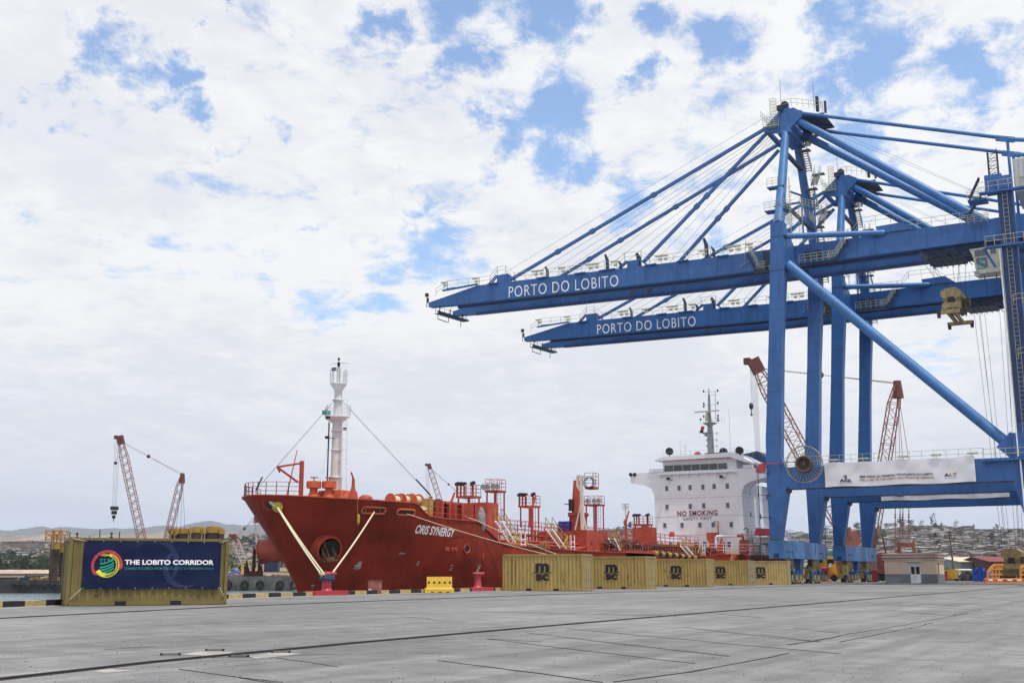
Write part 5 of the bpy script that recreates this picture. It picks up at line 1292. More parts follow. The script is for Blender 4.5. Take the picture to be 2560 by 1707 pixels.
# sill beams along the rails
for x0 in(-41.2,-13.3):
    m=MB(); m.prism([(133.7,2.95),(152.7,2.95),(152.7,5.0),(133.7,5.0)],0,x0,x0+1.75); m.build('sill_beam',BLUE2,cr)
m=MB()
for y in(138.8,147.5): m.box((-39.44,y,3.6),(-39.42,y+.12,4.95))
for y in(135.2,135.9,136.6,137.3,149.6,150.3,151): m.lathe((-39.43,y,3.75),[(.13,0),(.12,.02)],8,0)
m.box((-40.6,133.6,3.1),(-40.0,133.69,3.5)); m.build('sill_detail',NAVY,cr)
# ladders/pipe on the near leg
m=MB(); m.tube((-42.0,133.3,1.0),(-42.0,133.3,13.2),.05,5)
for z in(3.7,7.7,10.3,12.9): m.tube((-42.0,133.3,z),(-40.9,134.0,z),.05,5); m.cbox((-40.95,133.95,z),(.25,.1,.2))
m.build('conduit',NAVY,cr)
m=MB(); m.prism([(-42.3,13.0),(-41.2,13.0),(-41.2,14.0),(-41.6,13.95),(-42.0,13.6)],1,133.2,133.9); m.build('cable_guide',RED,cr)
# cable reel
c=hy(2010,1160,133.0); m=MB()
m.ring(c,2.12,.045,(0,1,0),40,5); m.ring(c+Vector((0,.4,0)),2.12,.04,(0,1,0),40,5)
for i in range(30):
    a=2*math.pi*i/30; v=Vector((math.cos(a),0,math.sin(a))); m.tube(c+v*.85,c+v*2.12,.03,4)
m.build('cable_reel',mat('reel_dull_yellow',(.30,.27,.17),.6,var=.2),cr)
m=MB(); 
for k in range(4): m.ring(c+Vector((0,-.1+.09*k,0)),.85,.17,(0,1,0),28,5)
m.lathe((c.x,c.y+.2,c.z),[(.86,-.05),(.86,.05)],20,1); m.build('cable_winding',mat('cable_brown',(.10,.07,.055),.8,var=.3,scale=6),cr)
m=MB(); m.lathe((c.x,c.y,c.z),[(.18,-.15),(.26,0),(.26,.5),(.2,1.0)],14,1); m.build('reel_hub',mat('hub_brown',(.12,.08,.045),.6),cr)
m=MB(); m.tube((-41.6,133.5,13.9),tuple(c+Vector((-.9,.2,.35))),.05,5); m.build('reel_cable',RED,cr)
# bogies under the sills
for sx,x0 in((0,-40.3),(1,-12.4)):
    for ci,(ya,yb) in enumerate(((133.6,140.9),(145.2,152.8))):
        yc=(ya+yb)/2; m=MB()
        m.box((x0-.45,yc-.7,2.2),(x0+.45,yc+.7,2.95)); m.prism([(yc-2.6,1.45),(yc+2.6,1.45),(yc+2.2,2.0),(yc+.6,2.4),(yc-.6,2.4),(yc-2.2,2.0)],0,x0-.38,x0+.38)
        for e in(-1.9,1.9):
            q=yc+e; m.prism([(q-1.5,.55),(q+1.5,.55),(q+1.3,1.05),(q+.4,1.5),(q-.4,1.5),(q-1.3,1.05)],0,x0-.32,x0+.32)
        b=m.build('bogie',BYEL,cr)
        m=MB()
        for e in(-1.9,1.9):
            for w in(-.8,.8): m.cut(); m.lathe((x0,yc+e+w,.38),[(.36,-.14),(.38,0),(.36,.14)],14,0)
        each(m,'wheel',DARK,b)
        m=MB()
        for k in range(4):
            m.cut(); q=yc-2.7+k*1.8; m.tube((x0+.55,q,.55),(x0+.55,q,1.45),.20,10); m.cbox((x0+.55,q,1.5),(.3,.3,.1))
        each(m,'drive_motor',BLUE,b)
        m=MB()
        for k in range(4):
            m.cut(); q=yc-2.1+k*1.8; m.cbox((x0+.60,q,.75),(.5,.55,.62)); m.box((x0+.4,q-.7,.22),(x0+.95,q+.7,.32)); m.box((x0+.4,q-.7,.5),(x0+.95,q-.62,.22)); m.tube((x0+.9,q-.65,.3),(x0+.9,q+.65,.3),.03,4)
        each(m,'gearbox',BYEL,b)
        m=MB()     # warning-striped equaliser plates
        for s_ in(-1,1):
            m.cut()
            for k in range(9):
                m.m=k%2; za=1.15+k*.2
                m.add([(x0+.46,yc+s_*1.2-.6,za),(x0+.46,yc+s_*1.2+.6,za+.5),(x0+.46,yc+s_*1.2+.6,za+.7),(x0+.46,yc+s_*1.2-.6,za+.2)],[(0,1,2,3)])
        each(m,'striped_plate',[BYEL,BLACK],b)
    m=MB(); m.prism([(-40.9 if sx==0 else -12.9,0.35),(-40.2 if sx==0 else -12.2,.35),(-39.9 if sx==0 else -11.9,2.95),(-41.1 if sx==0 else -13.1,2.95)],1,142.3,143.8); m.build('stowage_leg',BLUE,cr)
m=MB(); m.cbox((-39.7,134.0,1.7),(.7,.7,1.4)); m.build('end_cabinet',BYEL,cr)
# boom: two box girders with rail ledge, slightly raised towards the tip
def boomz(x): return 39.05+ (max(0,-50-x)/43)*.85
NAVYB2=mat('ledge_blue',(.010,.045,.16),.5,var=.2)
def girder(y0,y1,name):
    xs=[-92.9,-88.5,-84.5,-78,-65,-50,-40,-13.2,8]; m=MB(); vs=[]
    for x in xs:
        zb=boomz(x); zt=zb+2.5
        if x<-88: zt=zb+(.75 if x<-92 else 1.65)
        if x<-92: zb+=.10
        for y,z in((y0,zb),(y1,zb),(y1,zt),(y0,zt)): vs.append((x,y,z))
    n=len(xs); fs=[(0,1,2,3),(4*n-1,4*n-2,4*n-3,4*n-4)]
    for i in range(n-1):
        for k in range(4): fs.append((i*4+k,i*4+(k+1)%4,i*4+4+(k+1)%4,i*4+4+k)[::-1])
    m.add(vs,fs); g=m.build(name,BLUE,cr)
    m=MB()
    inner=y1 if y0<143 else y0; s_=1 if y0<143 else -1
    for a,b in zip(xs[1:-1],xs[2:]): 
        m.beam((a,inner+s_*.28,boomz(a)-.16),(b,inner+s_*.28,boomz(b)-.16),.55,.28)
        m.beam((a,inner+s_*.2,boomz(a)+.06),(b,inner+s_*.2,boomz(b)+.06),.35,.14)
    m.build('trolley_rail_ledge',NAVYB2,g)
    return g
g1=girder(139.0,140.15,'boom_girder'); g2=girder(145.7,146.85,'boom_girder')
m=MB()
for x in(-86,-78,-70.5,-62,-54,-46,-33,-22): m.cut(); m.beam((x,140.15,boomz(x)+1.9),(x,145.7,boomz(x)+1.9),.35,.35); m.beam((x,140.15,boomz(x)+.9),(x+2.2,145.7,boomz(x)+1.3),.2,.2)
for x in(-60,-57.5): m.cut(); m.beam((x,140.2,boomz(x)-.1),(x-1.6,142.3,boomz(x)-.3),.3,.25)
each(m,'cross_beam',NAVY,cr)
m=MB()
for x in range(-88,6,6):
    for y,e in((138.985,-1),):
        m.cut(); m.box((x,y-.01,boomz(x)+.03),(x+.035,y+.005,boomz(x)+2.45 if x>-84 else boomz(x)+1.6))
each(m,'girder_seam',NAVYB2,g1)
m=MB()
for z in(17.5,22.5,27.5,32.5):
    for y in(YN,YF): m.cut(); x=-41.1+(z-16.8)*.0725; m.box((x-.0,y-.012,z),(x+1.65,y+.0,z+.04))
each(m,'leg_seam',NAVYB2,cr)
# boom-end platform hanging below the tip
m=MB(); z=boomz(-90)
m.beam((-91.6,139.4,z-.9),(-91.0,146.3,z-.9),.8,.08); m.beam((-91.2,139,z-.75),(-90.6,146.6,z-.75),.2,.25)
for y in(139.6,142.5,146): m.tube((-91.4,y,z-.9),(-91.2,y,z+.3),.08,5); m.tube((-91.6,y,z-.9),(-91.6,y,z-1.7),.05,4)
m.beam((-91.6,139.6,z-1.7),(-91.6,142.2,z-1.7),.1,.1); m.rail([(-91.9,139.4,z-.85),(-90.9,146.5,z-.85)],1.0,1,.03,1); m.build('tip_platform',NAVY,cr)
m=MB(); m.tube((-93.2,139,z+.1),(-93.2,139,z+2.0),.06,6); m.cbox((-93.2,139,z+2.0),(.42,.4,.5)); m.cbox((-93.1,139.1,z+1.2),(.25,.25,.7)); m.build('tip_light',DARK,cr)
# walkway and rails on both girders
m=MB()
for y in(138.85,): 
    def zt(x): return boomz(x)+2.5
    seg=[(-91.5,zt(-85)-.8),(-90,zt(-85)-.2),(-89.5,zt(-85)+.1),(-84,zt(-84)),(-82.2,zt(-82)),(-81,zt(-82)+1.2),(-79.6,zt(-80)+1.2),(-78.2,zt(-78)),(-62.2,zt(-62)),(-61,zt(-61)+.9),(-58.6,zt(-58)+.9),(-57.4,zt(-57)),(-42,zt(-42))]
    m.rail([Vector((a,y,b)) for a,b in seg],1.15,1.7,.032,1)
    m.rail([Vector((a,y,zt(a))) for a in(-36.5,-30.5)]+[Vector((-29.5,y,zt(-29)+1.2)),Vector((-26,y,zt(-26)+1.2)),Vector((-24.5,y,zt(-24))),Vector((-15,y,zt(-15)))],1.15,1.7,.032,1)
    m.rail([Vector((a,146.9,zt(a))) for a in(-84,-60,-40,-15)],1.15,2.4,.025,1)
m.build('walkway_rail',RAILY,cr)
m=MB(); 
for a,b in((-92,-84.2),): m.beam((a+1.8,138.7,boomz(a)+2.2),(b,138.7,boomz(b)+2.6),.5,.15)
for x in(-89.5,-82.5,-74.5,-68.5,-64.8,-58,-53.5,-48): m.cut(); m.box((x,138.55,zt(x)-.12),(x+ (1.6 if x!=-64.8 else 2.4),139,zt(x)+.0))
for x,h in((-81.2,1.2),(-60.8,.95)): m.cut(); m.box((x,139.1,zt(x)),(x+1.7,140.1,zt(x)+h)); m.stairs((x-1.2,139.2,zt(x)+.1),(x,139.2,zt(x)+h),.5,(0,1,0),5,False); m.stairs((x+2.9,139.2,zt(x)+.1),(x+1.7,139.2,zt(x)+h),.5,(0,1,0),5,False)
each(m,'walkway_bracket',BLUE,cr)
m=MB()
for x in(-90,-84.6,-74.8,-73.9,-70.5,-66.3,-65.3,-62.5,-56,-55.2,-49.8,-46.2,-45.2,-43.6): m.cut(); m.cbox((x,138.7,zt(x)+.95),(1.0,.3,.16)); m.cbox((x+.2,138.7,zt(x)+.5),(.5,.25,.3))
each(m,'boom_floodlight',RAILY,cr)
m=MB()
for x,h,w in((-73.2,1.7,.32),(-63.9,2.4,.36),(-61.9,1.2,.3),(-49.6,2.9,.42),(-48.6,1.6,.3),(-59.2,2.0,.5)):
    m.cut(); m.beam((x,139.6,zt(x)),(x-.05,139.6,zt(x)+h*.7),w,w); m.beam((x-.05,139.6,zt(x)+h*.68),(x-.35,139.6,zt(x)+h),w,w,w*.7,w*.7)
each(m,'stay_rest',NAVY,cr)
m=MB(); m.tube((-44.1,138.9,zt(-44)+1.7),(-44.3,138.9,boomz(-44)+1),.04,5); m.tube((-44.3,138.9,boomz(-44)+1.1),(-45.0,138.8,boomz(-44)+.6),.05,4); m.tube((-44.3,138.9,boomz(-44)+1.1),(-43.7,138.8,boomz(-44)+1.3),.05,4); m.build('wind_vane',GALV,cr)
# lettering on the seaward part of the near girder
m=MB(); a=hy(1272,744,138.98);b=hy(1546,715,138.98); L=b.x-a.x
text_fit(m,'PORTO DO LOBITO',lambda u,v,th:(a.x+u,138.97,a.z+(b.z-a.z)*u/L+v),L,1.58,-.006,1.12); m.build('boom_lettering',LETW,cr)
# upper frame: tapered A-frame legs and apex
APX,APZ=-38.6,58.6
for y0,y1 in((134.7,140.4),(151.7,145.6)):
    m=MB(); m.tube((-38.45,y0,43.35),(APX,y1,57.6),.66,20,.50); m.build('upper_leg',BLUE2,cr,smooth=True)
m=MB(); m.prism([(139.7,57.0),(146.3,57.0),(145.9,60.4),(140.1,60.4)],0,APX-.62,APX+.75); m.box((APX-.9,139.8,56.9),(APX+.9,146.2,57.3)); m.build('apex_head',BLUE,cr)
m=MB()
for y in(140.0,145.9): m.cut(); m.prism([(APX-.5,60.2),(APX-2.6,58.3),(APX-2.6,57.6),(APX-.5,57.1)],1,y-.15,y+.25); m.prism([(APX+.6,60.3),(APX+2.4,59.6),(APX+2.4,59.0),(APX+.6,57.4)],1,y-.15,y+.25)
m.beam((APX-2.5,139.9,58),(APX-2.5,146.1,58),.5,.5); m.beam((APX+1,139.9,60.1),(APX+2.4,146,60.4),.6,.3); each(m,'apex_bracket',BLUE,cr)
m=MB(); m.box((APX-2.6,139.0,58.0),(APX-.7,139.7,58.1)); m.rail([(APX-2.6,139.1,58.1),(APX-.7,139.1,58.1),(APX-.7,139.7,58.1)],1.1,.5,.03,3)
m.rail([(APX-.3,139.9,60.4),(APX+1,139.9,60.5),(APX+4.0,143,60.6),(APX+4.0,146,60.6)],1.1,.9,.03,1); m.rail([(APX-3,139.6,59.5),(APX-3,146,59.5)],1.0,.8,.03,1)
for k in range(6): m.ring((APX-1.3,139.6,59.5+k*.45),.45,.03,(0,0,1),10,4)
for a_ in range(5): m.tube((APX-1.3+.45*math.cos(a_*1.25),139.6+.45*math.sin(a_*1.25),58.8),(APX-1.3+.45*math.cos(a_*1.25),139.6+.45*math.sin(a_*1.25),62),.025,4)
m.build('apex_rail',RAILY,cr)
m=MB()
for y in(140.4,145.5): m.lathe((APX,y,61.0),[(.55,-.12),(.55,.12)],16,1); m.box((APX-.5,y-.3,60.4),(APX+.5,y+.3,60.9))
m.box((APX-.85,139.7,60.2),(APX-.1,140.2,60.9)); m.box((APX+1.0,140.2,58.8),(APX+5.0,145.8,58.95)); m.cbox((APX+3.6,143,61.4),(.35,.5,2.0)); m.cbox((APX+4.5,143.5,61.0),(.25,.3,1.6)); m.beam((APX+1,140.3,58.3),(APX+5,145.5,58.8),.2,.2); m.build('apex_sheave',NAVY,cr)
m=MB(); m.tube((APX-.35,140,60.8),(APX-.35,140,64.6),.03,4); m.tube((APX+3.4,142,60),(APX+3.4,142,64.2),.025,4); m.build('lightning_rod',DARK,cr)
# intermediate frame ties
m=MB(); m.tube((-38.55,138.6,54.2),(-38.55,147.5,54.2),.32,10); m.cut(); m.beam((-38.5,136.0,46.8),(-38.5,150.4,46.8),.35,.4); each(m,'frame_tie',NAVY,cr)
m=MB(); m.prism([(135.35,43.4),(139.0,41.5),(139,39.4),(135.35,37)],0,-38.9,-37.9); m.cut(); m.prism([(151.0,43.4),(146.9,41.5),(146.9,39.4),(151,37)],0,-38.9,-37.9); m.cut(); m.beam((-38.4,139,40.6),(-38.4,147,40.6),1.2,1.4); each(m,'hinge_bracket',BLUE,cr)
# stair flights climbing beside the far upper leg
m=MB(); z=39.5; k=0
while z<57.5:
    t=max(0,(z-43)/15); y1=151.8-t*6.0; y0=y1-2.3; x=-36.95-.5*t+(.45 if k%2 else -.35); ya,yb=(y0,y1) if k%2 else (y1,y0)
    m.cut(); m.stairs((x,ya,z),(x,yb,z+2.3),.75,(1,0,0),9,True); m.box((x-.8,min(ya,yb)-.1 if yb<ya else yb-.0,z+2.28),(x+.8,(yb if yb>ya else yb)+.9,z+2.38)); z+=2.4;k+=1
each(m,'stairway',mat('stair_pale',(.20,.20,.17),.6,var=.3,scale=4),cr)
m=MB(); 
for x in(-37.6,-36.0): m.tube((x,142.6,41.5),(x,142.6,49.2),.14,6)
m.tube((-37.6,142.6,49.2),(-38.4,140.5,49.2),.14,6); m.beam((-39.5,136.6,46.3),(-36.2,136.6,46.3),.3,.2); m.cut(); m.box((-40.2,136.2,48.7),(-38.0,137.4,48.85)); m.cut(); m.box((-40.3,135,45.3),(-37.4,136.5,45.4))
each(m,'service_gantry',BLUE,cr)
m=MB(); m.rail([(-40.2,136.2,48.85),(-38.8,136.2,48.85)],1.1,.7,.03,2); m.rail([(-40.3,135,45.4),(-37.4,135,45.4)],1.1,.7,.03,2); m.rail([(-38.9,134.1,43.45),(-37.5,134.1,43.45),(-37.5,136,43.45)],1.0,.7,.03,2)
for k in range(9): m.ring((-37.4,135.7,43.5+k*.6),.42,.025,(0,0,1),10,4)
m.ladder((-37.3,135.9,41.5),(-37.3,135.9,49.5),.4,(0,1,0),.03); m.rail([(-37.5,137,44.2),(-35.4,137,44.2),(-35.4,140,44.2)],1.1,.7,.03,2); m.rail([(-37.2,140,47),(-35.6,143,47)],1.1,.6,.03,2); m.ladder((-36.6,137.8,41.5),(-36.6,137.8,47),.4,(1,0,0),.03)
m.build('frame_ladder',RAILY,cr)
# hinge machinery platforms on both sides of the near leg
m=MB(); m.box((-43.0,138.0,38.6),(-39.6,138.9,38.75)); m.cut(); m.box((-37.0,137.8,38.7),(-32.6,138.9,38.85)); m.beam((-32.6,138.3,38.8),(-31.2,138.6,41.2),.5,.3); m.cut(); m.cbox((-40.4,138.3,40.1),(1.7,.9,1.6)); m.cbox((-41.4,138.2,40.0),(.5,.5,2.2)); m.cut(); m.cbox((-36,138.5,40.0),(.7,.6,.8)); m.cut(); m.cbox((-34.8,138.5,40.0),(.7,.6,.8)); each(m,'hinge_platform',NAVY,cr)
m=MB(); m.rail([(-43.3,137.9,41.2),(-42.2,137.9,38.75),(-39.6,137.9,38.75)],1.1,.6,.035,2); m.cut(); m.rail([(-37,137.7,38.85),(-32.6,137.7,38.85),(-31,138.4,41.4)],1.1,.7,.035,2); 
for k in range(4): m.beam((-42.6+k*.28,137.9,38.9),(-42.3+k*.28,137.9,39.7),.12,.05); m.beam((-33.6+k*.28,137.7,39.1),(-33.3+k*.28,137.7,39.9),.12,.05)
each(m,'hinge_rail',RAILY,cr)
# big tubes: backstays, diagonals, horizontal tie
def T(name,p,q,r,mt=BLUE2,n=20): m=MB(); m.tube(p,q,r,n); return m.build(name,mt,cr,smooth=True)
T('backstay',(APX+.4,140.6,59.6),(-15.4,139.8,41.5),.50); T('backstay',(APX+.4,145.6,58.9),(-15.4,146.2,42.0),.50)
T('diagonal_brace',(-37.6,134.7,38.1),(-14.2,134.7,14.6),.60); T('diagonal_brace',(-37.6,151.7,38.1),(-14.2,151.7,14.6),.60)
T('horizontal_tie',(-37.6,134.8,41.7),(-26.8,138.9,41.6),.36); 
m=MB(); m.prism([(-27.6,41.6),(-24,41.6),(-23.2,41.5),(-24.6,42.6),(-27.8,42.5)],1,138.8,139.4); m.build('tie_anchor',BLUE,cr)
m=MB(); m.beam((-14.9,134.7,15.4),(-12.6,134.7,13.2),1.5,2.2); m.cut(); m.beam((-14.9,151.7,15.4),(-12.6,151.7,13.2),1.5,2.2); each(m,'brace_gusset',BLUE,cr)
# forestays with joint plates
stays=[((-40.9,140.1,58.3),(-79.2,139.5,42.5)),((-41.2,146.0,58.0),(-77.0,146.3,42.9)),((-41.0,140.3,57.7),(-58.6,139.5,42.3)),((-41.2,146.0,57.2),(-57.2,146.3,42.6))]
for i,(p,q) in enumerate(stays):
    p=Vector(p);q=Vector(q); m=MB(); m.beam(p,q,.30,.42)
    for t in((.42,.66,.80) if i<2 else (.48,.56)): c=p.lerp(q,t); d=(q-p).normalized(); m.beam(c-d*.35,c+d*.35,.40,.62)
    m.build('forestay',BLUE,cr)
m=MB()
for k in range(7):
    m.tube((-41.3,141+k*.6,58.5-k*.12),(-78.5+k*1.9,140.5+k*.7,42.0),.022,4)
for k in range(4): m.tube((-41.0,141+k*.8,57.3),(-60.5+k*1.6,140.6+k*1.4,42),.02,4)
m.tube((-41.4,140,59.6),(-81.4,139.5,43.2),.02,4)
m.build('hoist_rope',ROPE,cr)
# rear upper ties, off to the right
T('rear_tie',(APX+1.6,140.2,59.6),(-12.3,140.2,51.3),.23,BLUE2,12); T('rear_tie',(APX+2.0,145.9,59.2),(-12.3,145.9,51.3),.23,BLUE2,12)
T('rear_tie',(-12.3,140.2,51.2),(2,140.2,48),.26,BLUE2,12); T('rear_tie',(-12.3,145.9,51.2),(2,145.9,48),.26,BLUE2,12)
m=MB()
for y in(140.2,145.9): m.cut(); m.tube((-12.4,y,41.5),(-12.4,y,51.2),.17,8); m.beam((-13.6,y,51.6),(-11.6,y,51.0),.4,.6)
each(m,'tie_post',BLUE2,cr)
m=MB()
for y in(141.5,144): m.tube((APX+3,y,58.8),(-14.3,y,44.3+ (y-141)*.2),.02,4)
m.build('rear_rope',ROPE,cr)
# machinery house and lift tower at the landside leg
m=MB(); m.box((-12.0,139.6,44.6),(-1,147.4,48.5)); q=m.build('machinery_house',mat('house_grey',(.52,.52,.53),.55,var=.06,dirt=(.3,.3,.3),streak=.2),cr)
m=MB()
for i in range(20): m.box((-11.9+i*.5,139.57,44.7),(-11.86+i*.5,139.60,48.4))
m.box((-11.3,139.5,46.1),(-10.5,139.6,46.3)); m.build('house_rib',GALV,q)
m=MB()
for x in(-14.4,-13.4):
    for y in(137.0,138.0): m.tube((x,y,45.2),(x,y,49.2),.06,5)
for k in range(5):
    z=45.4+k*.9
    for a,b in(((-14.4,137.0),(-13.4,137.0)),((-13.4,137),(-13.4,138)),((-14.4,137),(-14.4,138)),((-14.4,138),(-13.4,138))): m.tube((*a,z),(*b,z),.04,4); m.tube((*a,z),(*b,z+.8 if k<4 else z),.035,4)
m.build('lift_head_lattice',DARK,cr)
m=MB(); m.box((-14.7,134.9,43.6),(-12.9,136.9,45.5)); m.cut(); m.box((-14.0,134.6,37.6),(-12.2,134.7,40.3)); m.cut(); m.box((-15.2,133.2,42.9),(-9,134.0,43.1)); m.cut(); m.box((-15.0,133.2,36.6),(-9,134.0,36.8)); m.cut(); m.box((-16.6,134.5,42.6),(-14.6,136.5,42.8))
m.beam((-15.2,133.6,36.7),(-14.2,134.2,34.5),.2,.2); each(m,'leg_platform',BLUE,cr)
m=MB(); m.rail([(-15.2,133.2,43.1),(-9,133.2,43.1)],1.1,1.0,.035,1); m.cut(); m.rail([(-15.0,134,36.8),(-15.0,133.2,36.8),(-9,133.2,36.8)],1.1,1.0,.035,1); m.cut(); m.rail([(-16.6,134.4,42.8),(-14.7,134.4,42.8)],1.1,.35,.03,3); m.cut(); m.rail([(-17.8,137.5,40.8),(-15,137.5,40.8)],1.1,.7,.03,3)

for z0 in(6.0,12.2,24,30): m.cut(); m.rail([(-12.6,133.3,z0),(-9,133.3,z0)],1.1,1.0,.035,1)
each(m,'leg_rail',RAILY,cr)
m=MB(); 
for z0,z1 in((13.5,36.5),(37,43)): m.ladder((-12.6,133.7,z0),(-12.6,133.7,z1),.5,(1,0,0),.035,.5)
m.box((-13.52,133.80,15),(-13.40,133.98,36)); m.build('leg_ladder',GALV,cr)
m=MB(); z=15
k=0
while z<34: a,b=(-11.6,-9.8) if k%2 else(-9.8,-11.6); m.stairs((a,133.4,z),(b,133.4,z+2.6),.6,(0,1,0),9,True); z+=2.7;k+=1
m.build('leg_stair',NAVY,cr)
m=MB(); m.box((-13.3,133.9,17.2),(-11.9,133.98,43.5)); m.build('leg_shade_sheet',NAVYB2,cr)  # darker blue sheet over the leg front, painting in its shade
m=MB(); m.tube((-13.3,133.6,3),(-13.35,133.6,13.2),.09,6); m.tube((-13.50,133.6,13.5),(-13.62,133.6,36.4),.07,6); m.build('white_pipe',LETW,cr)
m=MB(); m.stairs((-42.7,138.2,38.8),(-43.9,138.4,41.3),.5,(0,1,0),8,False); m.cut(); m.stairs((-17.6,138.5,41.6),(-15.6,138.5,44.2),.5,(0,1,0),9,False); m.cut(); m.stairs((-16.4,134.6,42.9),(-15.2,134.6,45.2),.5,(0,1,0),9,False); each(m,'access_stair',NAVY,cr)
# portal walkway rail, lamps and balcony at the landside leg
m=MB(); m.rail([(-39,134.1,13.5),(-17,134.1,13.5)],1.1,1.3,.03,1); m.rail([(-17,133.4,13.3),(-9,133.4,13.3)],1.1,1.2,.035,1); m.build('portal_rail',RAILY,cr)
m=MB(); m.box((-17.2,133.3,13.1),(-9,134.0,13.3)); m.box((-13.9,133.6,13.35),(-9,134.0,16)); m.build('portal_balcony',BLUE,cr)
m=MB()
for x in(-33.2,-29.8,-25.4,-21.9,-18.1): m.cut(); m.cbox((x,133.9,14.05),(1.1,.35,.18)); m.tube((x,133.9,13.5),(x,133.9,14),.04,4)
each(m,'portal_lamp',RAILY,cr)
# trolley and operator cab
m=MB(); z=boomz(-20)
m.box((-22.4,140.6,z-1.0),(-18.4,145.0,z-.8)); m.box((-18.2,140.3,z-1.0),(-14.6,141.2,z-.9)); 
for y in(140.35,145.1): m.beam((-22.8,y,z-.4),(-14.5,y,z-.4),.35,.6)
for x in(-22.6,-21.2,-19.4,-17.6): m.beam((x,140.4,z-.9),(x+.4,145.4,z-.5),.25,.4); m.beam((x,139.2,z-.5),(x+.8,139.2,z-1.2),.2,.2)
for k in range(12): m.tube((-22.6+k*.7,139.6,z-1.0),(-22.2+k*.7,145.6,z-1.05),.05,4)
m.beam((-22.9,139.0,z-.5),(-22.2,139.0,z-1.5),.2,.6); m.rail([(-22.4,139.0,z-1.35),(-15,139.0,z-1.35)],.9,.8,.03,2); tr=m.build('trolley',NAVY,cr)
m=MB(); 
for x in(-21.5,-20.2,-18.8): m.cut(); m.lathe((x,141.5,z-.2),[(.5,-.2),(.5,.2)],14,1); m.beam((x,140.5,z-.1),(x+1,142.5,z+.2),.2,.3)
each(m,'hoist_sheave',mat('sheave_ochre',(.30,.24,.10),.6,var=.4),tr)
cA=hy(2433,630,138.6); m=MB(); x0,x1=-17.2,-13.9; za,zb_=35.4,38.0
m.prism([(x0-.1,zb_),(x0+.25,zb_-1.0),(x0+.4,za+.15),(x0+.7,za-.1),(x1,za-.1),(x1+.3,za+.5),(x1,zb_+.1)],1,138.2,140.4); m.box((x0+.4,138.0,za-.45),(x1+.9,140.5,za-.1)); m.prism([(x0+.2,za-.1),(x0+.9,za-.2),(x0+.7,za-.7),(x0+.3,za-.6)],1,138.0,138.8); cab=m.build('operator_cab',CABG,cr)
m=MB(); m.box((x0+.45,138.17,zb_-.95),(x0+1.75,138.19,zb_-.2)); m.box((x0+2.15,138.17,zb_-.85),(x0+2.75,138.19,zb_-.2)); m.prism([(x0+.52,zb_-1.15),(x0+1.75,zb_-1.15),(x0+1.75,za+.2),(x0+.65,za+.1)],1,138.16,138.19)
m.build('cab_window',mat('cab_glass',(.015,.05,.07),.06,spec=1),cab)
m=MB(); m.add([(x0+.9,138.14,za+1.25),(x0+1.5,138.14,za+1.0),(x0+1.55,138.14,za+.65),(x0+1.1,138.14,za+.8)],[(0,1,2,3)]); m.add([(x0+.62,138.14,za+.7),(x0+1.3,138.14,za+.35),(x0+1.3,138.14,za+.18),(x0+.7,138.14,za+.2)],[(0,1,2,3)]); m.build('cab_seat',mat('seat_turquoise',(.05,.40,.42),.5),cab)
m=MB(); m.rail([(x0+2.0,138.0,za-.1),(x1+.9,138.0,za-.1)],1.1,.45,.03,2); m.build('cab_rail',GALV,cab)
m=MB()
for x in(x0+1.2,x0+3.4):
    for w,dz in((1.4,3.9),(1.4,1.7)): 
        m.cut()
        P=[Vector((x+w*i/8,138.6,za-.4-dz*math.sin(math.pi*i/8)**.6)) for i in range(9)]; m.path(P,.035,4)
each(m,'festoon_cable',BLACK,cab)
# ------------------------------------------------------------- second crane: same machine 29.4 m further along
cr2=copy_tree(cr,None); cr2.location=Vector(cr.location)+Vector((0,29.4,0)); cr2['label']='second blue gantry crane, standing farther along the quay behind the nearest one'
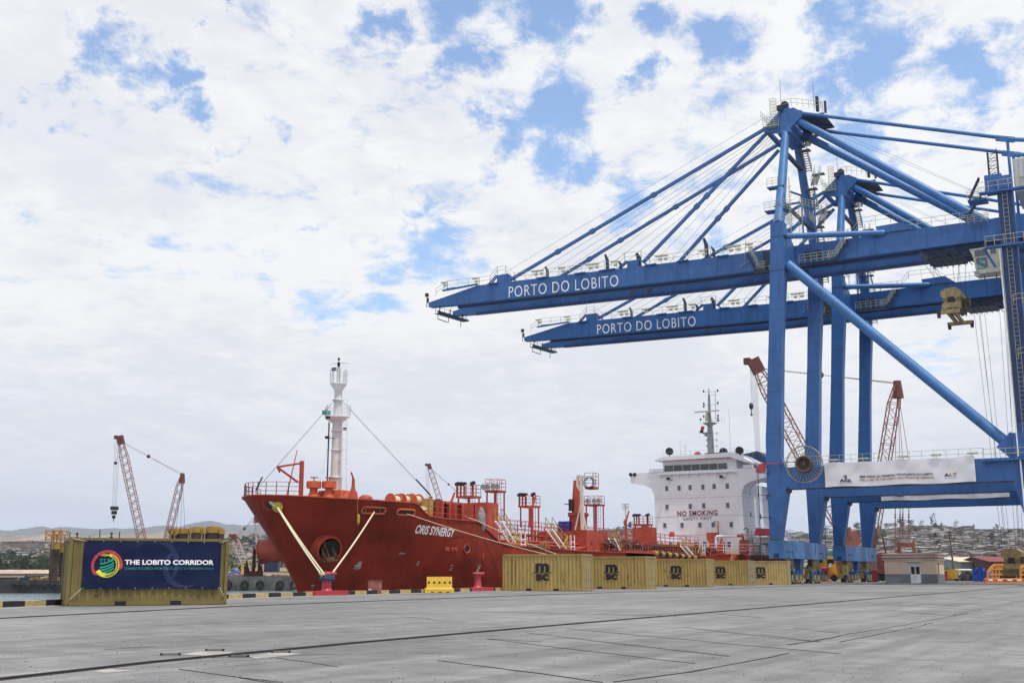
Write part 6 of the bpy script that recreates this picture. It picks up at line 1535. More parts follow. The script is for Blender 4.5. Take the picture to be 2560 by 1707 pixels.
# banners on the portals
def portal_banner(dy,lab):
    y=133.86+dy; t=thing('banner',lab,'banner',(-26,y,12.2)); m=MB(); nx,nz=70,8; vs=[]
    def f(u,v): x=-34.25+u; return y-.03+.02*math.sin(u*1.3+v*2)+.012*math.sin(u*3.7-v*3)+.012*abs(math.sin(u*.9+v*4))
    def zz_(u,v): return 10.95+.05*math.sin(u*.9)+v*(2.70 +.05*math.sin(u*1.7))/2.7
    for j in range(nz+1):
        for i in range(nx+1): u=16.3*i/nx; v=2.75*j/nz; vs.append((-34.25+u,f(u,v),zz_(u,v)))
    m.add(vs,[(j*(nx+1)+i,j*(nx+1)+i+1,(j+1)*(nx+1)+i+1,(j+1)*(nx+1)+i) for j in range(nz) for i in range(nx)]); m.build('cloth',mat('banner_white',(.78,.77,.82),.8,var=.04,scale=1),t,smooth=True)
    def put(s,u0,v0,w,h,mt,name,bold=.02):
        mm_=MB(); text_fit(mm_,s,lambda u,v,th:(-34.25+u0+u,f(u0+u,v0+v)-.03,zz_(u0+u,v0+v)),w,h,bold); mm_.build(name,mt,t)
    NB=mat('print_navy',(.02,.025,.09),.6); GD=mat('print_gold',(.42,.25,.10),.6)
    put('BEM-VINDO AO TERMINAL POLIVALENTE DO LOBITO',3.95,.92,7.95,.26,NB,'headline_lettering',.03)
    put('WELCOME TO THE LOBITO MULTIPURPOSE TERMINAL',3.9,.56,8.15,.25,GD,'headline_lettering',.03)
    put('AGL',1.65,.46,1.45,.36,NB,'company_lettering',.05); put('AFRICA GLOBAL LOGISTICS',1.65,.30,1.5,.07,NB,'company_lettering',0)
    put('A',13.05,.72,.55,.36,NB,'company_lettering',.05); put('LT',13.62,.72,.8,.36,GD,'company_lettering',.05); put('ANGOLA LOBITO TERMINAL',13.05,.50,1.4,.07,NB,'company_lettering',0)
    m=MB(); cu,cv=2.36,1.08
    for a0,a1 in((20,100),(130,200),(235,330)):
        p=[(cu,cv)]+[(cu+.22*math.cos(R(a0+(a1-a0)*i/6)),cv+.22*math.sin(R(a0+(a1-a0)*i/6))) for i in range(7)]
        m.add([(-34.25+a,f(a,b)-.03,zz_(a,b)) for a,b in p],[tuple(range(8))])
    m.build('globe_mark',NB,t); return t
portal_banner(0,'long white welcome banner across the portal beam of the nearest crane'); portal_banner(29.4,'white welcome banner on the second crane, mostly hidden behind the beam in front')
# ------------------------------------------------------------- spreaders hanging from each crane
def spreader(c,lab,rope_to,s=1.0,low=False):
    t=thing('spreader',lab,'spreader',tuple(c)); X,Y,Z=c
    m=MB(); m.prism([(X-1.0*s,Z+1.6*s),(X-.55*s,Z+1.95*s),(X+.55*s,Z+1.95*s),(X+1.0*s,Z+1.6*s),(X+1.0*s,Z+1.1*s),(X+.6*s,Z+.8*s),(X-.6*s,Z+.8*s),(X-1.0*s,Z+1.1*s)],1,Y-1.4*s,Y+3.2*s); m.build('headblock',SPREAD,t)
    m=MB(); m.box((X-.75*s,Y-1.2*s,Z+.35*s),(X-.33*s,Y+3*s,Z+1.0*s)); m.box((X+.33*s,Y-1.2*s,Z+.35*s),(X+.75*s,Y+3*s,Z+1.0*s)); m.box((X-.9*s,Y-1.5*s,Z-.1*s),(X+.9*s,Y+3.2*s,Z+.36*s)); m.prism([(X-1.1*s,Z-.75*s),(X-.9*s,Z-.1*s),(X+.9*s,Z-.1*s),(X+1.1*s,Z-.75*s)],1,Y-1.7*s,Y-1.3*s)
    m.box((X-1.2*s,Y-2.4*s,Z-.95*s),(X+1.2*s,Y-2.0*s,Z-.6*s)); m.box((X-.45*s,Y-2.0*s,Z-.95*s),(X-.15*s,Y+4.0*s,Z-.6*s)); m.box((X+.15*s,Y-2.0*s,Z-.95*s),(X+.45*s,Y+4.0*s,Z-.6*s)); m.box((X-1.2*s,Y+4.0*s,Z-.95*s),(X+1.2*s,Y+4.5*s,Z-.6*s)); m.build('frame',SPREAD,t)
    m=MB()
    for k in range(10): m.beam((X-.85*s+k*.19*s,Y-1.72*s,Z-.62*s),(X-.95*s+k*.19*s+.28*s*(-1 if k>4 else 1),Y-1.72*s,Z-.18*s),.07*s,.02)
    m.box((X-.33*s,Y-1.43*s,Z+.40*s),(X+.33*s,Y-1.41*s,Z+.98*s)); m.build('warning_stripe',BLACK,t)
    m=MB()
    for x in(-1.15,1.15):
        for y in(-2.3,4.3): m.cut(); m.prism([(X+x*s-.15*s,Z-1.35*s),(X+x*s+.15*s,Z-1.35*s),(X+x*s+.2*s,Z-.6*s),(X+x*s-.2*s,Z-.6*s)],1,Y+y*s-.15*s,Y+y*s+.15*s)
    each(m,'flipper',DARK,t)
    m=MB(); m.lathe((X+1.2*s,Y+1.5*s,Z+.9*s),[(.5*s,-.3*s),(.5*s,.3*s)],14,0); m.cbox((X+1.0*s,Y+.8*s,Z+.3*s),(.3*s,1.2*s,.8*s)); 
    for k in range(5): m.tube((X+.95*s,Y-1+k*.8,Z-.6*s),(X+1.0*s,Y-.6+k*.8,Z+1.0*s),.05,5)
    m.build('hydraulics',mat('dirty_brown',(.12,.09,.05),.7,var=.4,scale=5),t)
    m=MB()
    for dx,dy in((-.8,-1.2),(-.5,-1.2),(.5,-1.2),(.8,-1.2),(-.8,3),(-.5,3),(.5,3),(.8,3)):
        m.tube((X+dx*s,Y+dy*s,Z+1.9*s),(rope_to[0]+dx*2.6,rope_to[1]+dy*1.3,rope_to[2]),.028,4)
    m.build('hoist_rope',BLACK,t); return t
spreader((-19.9,141.0,31.85),'ochre container spreader hanging high under the boom of the nearest crane',(-20.9,142,38.1),1.12)
spreader((-18.9,169.5,2.05),'ochre container spreader lowered almost to the ground at the right',(-19.2,171,38.1),1.25)
# ================================================================ OTHER THINGS
FWH=Vector((-math.sin(YAW),math.cos(YAW),0)); RTH=Vector((math.cos(YAW),math.sin(YAW),0))
def at(px,py,D):   # world point seen at photo pixel px,py at forward distance D
    r=ray(px,py); return Vector((0,0,CAMH))+r*(D/(r.x*FWH.x+r.y*FWH.y))
def gp(px,D,z=0): p=at(px,HZ,D); p.z=z; return p
def loc_box(m,c,w,d,z0,z1,a=0,dx=0,dy=0):
    ca,sa=math.cos(a),math.sin(a); P=[]
    for z in(z0,z1):
        for x,y in((-w/2,-d/2),(w/2,-d/2),(w/2,d/2),(-w/2,d/2)): x+=dx;y+=dy; P.append((c.x+x*ca-y*sa,c.y+x*sa+y*ca,z))
    m.add(P,[(0,3,2,1),(4,5,6,7),(0,1,5,4),(1,2,6,5),(2,3,7,6),(3,0,4,7)])
# ---- small substation building
D=152.0; A=at(2207,1457,D)
bt=thing('kiosk_building','small flat roofed cream building with grey dado and double door by the crane legs','building',(0,0,0),None,None)
a0=R(-1); bl=gp(2212,D); bw=6.35; bdp=5.6; bh=at(2260,1383,D).z
ux=Vector((math.cos(a0),math.sin(a0),0)); uy=Vector((-ux.y,ux.x,0)); bcn=bl+ux*bw/2+uy*bdp/2
def Bx(m,x0,x1,y0,y1,z0,z1):
    P=[];
    for z in(z0,z1):
        for x,y in((x0,y0),(x1,y0),(x1,y1),(x0,y1)): p=bl+ux*x+uy*y; P.append((p.x,p.y,z))
    m.add(P,[(0,3,2,1),(4,5,6,7),(0,1,5,4),(1,2,6,5),(2,3,7,6),(3,0,4,7)])
H=bh
m=MB(); Bx(m,0,bw,0,bdp,1.15,H-.75); m.build('wall',CREAM,bt)
m=MB(); Bx(m,-.02,bw+.02,-.02,bdp+.02,0,1.15); m.build('dado',GREYW,bt)
m=MB(); Bx(m,-.06,bw+.06,-.06,bdp+.06,H-.75,H-.5); Bx(m,-.10,bw+.10,-.10,bdp+.10,H-.42,H-.12); m.build('pink_band',PINKB,bt)
m=MB(); Bx(m,-.22,bw+.22,-.22,bdp+.22,H-.84,H-.75); Bx(m,-.26,bw+.26,-.26,bdp+.26,H-.5,H-.42); Bx(m,-.2,bw+.2,-.2,bdp+.2,H-.12,H); m.build('cornice',TRIM,bt)
m=MB(); Bx(m,2.75,4.75,-.35,0,2.72,2.82); m.build('door_canopy',TRIM,bt)
m=MB(); Bx(m,3.2,4.5,-.05,-.02,0,2.45); Bx(m,3.2,4.5,-.06,-.05,2.3,2.5); f=m.build('door_frame',TRIM,bt)
for e in(0,1):
    m=MB(); x=3.26+e*.61; Bx(m,x,x+.57,-.09,-.05,.05,2.2); d_=m.build('door',WHITE,f); m=MB(); Bx(m,x+.08,x+.52,-.10,-.09,1.15,2.1); m.build('door_pane',GLASS,d_)
m=MB(); 
def Bs(m,y0,y1,z0,z1): Bx(m,bw+.02,bw+.05,y0,y1,z0,z1)
Bs(m,1.5,2.0,1.1,2.6); m.build('side_shutter',mat('shutter_rust',(.25,.08,.06),.7),bt)
# ---- lattice boom crawler cranes
def lattice(label,D,base,tip,mast,hook,w,colA=RCRANE,body=True,nb=22,rods=True,rr=.07):
    b=at(*base,D); t=at(*tip,D); mt=at(*mast[0],D+w*1.2); mb_=at(*mast[1],D+w*1.2)
    T_=thing('crawler_crane',label,'crane',(b.x,b.y,0))
    m=MB(); m.truss(b,t,w*.5,w,w*.55,rr,rr*.5,nb); m.build('boom',colA,T_)
    m=MB(); dd_=(t-b).normalized(); m.beam(t-dd_*w*.4,t+dd_*w*.8,w*.7,w*.9); m.cbox(t+dd_*w*.6-RTH*w*.5,(w*.5,w*.5,w*.5)); m.build('boom_head',RDARK,T_)
    m=MB(); m.truss(mb_,mt,w*.5,w*.8,w*.3,rr,rr*.5,max(8,nb*2//3)); m.build('mast',colA,T_)
    m=MB(); m.tube(mt-Vector((0,0,w*1.2)),mt+Vector((0,0,w*.2)),w*.45,8,w*.3); m.build('mast_head',RDARK,T_)
    m=MB(); mid=t.lerp(mt,.45)
    for e in(-.25,.25): m.tube(t+Vector((0,e*w,0)),mid+Vector((0,e*w,0)),rr*.4,4); 
    for e in(-.5,0,.5): m.tube(mid,mt+Vector((0,e*w,0)),rr*.35,4)
    m.ball(mid,w*.28,8); m.build('pendant_line',RDARK,T_)
    if hook:
        h=at(*hook,D); m=MB()
        for e in(-.35,-.12,.12,.35): m.tube(t+RTH*(e*w-w*.5),h+RTH*e*w*.8,rr*.3,4)
        m.build('hoist_rope',ROPE,T_)
        m=MB(); m.cbox(h,(w*.9,w*.7,w*.5)); m.cbox(h-Vector((0,0,w*.6)),(w*.6,w*.5,w*.5)); m.ball(h-Vector((0,0,w*1.2)),w*.28,8); m.tube(h-Vector((0,0,w*1.3)),h-Vector((0,0,w*1.9)),w*.06,5); m.build('hook_block',DARK,T_)
    return T_,b,t,mt,mb_
T1,b,t,mt,mb_=lattice('red lattice boom crane behind the banner container at the left',222,(372,1430),(302,1103),((456,1186),(398,1430)),(286,1270),1.35,nb=34,rr=.07)
m=MB()
for e in(0,.8,1.6): m.tube(mt,at(440+e*14,1330,224),.03,4)
m.build('back_stay',DARK,T1)
m=MB(); h=at(289,1157,222); m.ball(h,.32,8); m.tube(h,t,.02,4); m.build('auxiliary_hook',DARK,T1)
m=MB(); loc_box(m,gp(390,224),6,4,1.2,3.5,YAW); m.build('machine_body',RDARK,T1)
T2,b,t,mt,mb_=lattice('tall red lattice crane rising between the blue crane legs, its hook hanging left of them',262,(2112,1335),(1893,920),((2243,958),(2176,1372)),None,2.9,nb=24,rr=.15)
m=MB()
for k in range(7): m.tube(t+RTH*(-1.6+k*.25),at(1893+k*1.6,1190,262),.035,4)
m.build('hoist_rope',GALV,T2)
m=MB(); h=at(1878,1015,262); m.ball(h,.75,10,(.7,.7,1.1)); m.tube(h,h-Vector((0,0,2.1)),.12,6); m.ring(h-Vector((0,0,2.0)),.22,.08,(0,1,0),10,5); m.tube(h,t-RTH*1.5,.03,4); m.build('hook_block',DARK,T2)
m=MB(); c=at(2118,1352,262); m.beam(at(2108,1334,262),at(2122,1364,262),.7,2.6); m.beam(at(2126,1330,262),at(2142,1362,262),.7,2.6); m.beam(at(2106,1333,262),at(2128,1330,262),.5,2.4); m.beam(at(2120,1365,262),at(2144,1364,262),.8,2.4); m.build('boom_foot',RCRANE,T2)
m=MB(); m.beam(at(2185,1335,264),at(2176,1410,264),1.7,1.4,1.0,1.4); m.beam(at(2205,1335,264),at(2218,1395,264),.3,.3); m.beam(at(2180,1300,264),at(2195,1345,264),.3,.3); m.build('gantry_frame',RDARK,T2)
m=MB(); loc_box(m,gp(2150,264),16,5,2.2,5.5,YAW); m.build('machine_body',RDARK,T2); m=MB(); loc_box(m,gp(2150,262),14,2,0,2.0,YAW); m.build('crawler_track',DARK,T2)
# counterweight pendants and yoke
m=MB(); 
for px,pb in((2238,1380),(2250,1380),(2257,1345),(2272,1345)):
    m.cut(); a=mt+Vector((0,0,-1)); b2=at(px,pb,262); m.tube(a,at(px,1150,262),.07,5); m.tube(at(px,1150,262),b2,.11,5); m.ball(at(px,1292,262),.28,6); m.ball(at(px,1286,262),.24,6)
each(m,'pendant_rod',RCRANE,T2)
m=MB(); a=at(2265,1362,262); m.prism([(a.x-1.8,a.z+1.3),(a.x-1.2,a.z+.6),(a.x+1.2,a.z+.6),(a.x+1.8,a.z+1.3),(a.x+2.1,a.z-1.9),(a.x+1.4,a.z-1.9),(a.x+1.1,a.z-.4),(a.x-1.1,a.z-.4),(a.x-1.4,a.z-1.9),(a.x-2.1,a.z-1.9)],1,a.y,a.y+.6); m.build('counterweight_yoke',RCRANE,T2)
m=MB(); 
for px in(2260,2284): m.cut(); c=at(px,1384,262); m.ball(c,1.0,10,(1.1,1,.45))
each(m,'counterweight',RDARK,T2)
lattice('small red lattice crane far behind the ship, right of its foremast',330,(1112,1290),(1074,1168),((1180,1262),(1165,1300)),(1070,1280),1.3,nb=18,rr=.08)
lattice('pale and red lattice crane low on the far quay, left of the bow',330,(622,1432),(587,1346),((640,1290),(655,1420)),None,1.6,colA=mat('lattice_pale',(.55,.45,.42),.6),nb=12,rr=.09)
# ---- steel piles in their yellow frames
PB=mat('pile_rust',(.075,.035,.022),.7,var=.5,scale=.8,col2=(.02,.015,.015))
def pile_stack(label,cols_,D,base_y):
    t_=thing('pile_group',label,'steel piles',tuple(gp(cols_[0][0],D)))
    for k,(px,yt,yb,yy,wpx) in enumerate(cols_):
        w=wpx/HF*D; z1=at(px,yt,D).z; zc=at(px,yy,D).z; c=gp(px,D+ (k%2)*1.2)
        m=MB(); m.tube((c.x,c.y,-1),(c.x,c.y,zc),w/2,18); 
        for i in range(int((zc+1)/1.1)): m.m=1; m.ring((c.x,c.y,i*1.1),w/2+.01,.06,(0,0,1),18,4)
        m.build('pile',[PB,RUST],t_)
        m=MB(); m.tube((c.x,c.y,zc),(c.x,c.y,z1),w/2+.06,18); m.tube((c.x,c.y,z1),(c.x,c.y,z1+.25),w/2-.25,12); m.build('yellow_collar',COLLAR,t_)
    return t_
pile_stack('row of tall dark steel piles with yellow collars behind the banner container',[(429,1335,1350,1337,14),(453,1323,1350,1333,34),(489,1320,1350,1331,33),(528,1318,1350,1331,40),(549,1323,1350,1334,14)],225,1440)
for px in(428,440,475,508): 
    p=at(px,1327,224); m=MB(); m.cbox(p,(.9,.8,.9)); m.tube(p,p+Vector((0,0,1)),.12,5); m.box((p.x-.1,p.y-.4,p.z-1.6),(p.x+.1,p.y-.2,p.z)); tag(m.build('pile_clamp',COLLAR),['yellow clamp on the leftmost collar of the pile row','yellow clamp at the second collar of the pile row','yellow clamp at the third collar of the pile row','yellow clamp on the widest collar of the pile row'][(428,440,475,508).index(px)],'clamp','yellow clamps on the piles')
g_=pile_stack('pair of rusty steel piles with orange frames standing on the barge left of the container',[(134,1358,1450,1372,19),(154,1358,1450,1380,16)],216,1440)
m=MB()
for px,D_ in((131,215.5),(150,215.5)):
    for z in(8.9,8.2,7.4):
        c=at(px,1360,D_); c.z=z; 
        for e in(-1,1): m.beam((c.x+e*.9,c.y-.9,z),(c.x+e*.9,c.y+.9,z),.16,.16); m.beam((c.x-.9,c.y+e*.9,z),(c.x+.9,c.y+e*.9,z),.16,.16)
    for e in(-.9,.9):
        for f in(-.9,.9): m.beam((c.x+e,c.y+f,6.8),(c.x+e,c.y+f,9.2),.14,.14); m.beam((c.x+e,c.y+f,7.4),(c.x-e,c.y+f,8.9),.08,.08)
m.build('guide_frame',mat('frame_orange',(.55,.25,.03),.6,var=.2),g_)
m=MB(); 
for px,yt in((129,1337),(143,1338),(162,1341),(175,1329),(193,1334),(224,1339),(250,1322),(279,1333),(299,1329)):
    m.cut(); a=at(px,1362,230); b2=at(px,yt,230); m.tube(a-Vector((0,0,8)),b2,.11,5)
    if px in(143,193,279): m.ball(b2,.3,6); m.cbox(b2-Vector((0,0,.7)),(.5,.3,.3))
each(m,'guide_pole',RUST,g_)
# ---- barge with fenders
t=thing('barge','dark steel barge with black tyre fenders moored on the far left','barge',tuple(gp(90,216,-2.3)))
m=MB(); c=gp(108,219); loc_box(m,c,13.5,7,-2.6,.05,YAW); m.build('hull',mat('barge_grey',(.055,.05,.05),.6,var=.4,scale=.6,dirt=(.1,.06,.04),streak=.6),t)
m=MB()
for i in range(9): m.cut(); p=at(36+i*14.6,1463+ (i%3)*2,215.3); m.ring(p,.34,.13,tuple(FWH),12,6)
each(m,'tyre_fender',BLACK,t)
m=MB(); rg=random.Random(2)
for i in range(36): p=gp(rg.uniform(45,150),rg.uniform(216,221),.05); h=rg.uniform(.15,.6); m.box((p.x-.2,p.y-.2,.05),(p.x+.3,p.y+.2,.05+h))
m.build('deck_clutter',BYEL,t)
t=thing('site_cabin','dark blue site cabin standing on the barge deck','cabin',tuple(gp(68,217,.1))); m=MB(); loc_box(m,gp(69,218),1.9,2.4,.05,at(68,1442,216).z,YAW); m.build('cabin_body',mat('cabin_blue',(.02,.05,.15),.6,var=.3),t); m=MB(); loc_box(m,gp(66,216.7),.4,.06,.6,1.1,YAW); m.build('window',GLASS,t)
# ---- far quays
m=MB()
for a,b_,D_,z in((-60,32,236,.5),): loc_box(m,gp((a+b_)/2,D_),(b_-a)/HF*D_,6,-3,z,YAW)
tag(m.build('sheet_pile_wall',mat('sheet_pile',(.04,.03,.028),.8,var=.4)),'dark sheet pile wall at the far left waterline','wall')
m=MB(); loc_box(m,gp(655,252),190/HF*252,14,-3,.75,YAW); 
tag(m.build('far_quay',mat('far_concrete',(.15,.15,.14),.9,var=.4,scale=.5)),'grey concrete quay across the water behind the bow','quay')
m=MB(); 
for px in(570,612,650,700,735): m.cut(); p=at(px,1461,251.6-6.9); m.ring(p,.7,.22,tuple(FWH),14,6)

for o in each(m,'quay_tyre',BLACK,None): tag(o,'black tyre fender hanging on the far concrete quay behind the bow','fender','tyre fenders on the far quay')
QQ=[(575,1438,9,'TARPB','blue tarpaulin covered pile on the far quay, leftmost'),(600,1436,7,'TARPB','blue tarpaulin covered pile on the far quay, second from the left'),(668,1432,8,'NAVYB','dark blue truck trailer on the far quay behind the bow')]
rg=random.Random(12)
for px,yt,w,mt_,lab in QQ:
    p=gp(px,262,.6); zt2=at(px,yt-8,262).z; m=MB(); mm_=TARPB if mt_=='TARPB' else mat('trailer_navy',(.02,.03,.08),.6)
    if mt_=='TARPB':
        for i in range(7): m.ball((p.x+rg.uniform(-1.6,1.6),p.y+rg.uniform(-1,1),rg.uniform(.8,zt2-.4)),rg.uniform(.5,.9),8)
    else: loc_box(m,p,11,2.5,1.5,zt2-.3,YAW); loc_box(m,p,3,2.4,zt2-.3,zt2+1.6,YAW,dx=1.0)
    tag(m.build('covered_pile' if mt_=='TARPB' else 'trailer',mm_),lab,'pile' if mt_=='TARPB' else 'trailer')
m=MB(); p=gp(618,256,.75); 
for e in(-1.6,1.6): m.beam((p.x+e,p.y,.75),(p.x+e,p.y,3.6),.22,.22)
m.beam((p.x-1.6,p.y,3.6),(p.x+1.6,p.y,3.6),.22,.22); loc_box(m,p,1.2,1,.75,2.1,YAW,dx=-.6); tag(m.build('yellow_frame',YEL),'yellow steel frame on the far quay left of the bow','frame')
m=MB()
for i in range(26): p=gp(rg.uniform(560,745),rg.uniform(249,256),.75); s=rg.uniform(.3,.8); m.ball((p.x,p.y,.85),s,7,(1.4,1,.6))
tag(m.build('brick_rubble',mat('rubble',(.40,.20,.13),.9,var=.3)),'pinkish rubble heaped along the far quay edge','rubble',kind='stuff')
# long warehouse on the left shore
def shed(label,px0,px1,D_,yeave,yridge,wallm,roofm,cat='warehouse',depth=14,z0=.5,hip=False,open_=False):
    a=gp(px0,D_);b=gp(px1,D_); w=(b-a).length; c=(a+b)/2; ze=at(px0,yeave,D_).z; zr_=at(px0,yridge,D_+depth/2).z; rot_=math.atan2((b-a).y,(b-a).x); ca,sa=math.cos(rot_),math.sin(rot_)
    def T_(x,y,z): return (c.x+x*ca-y*sa,c.y+x*sa+y*ca,z)
    t=thing('warehouse' if cat!='shed' else 'shed',label,cat,(c.x,c.y,z0)); m=MB(); d=depth
    P=[T_(-w/2,0,z0),T_(w/2,0,z0),T_(w/2,d,z0),T_(-w/2,d,z0),T_(-w/2,0,ze),T_(w/2,0,ze),T_(w/2,d,ze),T_(-w/2,d,ze),T_(-w/2,d/2,zr_),T_(w/2,d/2,zr_)]
    m.add(P,[(0,1,5,4),(2,3,7,6),(1,2,6,9,5),(3,0,4,8,7)]); m.build('wall',wallm,t)
    m=MB(); e=.4; ex=.4
    Q=[T_(-w/2-ex,-e,ze-.03),T_(w/2+ex,-e,ze-.03),T_(w/2+ex,d/2,zr_+.06),T_(-w/2-ex,d/2,zr_+.06),T_(w/2+ex,d+e,ze-.03),T_(-w/2-ex,d+e,ze-.03)]
    Q2=[(x,y,z+.12) for x,y,z in Q]; m.add(Q+Q2,[(6,7,8,9),(9,8,10,11),(0,3,2,1),(3,5,4,2),(0,1,7,6),(4,5,11,10),(1,2,8,7),(2,4,10,8),(3,0,6,9),(5,3,9,11)]); m.build('roof',roofm,t); return t
shed('long low warehouse with a pinkish roof behind the shoreline bushes on the left',-60,120,345,1433,1425,mat('wall_greige',(.27,.25,.23),.8),mat('roof_pinkish',(.55,.40,.33),.8,var=.2,scale=.3),depth=16)
shed('grey metal warehouse with a cream roof at the foot of the hill',2403,2500,235,1404,1394,mat('wall_metal_grey',(.27,.28,.26),.6,var=.1,dirt=(.18,.18,.17),streak=.3),mat('roof_cream',(.62,.55,.40),.7,var=.1),depth=22,z0=0)
shed('small yellow walled shed with a cream roof right of the kiosk building',2318,2352,215,1429,1418,mat('wall_yellow',(.48,.35,.12),.8),mat('roof_cream',(.62,.55,.40),.7),'shed',9,0)
shed('low cream outbuilding beside the yellow shed',2352,2376,218,1431,1428,CREAM,TRIM,'shed',5,0)
shed('white washed hut below the grey warehouse',2404,2433,205,1425,1424,WHITE,TRIM,'shed',5,0)
shed('open hall with a dark red roof at the right edge',2478,2640,226,1404,1393,mat('wall_red_dark',(.10,.05,.05),.8),mat('roof_red',(.22,.045,.045),.7),'hall',16,0)
m=MB(); 
def blob_tarp(px0,px1,y0,D_):
    a=gp(px0,D_);b=gp(px1,D_);n=10
    for i in range(n):
        p=a.lerp(b,i/n);q=a.lerp(b,(i+1)/n);h0=at(px0,y0,D_).z
        m.box((min(p.x,q.x)-.02,min(p.y,q.y)-1.2-(i%2)*.12,.0),(max(p.x,q.x)+.02,max(p.y,q.y)+1.2,h0+.12*math.sin(i*1.7)-.25*(i>5)))
blob_tarp(2434,2478,1421,185); tag(m.build('tarpaulin_load',TARPB),'crumpled blue tarpaulin over a tall load before the grey warehouse','tarpaulin')
# ---- flood masts
def flood(label,px,yt,yb,D_,tilt=0,n=3,w=.9,mt_=GALV):
    b_=gp(px+tilt,D_); t_=at(px,yt,D_); T_=thing('flood_mast',label,'light mast',tuple(b_)); m=MB(); m.tube((b_.x,b_.y,0),(t_.x,t_.y,t_.z),.38*w,8,.2*w); m.build('pole',mt_,T_)
    m=MB()
    for i in range(n):
        for j in range(4):
            p=t_+RTH*(j-1.5)*w*.9+Vector((0,0,-i*w*.9)); m.cbox(p,(w*.55,w*.4,w*.5))
    m.beam(t_-RTH*w*1.9+Vector((0,0,-w*n*.9)),t_+RTH*w*1.9+Vector((0,0,-w*n*.9)),.2,.2); m.build('lamp_bank',mt_,T_)
flood('tall thin stadium floodlight mast beyond the ship deck',1563.5,1260,1330,520,3,3,.9)
flood('rusty floodlight mast standing in front of the hillside town',2374,1337,1442,200,12,2,.55,mat('mast_rusty',(.22,.17,.12),.7,var=.4,scale=.4))
flood('thin red topped pole in front of the hillside town',2347,1370,1420,230,0,1,.12,RDARK)
# pylons, palm and church spire on the ridge
for px,yt,lab in((2306,1299,'electricity pylon on the hill skyline, left one'),(2392,1300,'electricity pylon on the hill skyline, right one')):
    b_=pos(px,1330); t_=at(px,yt,1330); m=MB(); m.truss(b_,t_,4,2.4,.5,.22,.14,8); 
    for k in(.7,.84): c=b_.lerp(t_,k); m.beam(c-RTH*4,c+RTH*4,.3,.3)
    tag(m.build('pylon',GALV),lab,'pylon','pylons on the hill')
# leaning palms
b_=pos(2343,1290); m=MB(); 
for i in range(3):
    m.tube(b_+RTH*i*2,b_+RTH*(i*2-3)+Vector((0,0,12+i*2)),.35,6,.25); c=b_+RTH*(i*2-3)+Vector((0,0,12+i*2))
    for k in range(9): a=k*.7; m.beam(c,c+RTH*3.2*math.cos(a)+Vector((0,0,2.2*math.sin(a))),.9,.15,.1,.05)
tag(m.build('palm_tree',LG[0]),'leaning dark palms on the hill skyline','palms')
# ---- yellow machine between the crane legs
p=gp(2052,182); t=thing('mobile_machine','orange and yellow working machine with a teal roof standing between the crane legs','machine',(p.x,p.y,0))
m=MB(); loc_box(m,p,5.6,3,.6,1.6,YAW); loc_box(m,p,3.2,2.8,1.6,2.4,YAW,dx=.9); loc_box(m,p,2,2.6,1.6,2.0,YAW,dx=-1.5); m.build('chassis',SAFO,t)
m=MB(); loc_box(m,p,3.6,2.4,2.4,3.9,YAW,dx=.4); m.build('cab',YEL,t); m=MB(); loc_box(m,p,1.1,.1,2.9,3.5,YAW,dx=-.5,dy=-1.25); loc_box(m,p,1.0,.1,2.7,3.4,YAW,dx=1.3,dy=-1.25); m.build('cab_window',GLASS,t)
m=MB(); loc_box(m,p,3.0,2.4,3.9,4.5,YAW,dx=.2); m.build('teal_cover',TEAL,t)
m=MB(); 
for e in(-2,-.6,1.6): m.cut(); q=p+RTH*e-FWH*1.6; m.lathe((q.x,q.y,.55),[(.5,-.2),(.55,0),(.5,.2)],14,1)
each(m,'wheel',BLACK,t)
m=MB(); 
for dx in(-1.2,.9): m.cut(); q=p+RTH*dx-FWH*2.6; m.lathe((q.x,q.y,2.2),[(.32,0),(.10,.55),(.05,.6)],10)
each(m,'white_cone',LETW,t)
p=gp(2063,170); m=MB(); m.tube((p.x,p.y,0),(p.x,p.y,1.9),.42,12,.32); m.lathe((p.x,p.y,1.6),[(.6,0),(.6,.4),(.2,.6)],12); m.lathe((p.x,p.y,0),[(.9,0),(.8,.2)],14); tag(m.build('red_buffer',RED),'squat dark red buffer post between the two blue cranes','post')
m=MB(); p=gp(2187,170); loc_box(m,p,.7,.6,0,1.55,YAW); loc_box(m,p,.78,.66,1.55,1.62,YAW); tag(m.build('red_cabinet',RED),'narrow red cabinet standing left of the kiosk building','cabinet')
# freight boxes behind the kiosk
for px0,px1,y0,y1,D_,lab in((2186,2207,1392,1432,190,'rust red freight box, the taller one left of the kiosk building'),(2167,2184,1408,1428,195,'maroon freight box, the lower one left of the kiosk building')):
    c=gp((px0+px1)/2,D_); w=(px1-px0)/HF*D_; t=thing('freight_box',lab,'freight box',(c.x,c.y,0)); m=MB(); z0=at(px0,y1,D_).z;z1=at(px0,y0,D_).z; loc_box(m,c,w,4,z0,z1,YAW)
    for k in range(5): loc_box(m,c,.08,.1,z0,z1,YAW,dx=-w/2+.15+k*w/5,dy=-2.05)
    m.build('box_body',BRICKR,t); m=MB(); loc_box(m,c,w+1.0,2.6,.7,z0-.05,YAW); m.build('wagon_bed',RDARK,t)
    m=MB(); 
    for e in(-.8,.2,1.0): m.cut(); q=c+RTH*e*w*.5-FWH*1.6; m.lathe((q.x,q.y,.5),[(.45,-.1),(.48,0),(.45,.1)],12,1)
    each(m,'wheel',BLACK,t)
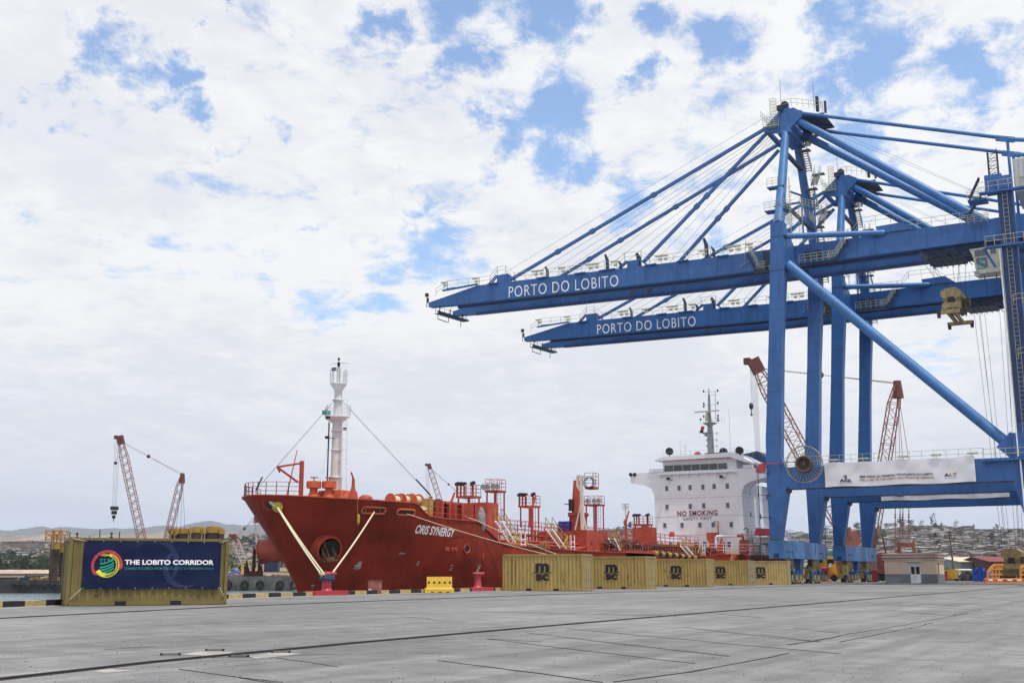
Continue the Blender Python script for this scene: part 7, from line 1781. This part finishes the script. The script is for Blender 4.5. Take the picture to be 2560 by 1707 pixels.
# orange frame machine with barrier at the right
c=gp(2516,150); t=thing('steel_cradle','orange tubular steel cradle frame standing at the right edge','frame',(c.x,c.y,0))
def fp(px,py,dD=0): return at(px,py,150+dD)
for dD in(0,2.4):
    m=MB(); pts=[(2470,1455),(2470,1430),(2476,1420),(2487,1411),(2508,1411)]; P=[fp(a,b,dD) for a,b in pts]
    for a,b in zip(P,P[1:]): m.beam(a,b,.28,.28)
    for y in(1417,1422,1435): m.beam(fp(2474 if y>1420 else 2488,y,dD),fp(2506,y,dD),.2,.2)
    for x in(2482,2490,2498): m.beam(fp(x,1455,dD),fp(x,1416,dD),.16,.16)
    pts=[(2552,1455),(2552,1420),(2560,1412),(2590,1410)]; P=[fp(a,b,dD) for a,b in pts]
    for a,b in zip(P,P[1:]): m.beam(a,b,.28,.28)
    for y in(1424,1436): m.beam(fp(2552,y,dD),fp(2590,y,dD),.2,.2)
    m.build('side_frame',SAFO,t)
m=MB(); m.beam(fp(2462,1456),fp(2600,1456),.4,.35); m.beam(fp(2462,1446),fp(2600,1447),.18,.2); 
for x in(2464,2478,2500,2530,2550,2570): m.beam(fp(x,1460),fp(x,1444),.16,.16)
m.build('base_frame',SAFO,t)
m=MB(); 
for i in range(10): m.m=i%2; a=fp(2458+i*12,1449.5,-.6);b_=fp(2470+i*12,1450,-.6); m.tube(a,b_,.09,6)
tag(m.build('striped_pole',[RED,LETW]),'red and white striped pole lying across the front of the orange cradle','pole')
m=MB(); 
for i in range(8): p=at(2512+i*3,1448,156); m.box((p.x-.3,p.y,.2),(p.x+.25,p.y+1,1.9-.2*(i%3)))
tag(m.build('blue_crates',TARPB),'blue crates seen through the orange cradle','crates',None,'stuff')
# yard clutter along the far edge of the quay at the right
rg=random.Random(8)
items=[(2332,'cable_reel','brown wooden cable drum right of the kiosk building'),(2352,'crate','red metal crate low in the yard clutter'),(2372,'skip','yellow skip by the rusty light mast'),(2425,'pallet_stack','dark stack of pallets below the white hut'),(2448,'pallet_stack','black stack of pallets left of the orange cradle'),(2340,'crate','tan plywood crate beside the cable drum')]
for i,(px,nm,lab) in enumerate(items):
    c=gp(px,192+i); m=MB()
    if nm=='cable_reel':
        for e in(-.5,.5): m.lathe((c.x,c.y+e,1.0),[(1.0,-.06),(1.0,.06)],18,1)
        m.lathe((c.x,c.y,1.0),[(.5,-.5),(.5,.5)],14,1); mt_=mat('wood_brown',(.30,.16,.08),.8)
    elif nm=='skip': m.prism([(c.x-1.7,1.9),(c.x-1.3,.4),(c.x+1.3,.4),(c.x+1.7,1.9)],1,c.y-1,c.y+1); mt_=YEL
    elif nm=='crate':
        loc_box(m,c,1.6,1.6,.1,1.5,YAW); loc_box(m,c,1.7,1.7,1.5,1.6,YAW); loc_box(m,c,1.7,1.7,0,.1,YAW); mt_=RED if 'red' in lab else mat('plywood',(.42,.28,.15),.8)
    else:
        for k in range(7): loc_box(m,c,2.6-.1*(k%2),1.4,k*.24,k*.24+.16,YAW,dx=.05*(k%3))
        mt_=DARK
    tag(m.build(nm,mt_),lab,nm.replace('_',' '))
m=MB()
mats_=[RUST,mat('clutter_tan',(.33,.24,.15),.9),DARK,mat('clutter_grey',(.28,.28,.27),.8)]
for i in range(260):
    c=gp(rg.uniform(2318,2600),rg.uniform(196,215)); m.m=rg.randrange(4); s=rg.uniform(.2,1.0)
    if rg.random()<.5: loc_box(m,c,s*1.6,s,0,rg.uniform(.2,1.3),rg.uniform(0,3))
    else: a=rg.uniform(0,3.1); h=rg.uniform(.1,1.2); m.tube((c.x,c.y,h),(c.x+math.cos(a)*2.4,c.y+math.sin(a)*1.2,h+rg.uniform(-.1,.5)),.09,5)
tag(m.build('yard_scrap',mats_),'low scatter of scrap steel and timber along the far right yard','scrap',kind='stuff')
m=MB(); 
for i in range(30):
    c=gp(rg.uniform(2318,2370),rg.uniform(206,212)); crown_mb(m,(c.x,c.y,1.3),1.2,.7,70,.2,rg)
tag(m.build('yard_bush',LG[3]),'dusty green bushes in front of the yellow shed','bushes',kind='stuff')
m=MB(); a=gp(2360,204);b_=gp(2408,204); m.rail([a,b_],1.6,1.2,.05,2); tag(m.build('yard_fence',GALV),'pale pipe fence in the yard between the shed and the hut','fence')
# blue low wheels / dark verge at the far edge of the paving
m=MB(); 
for i in range(60):
    c=gp(1960+i*11,206+rg.uniform(-1,1)); loc_box(m,c,1.2,.3,0,.12,YAW)
m.build('far_kerb',LIP,kind='structure')
# person in the yard: one continuous skinned body
def person(px,D_,label):
    b_=gp(px,D_); me=bpy.data.meshes.new('person'); 
    V=[(0,0,.95),(0,0,1.15),(0,0,1.42),(0,0,1.52),(0,-.01,1.66),(.10,0,.88),(.12,-.02,.48),(.12,.03,.07),(.13,-.12,.04),(-.10,0,.88),(-.13,.04,.48),(-.12,.08,.07),(-.13,-.06,.04),(.19,0,1.40),(.25,.02,1.12),(.23,-.12,.90),(.23,-.17,.82),(-.19,0,1.40),(-.25,.02,1.12),(-.24,-.10,.90),(-.24,-.14,.82)]
    E=[(0,1),(1,2),(2,3),(3,4),(0,5),(5,6),(6,7),(7,8),(0,9),(9,10),(10,11),(11,12),(2,13),(13,14),(14,15),(15,16),(2,17),(17,18),(18,19),(19,20)]
    Rr=[.15,.14,.17,.06,.10,.10,.07,.05,.045,.10,.07,.05,.045,.07,.05,.038,.035,.07,.05,.038,.035]
    me.from_pydata(V,E,[]); o=bpy.data.objects.new('person',me); COL.objects.link(o); sk=o.modifiers.new('s','SKIN')
    for i,r in enumerate(Rr): me.skin_vertices[0].data[i].radius=(r,r*.85)
    me.skin_vertices[0].data[0].use_root=True; o.modifiers.new('u','SUBSURF').levels=1
    bpy.context.view_layer.update(); m2=bpy.data.meshes.new_from_object(o.evaluated_get(bpy.context.evaluated_depsgraph_get()))
    bpy.data.objects.remove(o); bpy.data.meshes.remove(me)
    m2.materials.clear()
    for mt_ in(mat('shirt_white',(.6,.62,.65),.8),mat('trousers_blue',(.04,.08,.2),.8),mat('skin_brown',(.12,.06,.035),.6)): m2.materials.append(mt_)
    for p in m2.polygons:
        z=p.center.z; x=abs(p.center.x); p.material_index=1 if z<.98 and x<.21 else (2 if z>1.5 or (x>.2 and z<1.15) else 0)
    p_=bpy.data.objects.new('person',m2); COL.objects.link(p_); p_.location=(b_.x,b_.y,0); p_.rotation_euler=(0,0,YAW); tag(p_,label,'person')
    m=MB(); m.ball((0,0,1.72),.135,10,(1,1,.7)); m.ball((0,-.03,1.69),.16,10,(1,1,.2)); h=m.build('helmet',LETW,None); h.parent=p_
person(2398,187,'person in a white top and helmet standing in the yard clutter')
# ================================================================ HAZE
hv=bpy.data.materials.new('haze'); hv.use_nodes=True; nt=hv.node_tree; nt.nodes.clear(); ov=N(nt,'ShaderNodeOutputMaterial'); pv_=N(nt,'ShaderNodeVolumePrincipled'); pv_.inputs['Density'].default_value=HAZE_D; pv_.inputs['Color'].default_value=(.70,.80,1,1); pv_.inputs['Anisotropy'].default_value=.2
nt.links.new(pv_.outputs[0],ov.inputs['Volume'])
m=MB(); m.box((-9500,-1500,-8),(5500,9500,420)); hz_=m.build('haze',hv); hz_['kind']='stuff'; hz_.visible_shadow=True
print('objects',len(bpy.data.objects))
